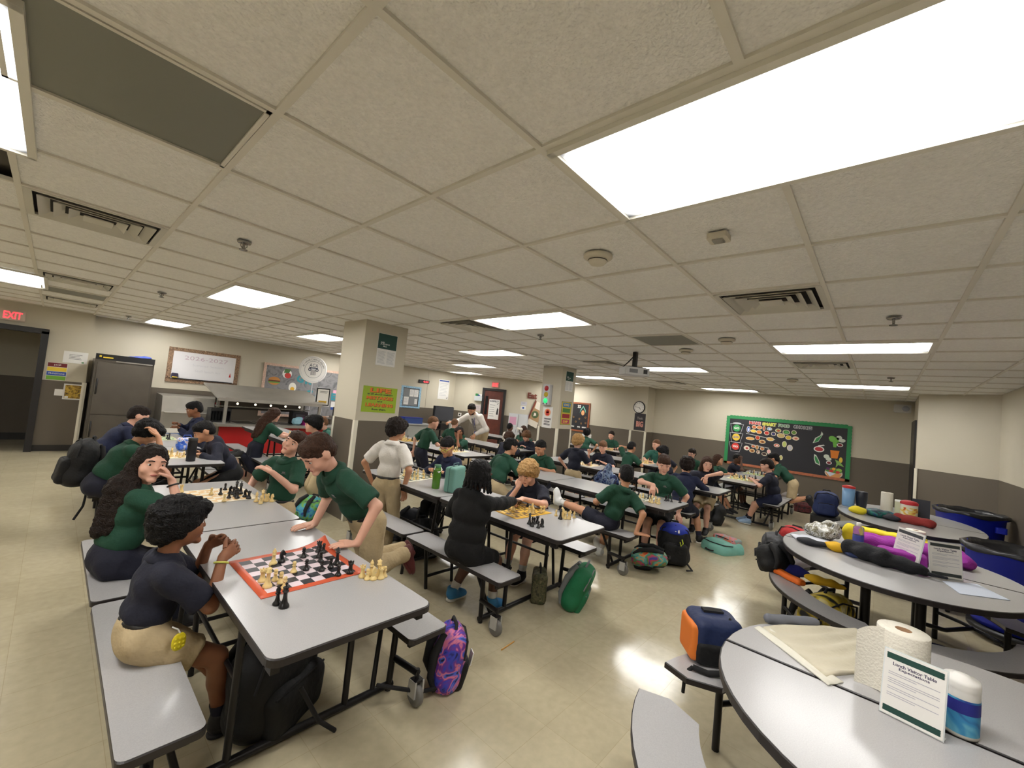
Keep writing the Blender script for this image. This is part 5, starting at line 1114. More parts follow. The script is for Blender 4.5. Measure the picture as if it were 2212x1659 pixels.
F = Flat(); F.b.box((0, 0, .006), (.30, .40, .01), F.mi(BLACK)); F.build('frame', ce); F = Flat(); F.b.box((0, 0, .010), (.25, .35, .008), F.mi(WHITE)); lines(F, -.08, .11, .13, 2, .03, .008, .0146, BLACK); F.rect(-.09, .09, -.14, -.09, .0146, rgb(206, 166, 60)); F.build('sheet', ce); F = Flat(); F.b.tube([(-.14, .22, 0), (-.16, .30, 0), (-.12, .36, 0)], .006, 6, F.mi(SIL)).tube([(0, -.22, -.005), (0, -.68, -.005)], .01, 6, F.mi(SIL)); F.build('hook', ce)
ws = thing('wall_cabinet', 'grey metal cabinet at the end of the serving line behind the column', 'cabinet', (4.95, 10.35, 0)); MB().box((0, 0, .40), (.6, .6, .80)).build('body', SSD, ws); MB().box((-.12, -.2, .95), (.16, .12, .3)).build('display', rgb(70, 68, 66), ws); MB().box((.1, 0, .83), (.4, .5, .05)).build('worktop', SS, ws)
# counter with bins, monitors and cart at the back wall
bc = thing('back_counter', 'low grey counter along the back wall right of the near column', 'counter', (7.0, 10.62, 0)); MB().box((0, 0, .36), (1.9, .72, .72)).build('body', rgb(150, 152, 150), bc); MB().box((0, -.02, .735), (1.96, .78, .03)).build('worktop', rgb(170, 172, 172), bc)
for x in (-.48, .48): MB().box((x, -.366, .40), (.90, .014, .58)).build('door', rgb(158, 160, 158), bc)
for (x, y, w, h, c, lb) in ((6.78, 10.5, .26, .14, (40, 110, 200), 'bright blue bin, left one on the back counter'), (7.28, 10.5, .62, .16, (44, 70, 130), 'wide dark blue bin on the back counter')):
    t = thing('storage_bin', lb, 'bin', (x, y, .752)); MB().prism([(-w/2, -.16), (w/2, -.16), (w/2, .16), (-w/2, .16)], 0, h).build('tub', rgb(*c), t); MB().box((0, 0, h+.008), (w+.02, .34, .016)).build('rim', rgb(c[0]//2, c[1]//2, c[2]), t)
tv = thing('monitor_cart', 'black cart with a flat grey screen at the back wall', 'monitor', (8.42, 10.6, 0)); MB().box((0, -.2, 1.09), (.74, .05, .44)).build('screen', M('screen_grey', (70, 72, 78), .25), tv); MB().box((0, -.16, 1.09), (.78, .04, .48)).build('bezel', BLK, tv); MB().tube([(0, -.1, .1), (0, -.1, 1.0)], .03, 8).build('post', BLK, tv); MB().box((0, -.12, .60), (.6, .4, .03)).build('shelf', BLK, tv); MB().box((0, -.12, .06), (.7, .5, .06)).build('base', BLK, tv)
pr_ = thing('printer', 'black printer with a white sheet on the back cart', 'printer', (8.42, 10.42, .62)); MB().box((0, 0, .08), (.34, .28, .16), bev=.02).build('case', BLK, pr_); MB().box((.22, -.1, .12), (.02, .2, .34)).build('paper', WHITE, pr_)
wh = thing('white_cabinet', 'white cabinet with a pink paper taped to it, right of the wooden door', 'cabinet'); wh.matrix_world = F_DIAG.mat(1.67, 0, .22)
for (x, w) in ((-.16, .30), (.16, .30)):
    F = Flat(); F.b.box((x, .69, .0), (w, 1.22, .02), F.mi(rgb(206, 208, 212))); d = F.build('door', wh); F = Flat(); F.b.box((x+(.11 if x < 0 else -.11), .75, .02), (.012, .1, .02), F.mi(GREY)); F.build('handle', d)
F = Flat(); F.b.box((0, .67, -.10), (.64, 1.30, .18), F.mi(rgb(200, 202, 206))); F.build('body', wh); F = Flat(); F.b.box((-.17, 1.08, .012), (.22, .26, .004), F.mi(rgb(214, 160, 190))); F.build('pink_paper', wh)
# projector
pj = thing('projector', 'white projector hanging from the ceiling on a black pole', 'projector', (5.16, 2.50, 0)); PW = rgb(206, 206, 206)
Rz = np.array(Matrix.Rotation(math.radians(-42), 3, 'Z'))
MB().box((0, 0, 2.20), (.34, .26, .10), R=Rz, bev=.03).build('body', PW, pj); MB().box(Rz@np.array([.0, 0, 0])+np.array([0, 0, 2.255]), (.24, .2, .012), R=Rz).build('mount_plate', BLK, pj)
MB().box((0, 0, 2.36), (.05, .05, .21)).build('pole', BLK, pj); MB().box(Rz@np.array([-.06, -.132, 0])+np.array([0, 0, 2.20]), (.11, .006, .05), R=Rz).build('air_grille', GREY, pj); MB().box(Rz@np.array([.10, -.134, 0])+np.array([0, 0, 2.20]), (.05, .008, .055), R=Rz).build('lens', BLK, pj)
MB().box((0.03, -.0, 2.40), (.03, .03, .12)).build('junction_box', rgb(120, 80, 56), pj)
MB().tube([(-.02, 0, 2.42), (-.07, .06, 2.32), (-.13, .1, 2.25), (-.11, .1, 2.22)], .008, 6).build('cable', BLK, pj)
# ================================================================== chess boards and pieces
def chess_mat(name, c1, c2, border=None, bw=.08):
    mt = bpy.data.materials.new(name); mt.use_nodes = True; nt = mt.node_tree; b = nt.nodes['Principled BSDF']; b.inputs['Roughness'].default_value = .45
    tc = nt.nodes.new('ShaderNodeTexCoord'); ck_ = nt.nodes.new('ShaderNodeTexChecker'); ck_.inputs['Scale'].default_value = 8.0
    mp = nt.nodes.new('ShaderNodeMapping'); k = 1/(1-2*bw); mp.inputs['Scale'].default_value = (k, k, 1); mp.inputs['Location'].default_value = (-bw*k+1e-4, -bw*k+1e-4, 0.01)
    nt.links.new(tc.outputs['Generated'], mp.inputs[0]); nt.links.new(mp.outputs[0], ck_.inputs['Vector'])
    ck_.inputs['Color1'].default_value = (*lin(c1), 1); ck_.inputs['Color2'].default_value = (*lin(c2), 1)
    if border is None: nt.links.new(ck_.outputs[0], b.inputs['Base Color']); return mt
    sp = nt.nodes.new('ShaderNodeSeparateXYZ'); nt.links.new(tc.outputs['Generated'], sp.inputs[0]); last = None
    for ax in (0, 1):
        a = nt.nodes.new('ShaderNodeMath'); a.operation = 'SUBTRACT'; a.inputs[1].default_value = .5; nt.links.new(sp.outputs[ax], a.inputs[0])
        q = nt.nodes.new('ShaderNodeMath'); q.operation = 'ABSOLUTE'; nt.links.new(a.outputs[0], q.inputs[0]); last = (last, q) if last else q
    mxn = nt.nodes.new('ShaderNodeMath'); mxn.operation = 'MAXIMUM'; nt.links.new(last[0].outputs[0], mxn.inputs[0]); nt.links.new(last[1].outputs[0], mxn.inputs[1])
    gt = nt.nodes.new('ShaderNodeMath'); gt.operation = 'GREATER_THAN'; gt.inputs[1].default_value = .5-bw; nt.links.new(mxn.outputs[0], gt.inputs[0])
    mi = nt.nodes.new('ShaderNodeMix'); mi.data_type = 'RGBA'; nt.links.new(gt.outputs[0], mi.inputs[0]); nt.links.new(ck_.outputs[0], mi.inputs[6]); mi.inputs[7].default_value = (*lin(border), 1)
    nt.links.new(mi.outputs[2], b.inputs['Base Color']); return mt
MATB = dict(orange=chess_mat('mat_orange', (36, 34, 40), (226, 206, 212), (214, 92, 56), .075), peach=chess_mat('mat_peach', (228, 186, 120), (238, 226, 204), (238, 226, 204), .06), yellow=chess_mat('mat_yellow', (96, 66, 40), (232, 190, 70), (226, 176, 60), .06), green=chess_mat('mat_green', (36, 66, 48), (230, 226, 206), (230, 226, 206), .07), lightgreen=chess_mat('mat_light_green', (96, 150, 90), (222, 226, 180), (226, 226, 190), .06), wood=chess_mat('mat_wood', (120, 84, 56), (226, 200, 150), (150, 110, 70), .06))
def board(label, c, size, ang, mt, curl=0.0):
    n = 13; v = []; f = []
    for i in range(n):
        for j in range(n):
            x, y = (i/(n-1)-.5)*size, (j/(n-1)-.5)*size
            z = .0015+curl*max(0, (x+y)/size-.62)**2*.35+.0006*math.sin(9*x/size+3*y/size)
            v.append((x, y, z+.0012))
    f = [(i*n+j, (i+1)*n+j, (i+1)*n+j+1, i*n+j+1) for i in range(n-1) for j in range(n-1)]
    nv = len(v); v += [(x, y, z-.002) for x, y, z in v]; f += [tuple(q+nv for q in ff[::-1]) for ff in f]
    rim = [i*n for i in range(n)]+[(n-1)*n+j for j in range(1, n)]+[i*n+n-1 for i in range(n-2, -1, -1)]+[j for j in range(n-2, 0, -1)]
    f += [(rim[i], rim[i]+nv, rim[(i+1) % len(rim)]+nv, rim[(i+1) % len(rim)]) for i in range(len(rim))]
    o = mesh_obj('chess_board', v, f, MATB[mt], None, (c[0], c[1], TZ), True); o.rotation_euler = (0, 0, math.radians(ang)); return tag(o, label, 'chess board')
CW = M('piece_cream', (232, 204, 140), .4, noise=.04, nscale=30); CB = M('piece_black', (24, 21, 22), .28)
PROF = dict(pawn=[(.001, 0), (.0150, 0), (.0155, .004), (.0135, .008), (.0105, .011), (.0075, .020), (.0060, .029), (.0095, .031), (.0095, .033), (.0060, .035), (.0085, .040), (.0088, .044), (.0065, .050), (.0005, .052)],
            rook=[(.001, 0), (.0175, 0), (.018, .005), (.0155, .010), (.0120, .014), (.0095, .024), (.0088, .038), (.0125, .042), (.0130, .052), (.0095, .052), (.0090, .047), (.0005, .046)],
            bishop=[(.001, 0), (.0170, 0), (.0175, .005), (.0150, .010), (.0110, .014), (.0075, .028), (.0062, .042), (.0110, .044), (.0110, .047), (.0065, .049), (.0095, .056), (.0085, .063), (.0035, .071), (.0035, .074), (.0005, .076)],
            queen=[(.001, 0), (.0190, 0), (.0195, .005), (.0165, .011), (.0120, .016), (.0080, .034), (.0068, .056), (.0120, .058), (.0120, .061), (.0075, .063), (.0125, .077), (.0095, .078), (.0065, .081), (.0035, .084), (.0005, .087)],
            king=[(.001, 0), (.0195, 0), (.020, .005), (.0170, .012), (.0125, .018), (.0085, .036), (.0072, .060), (.0125, .062), (.0125, .065), (.0080, .067), (.0120, .080), (.0060, .084), (.0005, .086)])
PM = {}
def piece_mesh(kind, col):
    if (kind, col) in PM: return PM[(kind, col)]
    mt = CW if col == 'cream' else CB
    if kind == 'knight':
        mb = MB().lathe([(.001, 0), (.0172, 0), (.0177, .005), (.0150, .010), (.0115, .015), (.0085, .018), (.0005, .019)], 14)
        pr = [(-.008, .014), (.009, .014), (.006, .026), (.004, .034), (.013, .034), (.017, .040), (.010, .050), (.003, .060), (-.001, .056), (-.008, .048), (-.011, .034)]
        R = np.array([[1, 0, 0], [0, 0, -1.0], [0, 1, 0]]); mb.prism(pr, -.0062, .0062, R=R); o = mb.build('t', mt)
    else:
        mb = MB().lathe(PROF[kind], 14)
        if kind == 'king': mb.box((0, 0, .092), (.004, .004, .014)).box((0, 0, .093), (.011, .004, .004))
        if kind == 'rook':
            for i in range(5): a = 2*math.pi*i/5; mb.box((.0112*math.cos(a), .0112*math.sin(a), .0545), (.005, .005, .005))
        o = mb.build('t', mt)
    PM[(kind, col)] = o.data; bpy.data.objects.remove(o); return PM[(kind, col)]
NP = [0]; SC = 1.0
def piece(kind, col, x, y, where, z=None, ang=0.0, label=None):
    o = link(bpy.data.objects.new('chess_'+kind, piece_mesh(kind, col))); o.location = (x, y, (TZ+.0045) if z is None else z); o.rotation_euler = (0, 0, ang); o.scale = (SC,)*3; NP[0] += 1
    lb = label or '%s chess %s %s' % (col, kind, where); tag(o, lb, 'chess piece', '%s chess %s %s' % (col, kind, where)); return o
# nearest game: every piece where it stands
B1 = 'on the orange-bordered chessboard'
board('orange-bordered chessboard with black and pale pink squares on the nearest table', (.90, 2.105), .47, 0.5, 'orange', curl=1.0)
N1 = dict(zip([(594, 1254), (606, 1260), (614, 1271), (634, 1236), (655, 1204), (698, 1194), (692, 1213), (661, 1231), (694, 1233), (714, 1226), (730, 1243), (688, 1192), (756, 1238)],
    ['cream pawn standing right behind the cream king on the orange board', 'cream pawn, middle of the three by the cream king', 'cream pawn nearest the two black pieces off the orange board', 'lone cream pawn in the middle of the orange board', 'black pawn right of the black knight on the orange board', 'black pawn in the far curled corner of the orange board', 'black pawn just in front of the black bishop on the orange board', 'black pawn beside the lone cream pawn',
     'black pawn between the middle and the black queen on the orange board', 'black pawn touching the black queen on the orange board', 'black pawn left of the corner black rook on the orange board', 'tall black rook at the far edge of the orange board', 'black rook at the right corner of the orange board']))
for (k_, c_, px, py) in (('king', 'cream', 577, 1268), ('rook', 'cream', 566, 1256), ('pawn', 'cream', 594, 1254), ('pawn', 'cream', 606, 1260), ('pawn', 'cream', 614, 1271), ('pawn', 'cream', 634, 1236), ('bishop', 'cream', 590, 1218), ('knight', 'black', 608, 1214), ('pawn', 'black', 655, 1204), ('rook', 'black', 688, 1192), ('bishop', 'black', 689, 1204), ('pawn', 'black', 698, 1194), ('pawn', 'black', 692, 1213), ('pawn', 'black', 661, 1231), ('pawn', 'black', 694, 1233), ('pawn', 'black', 714, 1226), ('queen', 'black', 727, 1219), ('pawn', 'black', 730, 1243), ('rook', 'black', 756, 1238)):
    q = at_z(px, py, TZ+.0045); piece(k_, c_, q[0], q[1], B1, label=N1.get((px, py)))
N2 = {(782, 1247): 'leftmost cream rook set aside beside the orange-bordered board', (822, 1250): 'cream rook at the right of the pile beside the orange board', (793, 1252): 'front left cream pawn set aside beside the orange board', (830, 1246): 'rightmost cream pawn set aside beside the orange board'}
for (k_, c_, px, py) in (('rook', 'cream', 782, 1247), ('pawn', 'cream', 793, 1252), ('bishop', 'cream', 801, 1243), ('knight', 'cream', 806, 1252), ('queen', 'cream', 817, 1246), ('rook', 'cream', 822, 1250), ('pawn', 'cream', 830, 1246), ('bishop', 'black', 598, 1306), ('king', 'black', 613, 1312)):
    q = at_z(px, py, TZ); piece(k_, c_, q[0], q[1], 'set aside beside the orange-bordered board', z=TZ+.0005, label=N2.get((px, py)))
BACK = ['rook', 'knight', 'bishop', 'queen', 'king', 'bishop', 'knight', 'rook']
def game(label, where, c, size, ang, mt, nw, nb, seed, axis='x', pile=None, dense=False):
    """a game in progress: white and black men spread over the two halves"""
    board(label, c, size, ang, mt); r = random.Random(seed); sq = size*.87/8; used_ = set(); ca, sa = math.cos(math.radians(ang)), math.sin(math.radians(ang))
    for col, n, lo_, hi_ in (('cream', nw, 0, 4), ('black', nb, 3, 7)):
        kinds = ['king', 'queen', 'rook', 'bishop', 'knight', 'rook', 'bishop']+['pawn']*8; kinds = [kinds[0]]+r.sample(kinds[1:], min(n-1, 14))
        for kd in kinds[:n]:
            for _ in range(40):
                a = min(7, max(0, int(r.triangular(lo_, hi_+1, lo_ if col == 'cream' else hi_)))); b = r.randint(0, 7)
                if (a, b) not in used_: used_.add((a, b)); break
            u, v = (a-3.5)*sq+r.uniform(-.006, .006), (b-3.5)*sq+r.uniform(-.006, .006)
            if axis == 'y': u, v = v, u
            piece(kd, col, c[0]+u*ca-v*sa, c[1]+u*sa+v*ca, where, ang=r.uniform(0, 6))
def pile(where, col, c, n, seed, spread=.06, kinds=('pawn', 'rook', 'bishop', 'knight', 'queen', 'pawn', 'pawn')):
    r = random.Random(seed); pts = []
    for i in range(n):
        for _ in range(60):
            x, y = c[0]+r.uniform(-spread, spread), c[1]+r.uniform(-spread, spread)
            if all(math.hypot(x-a, y-b) > .034 for a, b in pts): break
        pts.append((x, y)); piece(kinds[i % len(kinds)], col, x, y, where, z=TZ+.0005, ang=r.uniform(0, 6))
board('cream and peach chessboard in front of the long-haired girl', (.925, 3.69), .43, 2, 'peach')
for (k_, c_, px, py) in (('rook', 'cream', 391, 1063), ('pawn', 'cream', 456, 1068), ('pawn', 'cream', 484, 1083), ('pawn', 'black', 476, 1068), ('pawn', 'black', 486, 1058), ('knight', 'black', 497, 1066), ('pawn', 'black', 494, 1076), ('queen', 'black', 510, 1062), ('rook', 'black', 504, 1068), ('king', 'black', 519, 1067), ('bishop', 'black', 512, 1076), ('knight', 'black', 529, 1073), ('rook', 'black', 537, 1077), ('pawn', 'black', 508, 1072)):
    q = at_z(px, py, TZ+.0045); piece(k_, c_, q[0], q[1], 'on the peach chessboard')
pile('in the small pile right of the peach chessboard', 'cream', (1.145, 3.37), 7, 3, .05)
game('peach chessboard beside the tall black bottle', 'on the board beside the black bottle', (1.03, 5.60), .40, 3, 'peach', 9, 4, 11, 'x')
game('light green chessboard at the far end of the back left table', 'on the board at the back left table', (.98, 7.02), .42, 0, 'lightgreen', 11, 6, 12, 'x')
game('yellow and brown chessboard in front of the child in black', 'on the yellow chessboard', (2.80, 2.33), .44, -4, 'yellow', 8, 5, 13, 'y')
pile('in the group beside the yellow chessboard', 'black', (2.585, 1.945), 7, 5, .055); pile('in the cluster at the right of the yellow chessboard', 'cream', (3.01, 1.97), 9, 6, .06); piece('king', 'black', 2.915, 1.95, 'standing alone by the cream cluster on the same table', z=TZ+.0005)
game('green and white chessboard beside the boy in the white polo', 'on the green and white chessboard', (2.76, 3.87), .47, 10, 'green', 12, 12, 14, 'y')
game('green chessboard between the leaning-back boy and the pale boy', 'on the board of the leaning-back boy', (4.60, 2.10), .45, 3, 'green', 10, 9, 15, 'x'); pile('lying near the end of the leaning-back boy\'s table', 'cream', (4.47, 1.80), 6, 8, .05); pile('at the end of the leaning-back boy\'s table', 'black', (4.74, 1.74), 4, 9, .09)
game('chessboard in front of the folded-arms boy', 'in front of the folded-arms boy', (4.62, 3.85), .40, 0, 'wood', 5, 3, 16, 'x')
game('chessboard at the drawstring bag table', 'at the drawstring bag table', (6.33, 3.80), .42, 0, 'peach', 11, 8, 17, 'x')
game('chessboard where the smiling girl reaches', 'under the smiling girl\'s hand', (6.40, 2.05), .40, 0, 'peach', 6, 2, 18, 'x')
game('chessboard at the table behind the drawstring bag', 'at the table behind the drawstring bag', (8.12, 3.60), .42, 0, 'peach', 11, 9, 19, 'y')
game('pale chessboard on the crosswise table, nearer game', 'in the nearer game on the crosswise table', (8.30, 1.80), .44, 0, 'lightgreen', 12, 12, 20, 'x'); game('light green chessboard on the crosswise table, farther game', 'in the farther game on the crosswise table', (9.60, 1.85), .44, 0, 'lightgreen', 4, 8, 21, 'x')
game('chessboard at the table right of the near column, nearer game', 'on the nearer board right of the near column', (4.80, 5.55), .42, 0, 'peach', 10, 8, 22, 'x'); game('yellow chessboard right of the near column, farther game', 'on the farther board right of the near column', (4.80, 6.95), .42, 0, 'yellow', 12, 4, 23, 'x')
game('chessboard at the man\'s table, nearer game', 'on the nearer board at the man\'s table', (6.45, 5.72), .42, 0, 'peach', 11, 4, 24, 'x'); pile('near the man\'s hand', 'black', (6.40, 7.3), 7, 30, .10)
game('chessboard in front of the girl by the red counter', 'on the red counter table', (2.76, 7.30), .42, 0, 'wood', 9, 4, 25, 'x')
game('chessboard at the far table by the white cabinet', 'at the white cabinet table', (8.35, 6.85), .42, 0, 'green', 8, 8, 26, 'x'); game('chessboard at the far table by the clock pilaster', 'at the clock pilaster table', (9.75, 5.25), .40, 0, 'wood', 8, 5, 27, 'x')

# look-alike men of one board: told apart by their place, counted from the left
ORD = ['leftmost', 'second from left', 'third from left', 'fourth from left', 'fifth from left', 'sixth from left', 'seventh from left', 'eighth from left', 'ninth from left']
_by = {}
for o in bpy.data.objects:
    if o.name.startswith('chess_') and o.get('category') == 'chess piece': _by.setdefault(o['label'], []).append(o)
for lb, os_ in _by.items():
    if len(os_) > 1:
        def pxx(o): d = np.array(o.location)-CAM; return (d@CR)/(d@CF)
        for i, o in enumerate(sorted(os_, key=pxx)): o['label'] = lb+', '+ORD[i]
# ================================================================== bags
BAGB = M('bag_black', (13, 13, 15), .75, bump=.4, bscale=40, noise=.1); BAGG = M('bag_green', (20, 106, 66), .7, bump=.4, bscale=30, noise=.08); STRAP = M('strap_black', (22, 21, 23), .8)
def place(t, loc, rot): t.location = loc; t.rotation_euler = [math.radians(a) for a in rot]
def backpack(label, loc, rot, size, main, pocket=None, strap=STRAP, name='backpack', vox=.012, zipm=None, straps=True, hang=None, low=None):
    d, w, h = size; t = thing(name, label, 'bag'); pm = pocket or main; R0 = min(d, w)*.42
    V, Q = sdf([rbx((0, 0, h*.48), (d*.42, w*.5, h*.48), R0), elp((-.02*d, 0, h*.62), (d*.42, w*.46, h*.38)), elp((0, 0, h*.22), (d*.5, w*.52, h*.24))], vox, .05, cut=[half((0, 0, .002), (0, 0, 1))])
    solid('main_compartment', wob(V, Q, .008, 18, seed=loc[0]), Q, main, t)
    V, Q = sdf([rbx((d*.40, 0, h*.30), (d*.20, w*.38, h*.26), d*.16)], vox, .03); p = solid('front_pocket', wob(V, Q, .006, 20, seed=loc[1]), Q, pm, t)
    zz = zipm or strap; MB().tube([(d*.50, -w*.36, h*.50), (d*.545, -w*.2, h*.535), (d*.555, 0, h*.545), (d*.545, w*.2, h*.535), (d*.50, w*.36, h*.50)], .006, 6).build('zip', zz, p)
    MB().tube([(-d*.1, -.05, h*.95), (-d*.1, -.04, h*1.06), (-d*.1, .04, h*1.06), (-d*.1, .05, h*.95)], .010, 6).build('grab_handle', strap, t)
    MB().tube([(d*.30, -w*.50, h*.62), (d*.30, -w*.40, h*.88), (d*.30, 0, h*1.0-.01), (d*.30, w*.40, h*.88), (d*.30, w*.50, h*.62)], .006, 6).build('zip', zz, t)
    if straps:
        for s in (-1, 1): MB().tube([(-d*.40, s*w*.18, h*.90), (-d*.62, s*w*.26, h*.60), (-d*.58, s*w*.32, h*.25), (-d*.36, s*w*.36, h*.06)], [.022, .026, .020, .012], 8).build('shoulder_strap', strap, t)
    if hang: MB().tube(hang, .010, 6).build('loose_strap', strap, t)
    place(t, loc, rot); return t
backpack('black backpack lying under the nearest table', (.86, 2.12, .0), (0, 0, -60), (.30, .44, .42), BAGB, hang=[(.22, -.1, .25), (.30, -.06, .10), (.34, .02, .01)])
GAL = spots('galaxy_print', (60, 40, 120), [(34, 24, 70), (60, 70, 190), (110, 50, 150), (220, 120, 150), (70, 100, 210), (24, 20, 50)], 12)
gx = backpack('purple and blue galaxy-print backpack beside the nearest bench', (1.63, 1.78, .0), (0, 10, -28), (.17, .24, .33), GAL, BAGB, vox=.009, hang=[(-.05, -.09, .04), (-.14, -.12, .035), (-.385, -.148, .075)])
MB().box((.125, -.02, .17), (.006, .05, .07)).build('white_tag', WHITE, gx)
backpack('plain green backpack leaning against the bench end', (3.03, 1.87, .0), (0, 22, -68), (.17, .28, .38), BAGG, vox=.009, strap=M('strap_grey', (110, 112, 110), .8), hang=[(.1, .1, .05), (.16, .16, .012), (.22, .10, .008)])
CAMO = spots('camo_print', (86, 84, 60), [(50, 50, 36), (98, 92, 66), (66, 70, 46), (120, 108, 80)], 22)
cm = thing('lunch_bag', 'small camouflage lunch bag behind the green backpack', 'bag'); V, Q = sdf([rbx((0, 0, .12), (.06, .11, .12), .03)], .008, .02); solid('pouch', wob(V, Q, .005, 30), Q, CAMO, cm); MB().tube([(0, -.06, .23), (0, -.05, .28), (0, .05, .28), (0, .06, .23)], .008, 6).build('handle', STRAP, cm); place(cm, (2.90, 2.09, 0), (0, 0, -50))
TIE = spots('tie_dye_print', (200, 60, 60), [(200, 50, 60), (220, 130, 60), (120, 170, 140), (60, 140, 150), (90, 130, 60), (190, 60, 90), (60, 60, 140)], 9)
td = backpack('red green and orange tie-dye backpack lying on the floor', (4.38, 1.96, .10), (8, 82, -62), (.17, .26, .36), TIE, BAGB, vox=.009)
ad = backpack('black backpack with bright blue top and white three-bar logo', (4.86, 1.70, .0), (0, -6, -150), (.24, .34, .44), BAGB, vox=.010, hang=[(.18, .12, .06), (.24, .16, .012), (.26, .10, .008)])
V, Q = sdf([elp((-.0, 0, .36), (.115, .165, .095))], .01, .02, cut=[half((0, 0, .345), (.15, 0, 1))]); BLUT = M('bag_blue_top', (34, 56, 170), .6)
solid('top_flap', V, Q, BLUT, ad)
for i in range(3): MB().box((.095+.006*i, -.035+.032*i, .385-.004*i), (.012, .016, .024+.016*i), R=np.array(Matrix.Rotation(math.radians(-35), 3, 'Y'))).build('logo_bar', WHITE, ad)
MB().tube([(.15, .06, .30), (.165, .07, .26), (.165, .05, .23), (.155, .04, .27)], .006, 6).build('carabiner', rgb(206, 220, 60), ad)
MINT = M('bag_mint', (124, 186, 172), .6, bump=.2, bscale=30); ICE = spots('mint_print', (150, 150, 150), [(124, 186, 172), (206, 140, 160), (226, 120, 80), (150, 160, 160), (124, 186, 172)], 10)
backpack('mint green backpack with pink printed front lying flat on the floor', (6.20, 1.40, .02), (0, -86, -22), (.24, .38, .46), MINT, ICE, vox=.012)
backpack('black backpack lying behind the bench near the crosswise table', (7.40, 2.05, .0), (0, 25, -40), (.22, .36, .36), BAGB)
backpack('dark duffel bag under the table with the mint lunch box', (2.72, 3.80, .0), (0, 60, 40), (.26, .36, .46), M('bag_dark_navy', (28, 32, 42), .7, bump=.4, bscale=40)); backpack('black bag on the floor next to the duffel bag', (2.62, 3.30, .0), (0, 35, 70), (.24, .34, .40), BAGB)
TB_ = spots('teal_print', (40, 110, 160), [(30, 60, 140), (60, 150, 180), (110, 170, 70), (30, 40, 90)], 10)
q = at_z(650, 1112, .05); backpack('blue and lime patterned bag on the floor behind the kneeling boy', (q[0], q[1], 0), (0, 40, 20), (.18, .28, .30), TB_, BAGB)
backpack('black backpack hanging behind the boy with the bowed head', (.22, 5.60, .44), (0, -12, 185), (.22, .32, .44), BAGB, hang=[(-.1, .1, .05), (-.12, .14, -.15), (-.1, .12, -.28)])
q = at_z(868, 998, BZ); backpack('black bag on the bench beside the near column', (4.20, 6.12, BZ+.002), (0, 0, 100), (.2, .36, .30), M('bag_charcoal', (40, 44, 50), .7, bump=.4, bscale=40))
q = at_z(1738, 1116, .0); backpack('small dark red and black bag against the wall', (q[0]+.5, q[1]+.1, 0), (0, 0, 200), (.14, .3, .2), spots('red_black', (60, 24, 28), [(24, 22, 26), (96, 30, 36), (30, 26, 30)], 14))
bk_ = thing('black_case', 'black hard case standing under the navy backpack', 'case', (8.05, .60, 0)); MB().box((0, 0, .20), (.40, .34, .40), bev=.03).build('shell', BLK, bk_); MB().box((-.205, 0, .26), (.01, .1, .04)).build('latch', GREY, bk_)
backpack('navy backpack standing on a black case by the wall', (8.05, .60, .402), (0, 0, 190), (.20, .30, .36), M('bag_navy', (34, 48, 92), .7, bump=.4, bscale=40))
# drawstring bag
FOIL = spots('blue_foil', (40, 60, 110), [(12, 18, 44), (30, 48, 96), (110, 130, 160), (18, 28, 64)], 12, rough=.25)
ds = thing('drawstring_bag', 'shiny dark blue drawstring bag propped on a bench', 'bag', (5.78, 3.10, BZ+.002)); V, Q = sdf([elp((0, 0, .16), (.11, .21, .17)), cap((0, .02, .26), (.0, -.03, .42), .10, .035), elp((0, 0, .05), (.11, .20, .06))], .01, .04, cut=[half((0, 0, .0), (0, 0, 1))]); solid('sack', wob(V, Q, .012, 32), Q, FOIL, ds); MB().tube([(0, -.03, .37), (.02, .10, .25), (0, .2, .06)], .006, 6).build('cord', WHITE, ds)
# bag on the stool of the nearest round table
st_ = thing('sling_bag', 'navy sling bag with orange side on the nearest curved bench', 'bag'); NAVYB = M('bag_deep_blue', (30, 44, 84), .6, bump=.3, bscale=40)
V, Q = sdf([rbx((0, 0, .11), (.12, .10, .11), .045)], .008, .03); solid('body', wob(V, Q, .005, 25), Q, NAVYB, st_); V, Q = sdf([rbx((-.11, 0, .10), (.025, .09, .09), .02)], .008, .02); solid('side_panel', V, Q, ORG, st_); V, Q = sdf([rbx((0, -.08, .06), (.11, .03, .055), .025)], .008, .02); solid('front_pocket', V, Q, BAGB, st_)
MB().tube([(.05, -.05, .22), (.14, -.10, .14), (.06, -.17, .03), (-.08, -.17, .012), (-.14, -.14, .015)], .014, 8).build('strap', STRAP, st_); MB().tube([(-.14, -.14, .015), (-.17, -.13, -.02), (-.17, -.12, -.12)], .009, 6).build('strap_tail', STRAP, st_); MB().box((0, .02, .225), (.10, .04, .012)).build('handle', STRAP, st_)
place(st_, (2.40, .61, BZ+.003), (0, 0, -52))
# ================================================================== things on the long tables
def bottle(label, loc, r, h, body, capm_, loop=None, name='water_bottle', cat='bottle', neck=.6):
    t = thing(name, label, cat, loc); MB().lathe([(.001, 0), (r*.94, 0), (r, r*.12), (r, h*.78), (r*.92, h*.84), (r*neck, h*.88), (r*neck, h*.9), (.001, h*.9)], 20).build('flask', body, t); MB().lathe([(r*neck*1.05, h*.86), (r*neck*1.08, h*.99), (r*neck*.9, h), (.001, h)], 18).build('cap', capm_, t)
    if loop: MB().tube([(-r*.7, 0, h*.93), (-r*.95, .0, h*.80), (-r*.3, -r*1.05, h*.70), (r*.9, -r*.6, h*.80), (r*.7, 0, h*.93)], .006, 6).build('carry_loop', loop, t)
    return t
bottle('tall black insulated bottle standing on the back left table', (1.03, 5.23, TZ), .040, .235, M('bottle_black', (26, 26, 30), .4), BLK, neck=.95)
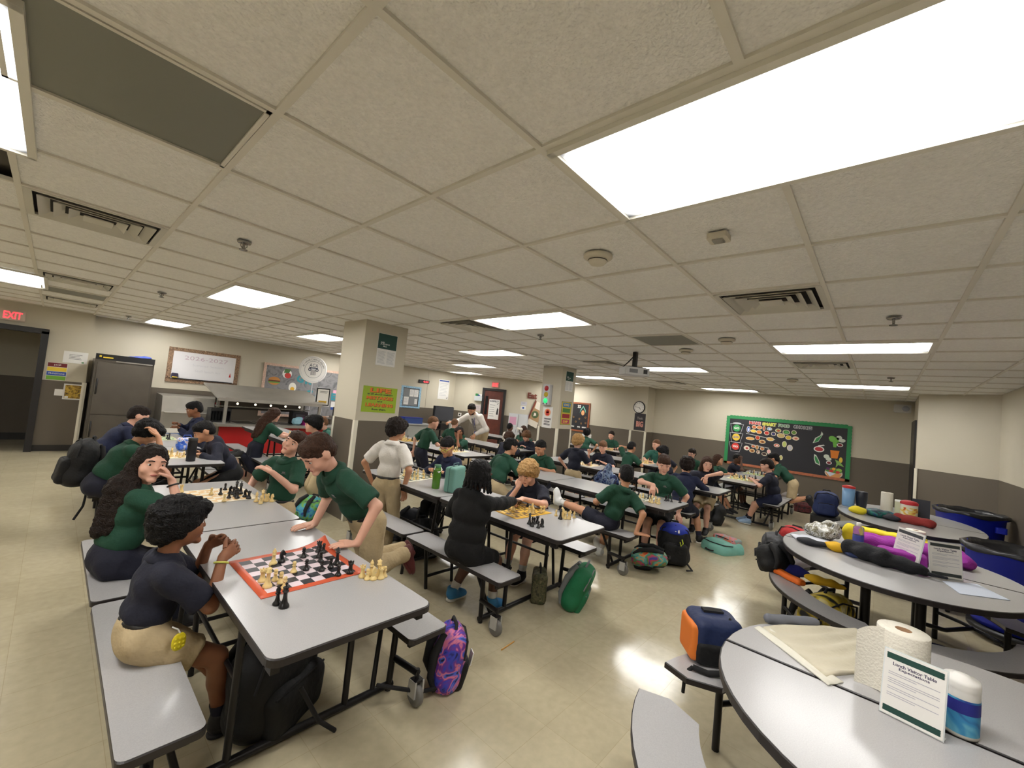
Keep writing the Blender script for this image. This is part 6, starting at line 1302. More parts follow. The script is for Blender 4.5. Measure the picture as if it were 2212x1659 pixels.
bottle('transparent green sports bottle with white carry loop', (2.645, 3.27, TZ), .040, .235, M('bottle_green', (96, 150, 50), .15, trans=.35), M('bottle_cap_green', (60, 110, 76), .4), loop=WHITE, neck=.75)
lb_ = thing('lunch_box', 'mint green zipped lunch box standing on the table', 'lunch box', (2.735, 3.10, TZ), math.radians(20)); LBM = M('lunchbox_mint', (104, 150, 138), .6, bump=.15, bscale=60)
V, Q = sdf([rbx((0, 0, .122), (.118, .055, .122), .022)], .007, .02, cut=[half((0, 0, .002), (0, 0, 1))]); solid('shell', V, Q, LBM, lb_); MB().tube([(-.05, 0, .24), (-.045, 0, .272), (.045, 0, .272), (.05, 0, .24)], .007, 8).build('handle', M('lunchbox_handle', (56, 84, 92), .5), lb_); V = [(x*.114, 0, .118+z*.115) for x, z in [(math.cos(a), math.sin(a)) for a in np.linspace(0, 2*math.pi, 33)]]
rr_ = rounded(-.1195, .1195, .002, .2455, .026, 6); MB().tube([(x, 0.0, z) for x, z in rr_]+[(rr_[0][0], 0, rr_[0][1])], .0035, 6, caps=False).build('zip', M('lunchbox_zip', (64, 100, 96), .6), lb_); MB().box((.0, -.056, .04), (.06, .004, .012)).build('name_patch', M('lunchbox_patch', (84, 126, 116), .6), lb_)
V, Q = sdf([elp((0, 0, .03), (.05, .04, .03)), elp((.03, .01, .05), (.03, .03, .03))], .006, .01); o = solid('crumpled_tissue', wob(V, Q, .012, 70), Q, WHITE); o.location = (2.58, 3.86+.22, TZ+.008); tag(o, 'crumpled white tissue beside the green and white chessboard', 'tissue')
t = thing('lunch_bag', 'small blue and red lunch bag behind the black bottle', 'bag', (1.12, 5.98, TZ+.001)); V, Q = sdf([rbx((0, 0, .07), (.09, .06, .07), .03)], .008, .02); solid('pouch', wob(V, Q, .006, 40), Q, spots('blue_red_white', (40, 80, 180), [(40, 80, 190), (60, 110, 210), (220, 220, 226), (180, 40, 60)], 14), t); MB().tube([(-.04, 0, .135), (-.03, 0, .17), (.03, 0, .17), (.04, 0, .135)], .006, 6).build('handle', BLU, t)
q = at_z(1200, 990, TZ)
bxx = thing('white_box', 'white carton with a round blue label on the far table by the clock', 'carton', (9.62, 5.85, TZ)); MB().box((0, 0, .16), (.22, .16, .32)).build('carton', WHITE, bxx); MB().lathe([(.001, 0), (.06, 0), (.06, .003), (.001, .003)], 18, c=(-.112, 0, .16), R=np.array([[0, 0, -1.0], [0, 1, 0], [1, 0, 0]])).build('round_label', rgb(80, 120, 150), bxx)
pz = thing('pencil', 'yellow pencil lying on the floor in the aisle', 'pencil'); p0, p1 = at_z(1083, 1404, .004), at_z(1113, 1384, .004); a_ = p0+(p1-p0)*.9
MB().tube([p0, a_], .0042, 6).build('shaft', M('pencil_yellow', (206, 150, 60), .5), pz); MB().tube([a_, p1], [.0042, .0008], 6).build('tip', rgb(190, 160, 120), pz)
kt = thing('keychain_toy', 'yellow pop-it keychain toy hanging from the khaki shorts', 'toy'); kq = np.array([.42, 2.035, .515])
KY = M('toy_yellow', (226, 206, 30), .4); V, Q = sdf([elp((0, 0, 0), (.028, .008, .038))], .004, .005); ko = solid('pop_pad', V, Q, KY, kt)
for i in range(3):
    for j in range(3): MB().ball((-.014+.014*i, -.008, -.018+.017*j), (.006, .004, .006), 8).build('bubble', KY, ko)
MB().tube([(0, 0, .036), (-.01, -.004, .055), (-.03, .0, .07)], .003, 6).build('strap', WHITE, kt); kt.location = tuple(at_y(386, 1386, 2.10)); kt.rotation_euler = (0, 0, math.radians(12))
# ================================================================== round table one
def roll(label, loc, r, h, flap=False, name='paper_towel_roll', mt=None):
    t = thing(name, label, 'paper towels', loc); pm = mt or M('paper_towel', (232, 226, 212), .9, bump=.3, bscale=120)
    MB().lathe([(r*.32, 0), (r*.98, 0), (r, .004), (r, h-.004), (r*.98, h), (r*.32, h)], 32).build('roll', pm, t); MB().lathe([(r*.32, h*1.0), (r*.30, h), (r*.30, 0), (r*.32, 0)], 20).build('core', M('cardboard', (150, 116, 86), .8), t)
    if flap:
        n = 10; v = []
        for i in range(n):
            u = i/(n-1); a = math.radians(96+8*u); L = .085*u
            x, y = r*math.cos(a)*1.01-L*math.sin(a)*1.0, r*math.sin(a)*1.01+L*math.cos(a)*-.0-L*.10
            x, y = -r*1.01*math.sin(math.radians(0))-.0, 0
            d = np.array([-.62, .78])*r*1.01+np.array([.55, .42])*0
            p = np.array([-.72, .69])*r*1.005*(1+.0*u)+np.array([.22, .97])*L*1.0+np.array([-.69, -.2])*.03*u*u
            v += [(p[0], p[1], .004), (p[0], p[1], h*(1-.16*u*u))]
        f = [(2*i, 2*i+2, 2*i+3, 2*i+1) for i in range(n-1)]; nv = len(v); v += [(x+.0015, y-.0015, z) for x, y, z in v]; f += [tuple(q+nv for q in ff[::-1]) for ff in f]
        mesh_obj('loose_sheet', v, f, pm, t, smooth=True)
    return t
roll('large white paper towel roll with a loose sheet on the nearest round table', (2.16, -.085, TZ), .073, .228, True)
def sign_holder(label, bl, br, h, lean=12, full=True, name='sign_holder', top=DGRN):
    t = thing(name, label, 'table sign'); fr2 = Frame((bl[0], bl[1]), (br[0]-bl[0], br[1]-bl[1])); w = math.hypot(br[0]-bl[0], br[1]-bl[1]); mm = fr2.mat(w/2, TZ+.002, 0)
    t.matrix_world = mm @ Matrix.Rotation(math.radians(-lean), 4, 'X'); ac = M('acrylic', (226, 230, 230), .1, trans=.0)
    F = Flat(); F.b.box((0, h/2, -.002), (w, h, .004), F.mi(ac)); F.build('holder', t)
    F = Flat(); F.b.box((0, h/2, .0012), (w*.96, h*.97, .0012), F.mi(WHITE))
    zig = lambda y0, y1, s: [(s*w*.44+(.006*w*(i % 2)*2*s if True else 0), y0+(y1-y0)*i/8) for i in range(9)]
    for (a, b) in ((.855, .945), (.055, .145)):
        F.poly([(x, y) for x, y in zig(a*h, b*h, 1)]+[(x, y) for x, y in zig(a*h, b*h, -1)][::-1], .0022, top)
    ink = rgb(66, 62, 92); F.text('Lunch Visitor Table', 0, .795*h, .050*h, .0022, ink, w=w*.68, bold=.025); F.text('Expectations', 0, .735*h, .050*h, .0022, ink, w=w*.48, bold=.025)
    lt = rgb(184, 182, 192); y = .66*h
    for txt, nl in (('You will please respect guests', 2), ('Only family members', 3), ('Please keep voices', 2), ('Thank you', 2)):
        for i in range(nl): F.rect(-w*.40, w*(.40-.35*(i == nl-1)), y-.005*h, y+.005*h, .0022, lt); y -= .030*h
        y -= .035*h
    F.build('printed_sheet', t); F = Flat(); F.b.box((0, .003, -.035), (w, .004, .07), F.mi(ac)); F.build('foot', t); return t
sign_holder('Lunch Visitor Table Expectations sign on the nearest round table', (1.965, -.028), (1.933, -.178), .205, 10)
wp = thing('wipes_canister', 'white and blue cleaning wipes canister behind the nearest sign', 'canister', (2.055, -.222, TZ)); r_ = .043
MB().lathe([(.001, 0), (r_*.95, 0), (r_, .006), (r_, .145)], 28).build('tub', WHITE, wp); LBL = chess_mat; lm = spots('wipes_label', (50, 130, 190), [(30, 50, 150), (60, 150, 206), (110, 190, 220), (60, 150, 206)], 9)
MB().lathe([(r_+.0006, .012), (r_+.0006, .118)], 28).build('label', lm, wp); MB().lathe([(r_*1.02, .145), (r_*1.02, .160), (r_*.96, .172), (.02, .176), (.018, .180), (.001, .180)], 28).build('lid', WHITE, wp); MB().lathe([(r_+.0011, .075), (r_+.0011, .112)], 28).build('label_band', rgb(34, 40, 140), wp)
# beige cloth with a pale hem
def drape(name, label, cs, z, mt, folds=5, amp=.012, n=26, cat='cloth', th=.006, hem=None):
    c = [np.array(p) for p in cs]; v = []
    for i in range(n):
        for j in range(n):
            u, w = i/(n-1), j/(n-1); p = (c[0]*(1-u)+c[1]*u)*(1-w)+(c[3]*(1-u)+c[2]*u)*w
            zz = z+th+amp*(.5+.5*math.sin(folds*6.28*(u+.12*math.sin(4*w))))*(.25+.75*math.sin(math.pi*min(1, max(0, w*.9+.05))))+.003*math.sin(9*w+5*u)
            v.append((p[0], p[1], zz))
    f = [(i*n+j, i*n+j+1, (i+1)*n+j+1, (i+1)*n+j) for i in range(n-1) for j in range(n-1)]
    nv = len(v); v += [(x, y, z+.001) for x, y, q in v]; f += [tuple(q+nv for q in ff[::-1]) for ff in f]
    rim = [i*n for i in range(n)]+[(n-1)*n+j for j in range(1, n)]+[i*n+n-1 for i in range(n-2, -1, -1)]+[j for j in range(n-2, 0, -1)]
    f += [(rim[i], rim[(i+1) % len(rim)], rim[(i+1) % len(rim)]+nv, rim[i]+nv) for i in range(len(rim))]
    o = mesh_obj(name, v, f, mt, None, None, True); return tag(o, label, cat)
BEIGE = M('cloth_beige', (206, 198, 176), .85, bump=.2, bscale=60, noise=.05)
drape('tablecloth', 'crumpled beige cloth spread over the nearest round table', [(2.05, .12), (2.28, .37), (2.66, .06), (2.40, -.10)], TZ, BEIGE, 4, .016)
drape('cloth_band', 'pale band along the edge of the beige cloth', [(1.99, .11), (2.245, .40), (2.30, .35), (2.06, .07)], TZ, M('hem_pale', (226, 222, 208), .85), 1, .002, 10, th=.004)
V, Q = sdf([cap((0, 0, .02), (.16, -.16, .02), .022)], .007, .01); o = solid('grey_cloth', wob(V, Q, .005, 40), Q, M('cloth_slate', (110, 112, 120), .85)); o.location = (2.36, .36, TZ-.0); tag(o, 'rolled grey cloth at the back edge of the nearest round table', 'cloth')
# ================================================================== round table two: jackets, signs, bottle
def soft(name, label, cat, loc, prims, mt, vox=.010, k=.03, amp=.010, s=26, rz=0, group=None):
    V, Q = sdf(prims, vox, k, cut=[half((0, 0, .002), (0, 0, 1))]); o = solid(name, wob(V, Q, amp, s, seed=loc[0]*5), Q, mt); o.location = loc; o.rotation_euler = (0, 0, math.radians(rz)); return tag(o, label, cat, group)
PUR = M('fleece_purple', (150, 44, 150), .9, bump=.35, bscale=80, noise=.08); YELC = M('cloth_yellow', (226, 206, 40), .85, bump=.2, bscale=50); GOLD = M('cloth_gold', (226, 176, 34), .85, bump=.2, bscale=50); CHAR = M('cloth_charcoal', (38, 39, 46), .85, bump=.3, bscale=60)
T2 = TZ+.001
soft('fleece_jacket', 'folded purple fleece jacket in the middle of the round table', 'jacket', (4.72, .0, T2), [rbx((-.02, .02, .06), (.14, .12, .06), .04), rbx((-.02, -.21, .065), (.13, .14, .065), .045), rbx((.10, .10, .045), (.08, .08, .045), .03)], PUR)
soft('fleece_jacket', 'purple fleece jacket end folded in front of the left sign', 'jacket', (4.40, -.14, T2), [rbx((0, 0, .05), (.07, .14, .05), .02)], PUR, amp=.004)
soft('fleece_jacket', 'purple fleece bundle at the right behind the signs', 'jacket', (4.86, -.42, T2), [rbx((0, 0, .055), (.11, .10, .055), .04), elp((-.05, -.08, .04), (.1, .07, .045))], PUR)
soft('yellow_jacket', 'bright yellow jacket lying on top of the purple fleece', 'jacket', (4.88, -.02, T2+.10), [rbx((0, 0, .018), (.09, .16, .018), .015), rbx((.02, -.22, .018), (.08, .08, .018), .014)], YELC, amp=.006)
soft('yellow_jacket', 'bright yellow bundle behind the water bottle', 'jacket', (4.75, .17, T2), [elp((0, 0, .08), (.05, .06, .09)), elp((.05, -.06, .05), (.06, .06, .05))], YELC)
soft('gold_shirt', 'small golden yellow shirt near the table edge', 'shirt', (4.32, .235, T2), [elp((0, 0, .03), (.07, .09, .035)), cap((.02, -.08, .03), (.06, -.13, .02), .03, .02)], GOLD, amp=.012)
soft('blue_cloth', 'dark blue cloth under the golden yellow shirt', 'cloth', (4.27, .13, T2), [elp((0, 0, .012), (.06, .07, .016))], M('cloth_denim', (44, 56, 96), .85))
soft('black_sweater', 'black bundle left of the golden yellow shirt', 'sweater', (4.30, .40, T2), [elp((0, 0, .022), (.06, .11, .026))], CHAR)
soft('black_jacket', 'long black jacket lying along the near edge of the round table', 'jacket', (4.18, -.06, T2), [cap((.10, .20, .055), (.03, .04, .055), .062, .066), cap((.03, .04, .055), (.0, -.12, .04), .064, .045), cap((.0, -.12, .04), (.01, -.20, .03), .04, .03), elp((.06, .1, .05), (.09, .10, .05))], M('cloth_ink', (22, 23, 28), .85, bump=.3, bscale=60), amp=.014)
MBt = MB().tube([(4.19, -.24, TZ+.03), (4.14, -.30, TZ+.034), (4.18, -.36, TZ+.026), (4.23, -.32, TZ+.014), (4.2, -.25, TZ+.014)], .010, 8).build('jacket_strap', CHAR); tag(MBt, 'looped black strap at the end of the long black jacket', 'strap')
soft('camo_bag', 'clear plastic bag with camouflage cloth on the round table', 'bag', (4.63, .36, T2), [elp((0, 0, .07), (.11, .12, .075)), elp((.03, -.06, .11), (.07, .07, .06))], spots('camo_pale', (150, 146, 128), [(90, 88, 70), (190, 188, 180), (120, 114, 88), (210, 210, 206), (70, 70, 66)], 16, rough=.25), amp=.016, s=40)
soft('paper_stack', 'loose white papers at the left end of the round table', 'papers', (4.45, .44, T2), [rbx((0, 0, .008), (.09, .11, .008), .004, np.array(Matrix.Rotation(.4, 3, 'Z'))), rbx((.04, -.05, .014), (.08, .10, .006), .004)], rgb(206, 208, 218), amp=.002)
wbt = bottle('clear plastic water bottle with blue label on the round table', (4.53, .115, TZ), .036, .225, M('clear_plastic', (222, 224, 218), .1, trans=.85), WHITE, neck=.42); MB().lathe([(.0366, .07), (.0366, .125)], 20).build('label', M('label_blue', (70, 84, 170), .5), wbt)
roll('white paper towel roll behind the two table signs', (4.90, -.235, TZ), .062, .20)
sign_holder('left table sign standing in the purple fleece', (4.50, -.085), (4.30, -.225), .26, 10, top=rgb(60, 62, 66)); sign_holder('right table sign next to the loose white paper', (4.245, -.285), (4.33, -.455), .24, 8, top=rgb(60, 66, 66))
ppo = MB().prism([(4.168, -.34), (4.336, -.517), (4.10, -.63), (3.93, -.40)], TZ+.001, TZ+.004).build('sheet_of_paper', rgb(206, 214, 230)); tag(ppo, 'loose white sheet hanging over the edge of the middle round table', 'paper')
# bags on its curved bench
backpack('black and grey backpack with a white badge on the curved bench', (4.52, .70, BZ+.002), (0, 0, 100), (.20, .30, .26), spots('grey_black', (50, 50, 54), [(26, 25, 28), (66, 66, 70), (34, 33, 36)], 8), BAGB)
bd = MB().box((4.355, .70, BZ+.19), (.006, .05, .05)).build('badge', WHITE); bd.name = 'round_badge'; tag(bd, 'white badge with a red dot on the grey and black backpack', 'badge')
backpack('red backpack leaning at the end of the curved bench', (4.98, .62, BZ+.002), (0, -14, 160), (.18, .26, .27), M('bag_red', (176, 34, 36), .65, bump=.3, bscale=40), BAGB)
YB = spots('yellow_black_print', (40, 40, 40), [(24, 23, 26), (28, 27, 30), (206, 180, 60), (224, 210, 150), (26, 25, 28)], 7)
backpack('black duffel with yellow printed panels on the floor under the round table', (4.10, .32, 0), (0, 14, -120), (.26, .42, .44), YB, YB)
backpack('open black backpack on the curved bench behind the orange pouch', (4.30, .62, BZ+.002), (0, 30, 60), (.18, .26, .22), BAGB)
soft('orange_pouch', 'long orange pouch lying on the curved bench', 'pouch', (4.16, .52, BZ+.001), [rbx((0, 0, .022), (.035, .13, .022), .015, np.array(Matrix.Rotation(math.radians(-38), 3, 'Z')))], M('pouch_orange', (232, 110, 30), .7), vox=.007, amp=.003)
soft('blue_shirt', 'royal blue shirt stuffed behind the orange pouch', 'shirt', (4.33, .50, BZ+.001), [elp((0, 0, .04), (.06, .10, .05))], M('cloth_royal', (44, 48, 130), .85)); soft('gold_shirt', 'golden yellow shirt hanging off the curved bench', 'shirt', (4.28, .34, BZ+.001), [elp((0, 0, .03), (.05, .10, .035)), cap((0, -.08, .03), (.02, -.16, .02), .03, .02)], GOLD)
# ================================================================== round table three
pt = thing('pitcher', 'light blue pitcher with red lid on the farthest round table', 'pitcher', (7.30, .31, TZ)); MB().lathe([(.001, 0), (.060, 0), (.066, .01), (.070, .24), (.001, .24)], 24).build('jug', M('jug_blue', (120, 160, 200), .35), pt); MB().lathe([(.072, .24), (.072, .262), (.03, .275), (.001, .275)], 24).build('lid', RED, pt)
pt = thing('mug', 'tall dark mug with handle next to the light blue pitcher', 'mug', (7.33, .175, TZ)); MB().lathe([(.001, 0), (.045, 0), (.052, .01), (.064, .13), (.064, .21), (.058, .22), (.001, .22)], 24).build('cup', M('mug_dark', (34, 38, 50), .35), pt); MB().tube([(0, .062, .18), (0, .11, .17), (0, .11, .06), (0, .058, .05)], .009, 8).build('handle', M('mug_dark', (34, 38, 50), .35), pt)
roll('slim paper towel roll on the farthest round table', (7.44, -.075, TZ), .062, .25)
tb = thing('wipes_tub', 'white tub with red lid on the farthest round table', 'tub', (7.15, -.275, TZ)); MB().lathe([(.001, 0), (.078, 0), (.080, .006), (.080, .175)], 28).build('tub', rgb(232, 224, 206), tb); MB().lathe([(.084, .172), (.084, .195), (.07, .21), (.04, .22), (.001, .22)], 28).build('lid', rgb(190, 34, 44), tb)
F = Flat(); MB().lathe([(.0807, .03), (.0807, .14)], 28).build('label', spots('tub_label', (220, 190, 120), [(196, 50, 40), (226, 196, 90), (232, 224, 206), (226, 196, 90)], 10), tb)
tb = thing('wipes_tub', 'pale yellow tub partly behind the red-lidded tub', 'tub', (7.32, -.205, TZ)); MB().lathe([(.001, 0), (.055, 0), (.057, .006), (.057, .17)], 24).build('tub', rgb(206, 206, 176), tb); MB().lathe([(.058, .17), (.058, .19), (.001, .192)], 24).build('lid', WHITE, tb)
tb = thing('menu_stand', 'dark table stand behind the red-lidded tub', 'table sign', (7.36, -.39, TZ)); MB().box((0, 0, .12), (.02, .16, .23), R=np.array(Matrix.Rotation(math.radians(8), 3, 'Y'))).build('panel', M('stand_dark', (40, 42, 54), .5), tb); MB().box((.03, 0, .005), (.1, .16, .01)).build('foot', M('stand_dark', (40, 42, 54), .5), tb)
soft('yellow_jacket', 'small yellow bundle on the farthest round table', 'cloth', (6.74, .19, TZ+.001), [elp((0, 0, .04), (.08, .09, .045))], YELC)
soft('teal_jacket', 'teal and dark jacket on the farthest round table', 'jacket', (6.78, .02, TZ+.001), [elp((0, 0, .045), (.10, .11, .05)), elp((.06, -.10, .04), (.1, .09, .04))], spots('teal_navy', (30, 80, 90), [(26, 90, 90), (30, 40, 60), (24, 110, 100), (40, 50, 120)], 7))
soft('black_jacket', 'black jacket sleeve on the farthest round table', 'jacket', (6.72, -.12, TZ+.001), [elp((0, 0, .03), (.10, .09, .035))], CHAR)
soft('red_jacket', 'rolled dark red jacket sleeve at the table edge', 'jacket', (6.72, -.30, TZ+.001), [cap((.02, .13, .04), (-.03, -.13, .045), .05, .055)], M('cloth_red', (140, 44, 40), .85, bump=.3, bscale=50))
soft('green_plate', 'pale green plate beside the slim towel roll', 'plate', (7.25, -.13, TZ+.001), [elp((0, 0, .01), (.07, .07, .014))], rgb(150, 190, 150), amp=.0)
# ================================================================== rubbish bins
BINB = M('bin_blue', (26, 44, 190), .45); LIN = M('bin_liner', (28, 28, 32), .35, bump=.6, bscale=20)
def bin_(label, loc, r, h):
    t = thing('rubbish_bin', label, 'bin', loc); MB().lathe([(.001, .12), (r*.80, .12), (r*.84, .16), (r*.97, h-.05), (r*1.05, h-.04), (r*1.06, h), (r*1.0, h+.004), (r*.94, h-.06), (r*.80, .16), (.001, .16)], 32).build('tub', BINB, t)
    n = 40; v = []
    for (rr2, zz) in ((r*1.07, h-.035), (r*1.085, h+.004), (r*1.0, h+.014), (r*.93, h-.03), (r*.86, h-.25), (.01, h-.30)):
        for j in range(n):
            a = 2*math.pi*j/n; wv_ = 1+.006*math.sin(7*a)+.008*math.sin(13*a); v.append((rr2*wv_*math.cos(a), rr2*wv_*math.sin(a), zz+(.012*math.sin(5*a) if zz < h-.01 else .006*math.sin(9*a))))
    f = [(i*n+j, i*n+(j+1) % n, (i+1)*n+(j+1) % n, (i+1)*n+j) for i in range(5) for j in range(n)]; mesh_obj('liner', v, f, LIN, t, smooth=True)
    for s in (-1, 1): MB().box((s*r*1.02*math.cos(.8), s*r*1.02*math.sin(.8), h-.15), (.10, .10, .07), bev=.02).build('handle', BINB, t)
    MB().lathe([(.001, .06), (r*.86, .06), (r*.90, .075), (r*.90, .11), (.001, .11)], 28).build('dolly', BLK, t)
    for i in range(5):
        a = 2*math.pi*i/5; MB().lathe([(.001, -.012), (.028, -.012), (.03, 0), (.028, .012), (.001, .012)], 14, c=(r*.72*math.cos(a), r*.72*math.sin(a), .03), R=np.array([[1, 0, 0], [0, 0, -1.0], [0, 1, 0]])).build('caster', rubber, t)
    return t
b1_ = bin_('blue rubbish bin with black liner in the far right corner', (8.30, -.90, 0), .33, .80)
b2_ = bin_('blue rubbish bin with black liner and white sticker at the right edge', (5.72, -.92, 0), .33, .78)
a = math.radians(152); F = MB().box((.300*math.cos(a), .300*math.sin(a), .50), (.006, .075, .10), R=np.array(Matrix.Rotation(a, 3, 'Z'))).build('sticker', WHITE, b2_)
# ================================================================== the people
ST = .508   # seated pelvis height
NEAR, MID, FAR = .0068, .0105, .016
yel = M('glasses_yellow', (206, 214, 60), .4); gdk = M('glasses_dark', (30, 26, 28), .35)
fol = dict(hl=(.36, .10, .735, .4, -1, 0), hr=(.36, -.10, .735, .4, 1, 0))          # forearms folded on the table
def P_(*a, **k): return person(*a, **k)
# left row
P_('boy in navy polo and khaki shorts seated on the nearest bench at left', (.36, 2.27, ST-.005), 0, 1.22, ts=.80, sl=.70, lean=10, head=(4, 8, 0), hl=(.25, .05, .82, .6, -.5, .4), hr=(.28, -.05, .80, .8, .5, .3), er=(-.1, -.4, -1), el=(0, .5, -1), fl=(.44, .04, .07), fr=(.30, -.12, .07), kr=(1, -.2, .4), kl=(1, 0, .5),
   top='navy', bottom='khaki', legs='shorts', shoe='black', sole=SHOE['black'], sock=SOCKD, hair=('black', 'mop'), skin='brown', band=M('band_yellow', (206, 206, 96), .6), vox=NEAR, hpx=(395, 1130), belt=True, finger=(80, 80), palm=((0, -1, -.2), (0, 1, -.2)))
P_('girl with long brown hair in green shirt looking back at the camera', (.34, 3.24, ST), 8, 1.28, lean=12, twist=-14, head=(2, -72, -8), hl=(.30, .05, .735, .5, -1, 0), hr=(.17, -.10, .985, -.35, .15, .7), er=(.8, -.5, -1), palm=(None, (-1, .3, 0)),
   top='green', bottom='navy', legs='skirt', hair=('dark', 'long'), skin='fair', band=BELT, vox=NEAR, hpx=(318, 1008), finger=(20, 60), fat=1.12)
P_('boy in green polo holding his bowed head, black backpack behind him', (.38, 5.28, ST), 0, 1.34, lean=30, head=(38, -10, 0), hl=(.36, .12, .735, .3, -1, 0), hr=(.33, -.13, 1.0, -.5, .35, .75), er=(.8, -.5, -1), top='green', bottom='navy', hair=('black', 'mop'), skin='tan', vox=MID, hpx=(290, 940), fat=1.1, finger=(20, 30))
P_('boy in navy jacket leaning far over the back left table', (.40, 6.45, ST+.07), 5, 1.34, lean=38, head=(20, -10, 0), hl=(.5, .12, .735, 1, -.4, 0), hr=(.5, -.05, .735, 1, .4, 0), top='navyblue', sleeve='long', bottom='navy', legs='pants', hair=('dark', 'crop'), skin='fair', vox=FAR, hpx=(288, 893))
P_('boy in navy polo jacket with raised fists in front of the steel cabinet', (1.52, 7.35, ST+.03), 180, 1.32, lean=8, head=(20, 0, 0), hl=(.28, .0, .82, .7, .6, .5), hr=(.27, -.10, .86, .7, .5, .5), top='navyblue', sleeve='long', bottom='navy', hair=('black', 'crop'), skin='brown', vox=FAR, hpx=(422, 885), finger=(75, 75))
P_('boy in navy hoodie resting his crossed arms beside the black bottle', (1.49, 5.55, ST), 180, 1.32, lean=34, head=(30, 0, 0), **fol, top='navy', sleeve='long', hood=True, bottom='black', legs='pants', hair=('black', 'crop'), skin='tan', vox=MID, hpx=(455, 935), fat=1.08)
P_('girl in green shirt and navy skirt kneeling on the bench by the red counter', (2.22, 7.2, .56), 0, 1.28, lean=20, head=(22, 0, 0), hl=(.55, .05, .74, 1, 0, 0), hr=(.52, -.08, .74, 1, 0, 0), fl=(-.22, .08, .47), fr=(-.22, -.08, .47), kl=(1, 0, -.2), kr=(1, 0, -.2), toes=(-1, 0, .05), top='green', bottom='navy', legs='skirt', shoe='black', hair=('brown', 'long'), skin='fair', vox=FAR, hpx=(570, 915))
P_('light-haired boy in green polo bending forward beside the near column', (3.50, 7.15, ST), 165, 1.28, lean=36, head=(25, 0, 0), top='teal', bottom='navy', hair=('light', 'crop'), skin='fair', vox=FAR, hpx=(704, 912))
P_('dark-haired child in green half hidden behind the laughing boy', (2.42, 5.30, .62), 170, 1.22, lean=20, head=(10, 0, 0), legs='stand', top='green', bottom='khaki', hair=('black', 'mop'), skin='fair', vox=FAR, hpx=(675, 922))
P_('laughing boy in green polo with tilted head and khaki trousers', (1.41, 3.82, ST+.02), 212, 1.32, lean=-6, head=(-8, 10, -24), hl=(.22, .02, .88, .3, -.8, .4), hr=(.16, -.20, .60, .5, .7, -.2), el=(-.2, .7, -.8), er=(-.8, -.9, -.1), fl=(.34, .10, .07), fr=(.34, -.10, .07), top='green', bottom='khaki', legs='pants', hair=('brown', 'crop'), skin='fair', vox=.0075, hpx=(652, 952), belt=True, finger=(25, 50), palm=((0, -.3, -1), None), logo=True)
P_('boy in green polo leaning with both hands flat on the nearest table', (1.475, 2.51, .77), 182, 1.36, lean=40, head=(42, 6, 0), hl=(.275, .28, .722, 1, -.35, 0), hr=(.315, -.15, .722, 1, .1, 0), el=(-.5, .5, 0), er=(-.5, -.5, 0), fl=(-.36, .02, .47), fr=(-.42, -.08, .46), kl=(1, .1, -.6), kr=(1, -.1, -.6), toes=(-.55, .15, -.8), top='green', bottom='khaki', legs='pants', shoe='maroon', sole=SOLE_M,
   hair=('brown', 'crop'), skin='fair', vox=NEAR, hpx=(680, 980), belt=True, finger=(8, 8), logo=True)
P_('boy in white polo and khaki trousers standing with his back turned', (2.37, 3.70, .69), 28, 1.30, lean=2, head=(12, -20, 0), hl=(.02, .20, .62), hr=(.05, -.17, .60, .4, 0, -1), fl=(.02, .09, .07), fr=(-.05, -.09, .07), legs='stand', top='white', bottom='khaki', shoe='grey', hair=('dark', 'mop'), skin='tan', vox=.0085, hpx=(845, 935), belt=True)
# middle row
P_('bearded man in white shirt and tie leaning over a far table', (7.22, 7.40, .93), 195, 1.78, lean=52, head=(38, 8, 0), hl=(.52, .12, .76, .7, 0, -.7), hr=(.78, -.42, 1.04, 1, -.3, -.1), legs='stand', fl=(.0, .12, .08), fr=(-.05, -.12, .08), top='white', sleeve='long', bottom='khaki', hair=('dark', 'short'), skin='tan', vox=.012, hpx=(1027, 893), tie=True, beard=True, belt=True)
P_('boy in green polo and navy trousers standing at a table, arm stretched down', (4.22, 5.70, .66), -8, 1.27, lean=16, head=(20, -25, 0), hr=(.35, -.16, .76), hl=(-.05, .22, .62), legs='stand', top='green', bottom='navy', hair=('light', 'buzz'), skin='fair', vox=FAR, hpx=(925, 915))
P_('boy in green polo with cropped fair hair seen from behind, by the man', (6.1, 7.2, ST), 25, 1.32, lean=12, head=(15, 0, 0), top='green', bottom='navy', hair=('light', 'buzz'), skin='fair', vox=FAR, hpx=(972, 915), fat=1.1, **fol)
P_('dark-haired boy in green holding one hand to his head', (5.36, 5.85, ST), 180, 1.24, lean=24, head=(22, 0, 0), hl=(.30, .08, .99, -.3, -.1, .9), el=(.7, .4, -1), hr=(.33, -.08, .735), top='green', bottom='khaki', legs='pants', hair=('dark', 'crop'), skin='brown', vox=FAR, hpx=(998, 940))
P_('boy with yellow glasses and navy jacket behind the mint lunch box', (3.29, 3.80, ST+.01), 188, 1.30, lean=10, head=(28, 10, 0), top='navyblue', sleeve='long', bottom='black', legs='pants', hair=('black', 'crop'), skin='tan', vox=MID, hpx=(973, 957), glasses=yel, hl=(.3, .1, .735), hr=(.3, -.1, .735), kl=(1, 0, .3))
P_('child in black hooded sweatshirt with dark braids, seen from behind', (2.17, 2.27, ST), 4, 1.30, lean=6, head=(14, -6, 0), hr=(.60, -.04, .80, 1, .2, -.1), hl=(.32, .14, .735, 1, -.3, 0), er=(-.1, -.6, -.6), fl=(.15, .22, .07), fr=(.26, -.10, .07), top='black', sleeve='long', hood=True, bottom='black', shoe='blue', sock=SOCKW, hair=('black', 'braids'), skin='dark', vox=.0075, hpx=(1018, 1045), fat=1.3, finger=(40, 40))
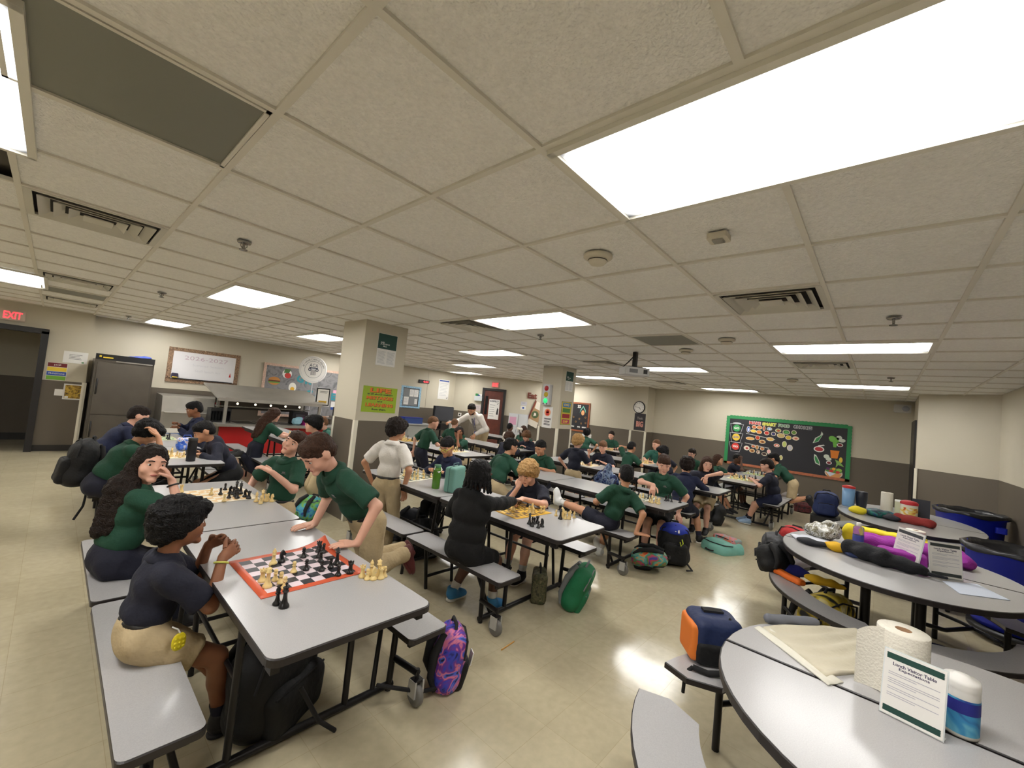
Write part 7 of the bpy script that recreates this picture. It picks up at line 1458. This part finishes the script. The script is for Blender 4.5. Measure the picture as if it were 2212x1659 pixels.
P_('blond boy in navy polo, chin in hand, reaching across the yellow board', (3.36, 2.50, ST), 183, 1.28, lean=28, head=(32, 6, 0), hr=(.31, -.05, .87, -.25, .1, .9), er=(.9, -.3, -1), hl=(.50, .10, .76, 1, .0, -.25), el=(-.2, 1, -.3), top='navy', bottom='navy', shoe='black', sock=SOCKW, hair=('blond', 'mop'), skin='fair', vox=.0075, hpx=(1150, 1038), finger=(55, 60), palm=(None, (-1, 0, .2)))
P_('boy in green polo and khaki trousers with glasses, seated, back turned', (4.06, 3.82, ST), -4, 1.36, lean=26, head=(12, -14, 0), fl=(.45, .2, .07), fr=(.5, -.25, .07), kr=(1, -.5, .4), top='green', bottom='khaki', legs='pants', hair=('black', 'crop'), skin='tan', vox=MID, hpx=(1103, 972), belt=True, glasses=gdk, fat=1.15, **fol)
P_('boy in green polo with folded arms facing left by the far column', (5.12, 3.78, ST), 182, 1.28, lean=18, head=(26, 6, 0), top='green', bottom='navy', hair=('black', 'short'), skin='tan', vox=MID, hpx=(1170, 974), **fol)
P_('brown-haired boy in navy facing right at the man\'s table', (5.90, 5.46, ST), -5, 1.17, lean=22, head=(25, 0, 0), top='navy', sleeve='long', bottom='navy', hair=('brown', 'mop'), skin='fair', vox=FAR, hpx=(1095, 955), **fol)
P_('light-brown-haired boy in navy bent over a chess game beside the far column', (7.02, 5.62, ST), 182, 1.2, lean=20, head=(32, 0, 0), top='navy', sleeve='long', bottom='navy', hair=('light', 'mop'), skin='fair', vox=FAR, hpx=(1147, 948), hr=(.38, -.1, .85, .5, .2, .6), hl=(.36, .1, .735))
g_ = P_('girl in green with a white bow in her hair, seen from behind', (7.83, 6.62, ST), 0, 1.2, lean=10, head=(8, 0, 0), top='green', bottom='navy', legs='skirt', hair=('brown', 'pony'), skin='fair', vox=FAR, hpx=(1140, 930), **fol)
V, Q = sdf([elp((-.09, .05, .012), (.02, .055, .038)), elp((-.09, -.05, .012), (.02, .055, .038)), elp((-.10, 0, .01), (.02, .018, .018)), cap((-.09, .03, 0), (-.09, .06, -.07), .014), cap((-.09, -.03, 0), (-.09, -.06, -.07), .014)], .008, .008)
o = solid('hair_bow', V, Q, CLOTH['white'], g_); o.location = (.02, 0, 1.02)
P_('dark-skinned child with a white jacket beside the white cabinet', (7.83, 7.05, ST), 5, 1.24, lean=5, head=(5, 0, 0), top='white', sleeve='long', bottom='navy', hair=('black', 'buzz'), skin='dark', vox=FAR, hpx=(1105, 922), **fol)
# right-hand rows
P_('small blond boy in navy polo and khaki shorts standing at a table', (5.62, 3.60, .63), 0, 1.20, lean=4, head=(18, 0, 0), hr=(.34, -.06, .76), hl=(.10, .2, .62), legs='standshorts', fl=(0, .08, .07), fr=(0, -.08, .07), top='navy', bottom='khaki', hair=('blond', 'mop'), skin='fair', vox=FAR, hpx=(1244, 957), belt=True)
P_('dark-haired child in green standing with back turned by the black notice board', (8.92, 5.45, .62), 25, 1.22, lean=26, head=(10, 0, 0), legs='stand', top='green', bottom='navy', hair=('black', 'mop'), skin='tan', vox=FAR, hpx=(1262, 938))
P_('boy in navy polo raising a loose fist beside the drawstring bag', (6.87, 3.75, ST), 184, 1.24, lean=14, head=(18, 12, 0), hr=(.26, -.20, .90, .2, .1, 1), er=(.2, -.5, -1), hl=(.34, .1, .735), top='navy', bottom='navy', hair=('light', 'crop'), skin='fair', vox=FAR, hpx=(1313, 966), finger=(20, 75))
P_('boy in green polo pointing his bent arm over the table behind the drawstring bag', (7.58, 3.70, ST), -10, 1.24, lean=18, head=(20, 0, 0), hl=(.38, .14, .95, .8, -.4, -.4), hr=(.32, -.15, .735), el=(0, .6, .5), top='green', bottom='navy', hair=('black', 'crop'), skin='tan', vox=FAR, hpx=(1357, 968))
P_('boy in green reading at the far table by the clock pilaster', (10.13, 5.35, ST+.04), 185, 1.26, lean=10, head=(15, 0, 0), top='green', bottom='navy', hair=('dark', 'short'), skin='fair', vox=FAR, hpx=(1319, 946), **fol)
P_('boy in teal green polo below the clock poster', (8.65, 3.52, ST+.05), 200, 1.26, lean=8, head=(15, -35, 0), top='teal', bottom='navy', hair=('light', 'buzz'), skin='fair', vox=FAR, hpx=(1424, 960), **fol)
P_('boy in navy with thick dark hair standing behind the pale boy', (7.74, 2.88, .56), 80, 1.13, lean=20, head=(20, 20, 0), legs='stand', top='navy', bottom='navy', hair=('black', 'mop'), skin='tan', vox=FAR, hpx=(1440, 980))
P_('boy in green with dark glasses left of the food board', (8.80, 2.80, .54), 170, 1.09, lean=14, head=(12, 0, 0), legs='stand', top='green', bottom='navy', hair=('dark', 'crop'), skin='fair', vox=FAR, hpx=(1505, 986), glasses=gdk)
P_('smiling girl in navy with loose brown hair reaching down to the table corner', (6.88, 1.98, ST), 186, 1.26, lean=20, head=(12, 22, 0), hl=(.36, .04, .80, .5, 0, -.9), el=(-.1, 1, .4), hr=(.1, -.2, .6), top='navy', bottom='khaki', legs='shorts', hair=('brown', 'long'), skin='fair', vox=.012, hpx=(1530, 1006), finger=(40, 40))
P_('child in green almost hidden behind the smiling girl', (8.62, 2.38, ST-.02), -100, 1.10, lean=8, head=(5, 0, 0), top='green', bottom='navy', hair=('brown', 'long'), skin='tan', vox=FAR, hpx=(1545, 1002), **fol)
P_('boy in green polo leaning back with one leg stretched along the bench', (4.06, 2.10, ST-.03), 88, 1.26, lean=-18, side=-6, twist=-30, head=(10, -20, 0), hr=(-.33, -.06, .432, -.8, -.5, 0), hl=(.24, -.06, .60), el=(.2, .8, -.4), er=(-.9, 0, .3), fl=(.60, .09, .56), fr=(.20, -.20, .07), kl=(0, 0, 1), kr=(.5, -1, .4), top='green', bottom='navy', shoe='white', sock=SOCKW, hair=('black', 'crop'), skin='tan', vox=.0085, hpx=(1335, 1046), toes=(.1, 0, 1), finger=(20, 5))
P_('pale boy in green polo picking up a chess piece, seen from the front', (5.12, 1.98, ST+.02), 190, 1.34, lean=8, head=(22, 18, 0), hr=(.42, -.02, .80, .5, 0, -.85), er=(-.3, -1, -.1), hl=(.02, .22, .47, .3, .3, -.6), top='green', bottom='black', shoe='black', sock=SOCKD, hair=('brown', 'crop'), skin='fair', vox=.0095, hpx=(1430, 1012), finger=(20, 35), logo=True)
P_('boy in navy sweatshirt with dark curls seen from behind', (5.80, 1.98, ST), 5, 1.30, lean=24, head=(18, 10, 0), hl=(.5, .12, .735), hr=(.52, -.10, .735), top='navyblue', sleeve='long', bottom='navy', shoe='black', sock=SOCKD, hair=('dark', 'curly'), skin='tan', vox=.0105, hpx=(1480, 1017), fat=1.15, fr=(.2, -.22, .07))
P_('dark-skinned boy in navy shading his brow below the food board', (9.6, 2.36, ST-.02), -95, 1.18, lean=16, head=(20, 0, 0), hr=(.24, -.06, .98, -.2, .3, .9), er=(.8, -.3, -1), hl=(.34, .1, .735), top='navy', bottom='navy', hair=('black', 'buzz'), skin='dark', vox=FAR, hpx=(1592, 1000))
P_('boy in navy polo and shorts with pale blue sneakers on the crosswise bench', (8.12, 1.28, ST), 92, 1.26, lean=14, head=(14, 6, 0), hl=(.36, .1, .735), hr=(.33, -.1, .735, 1, .4, 0), fl=(.34, .10, .07), fr=(.40, -.05, .07), top='navy', bottom='navyblue', shoe='light', sock=SOCKD, hair=('dark', 'crop'), skin='fair', vox=.0105, hpx=(1655, 1013), glasses=gdk, fat=1.1)
P_('boy in green polo kneeling on the bench under the food board', (9.32, 1.20, .67), 92, 1.24, lean=42, head=(20, 0, 0), hl=(.42, .1, .735), hr=(.42, -.1, .735), fl=(-.26, .08, .47), fr=(-.26, -.08, .47), kl=(1, 0, -.6), kr=(1, 0, -.6), toes=(-.6, 0, -.8), top='green', bottom='khaki', legs='shorts', shoe='black', sole=SHOE['black'], hair=('black', 'crop'), skin='tan', vox=FAR, hpx=(1678, 999), belt=True)
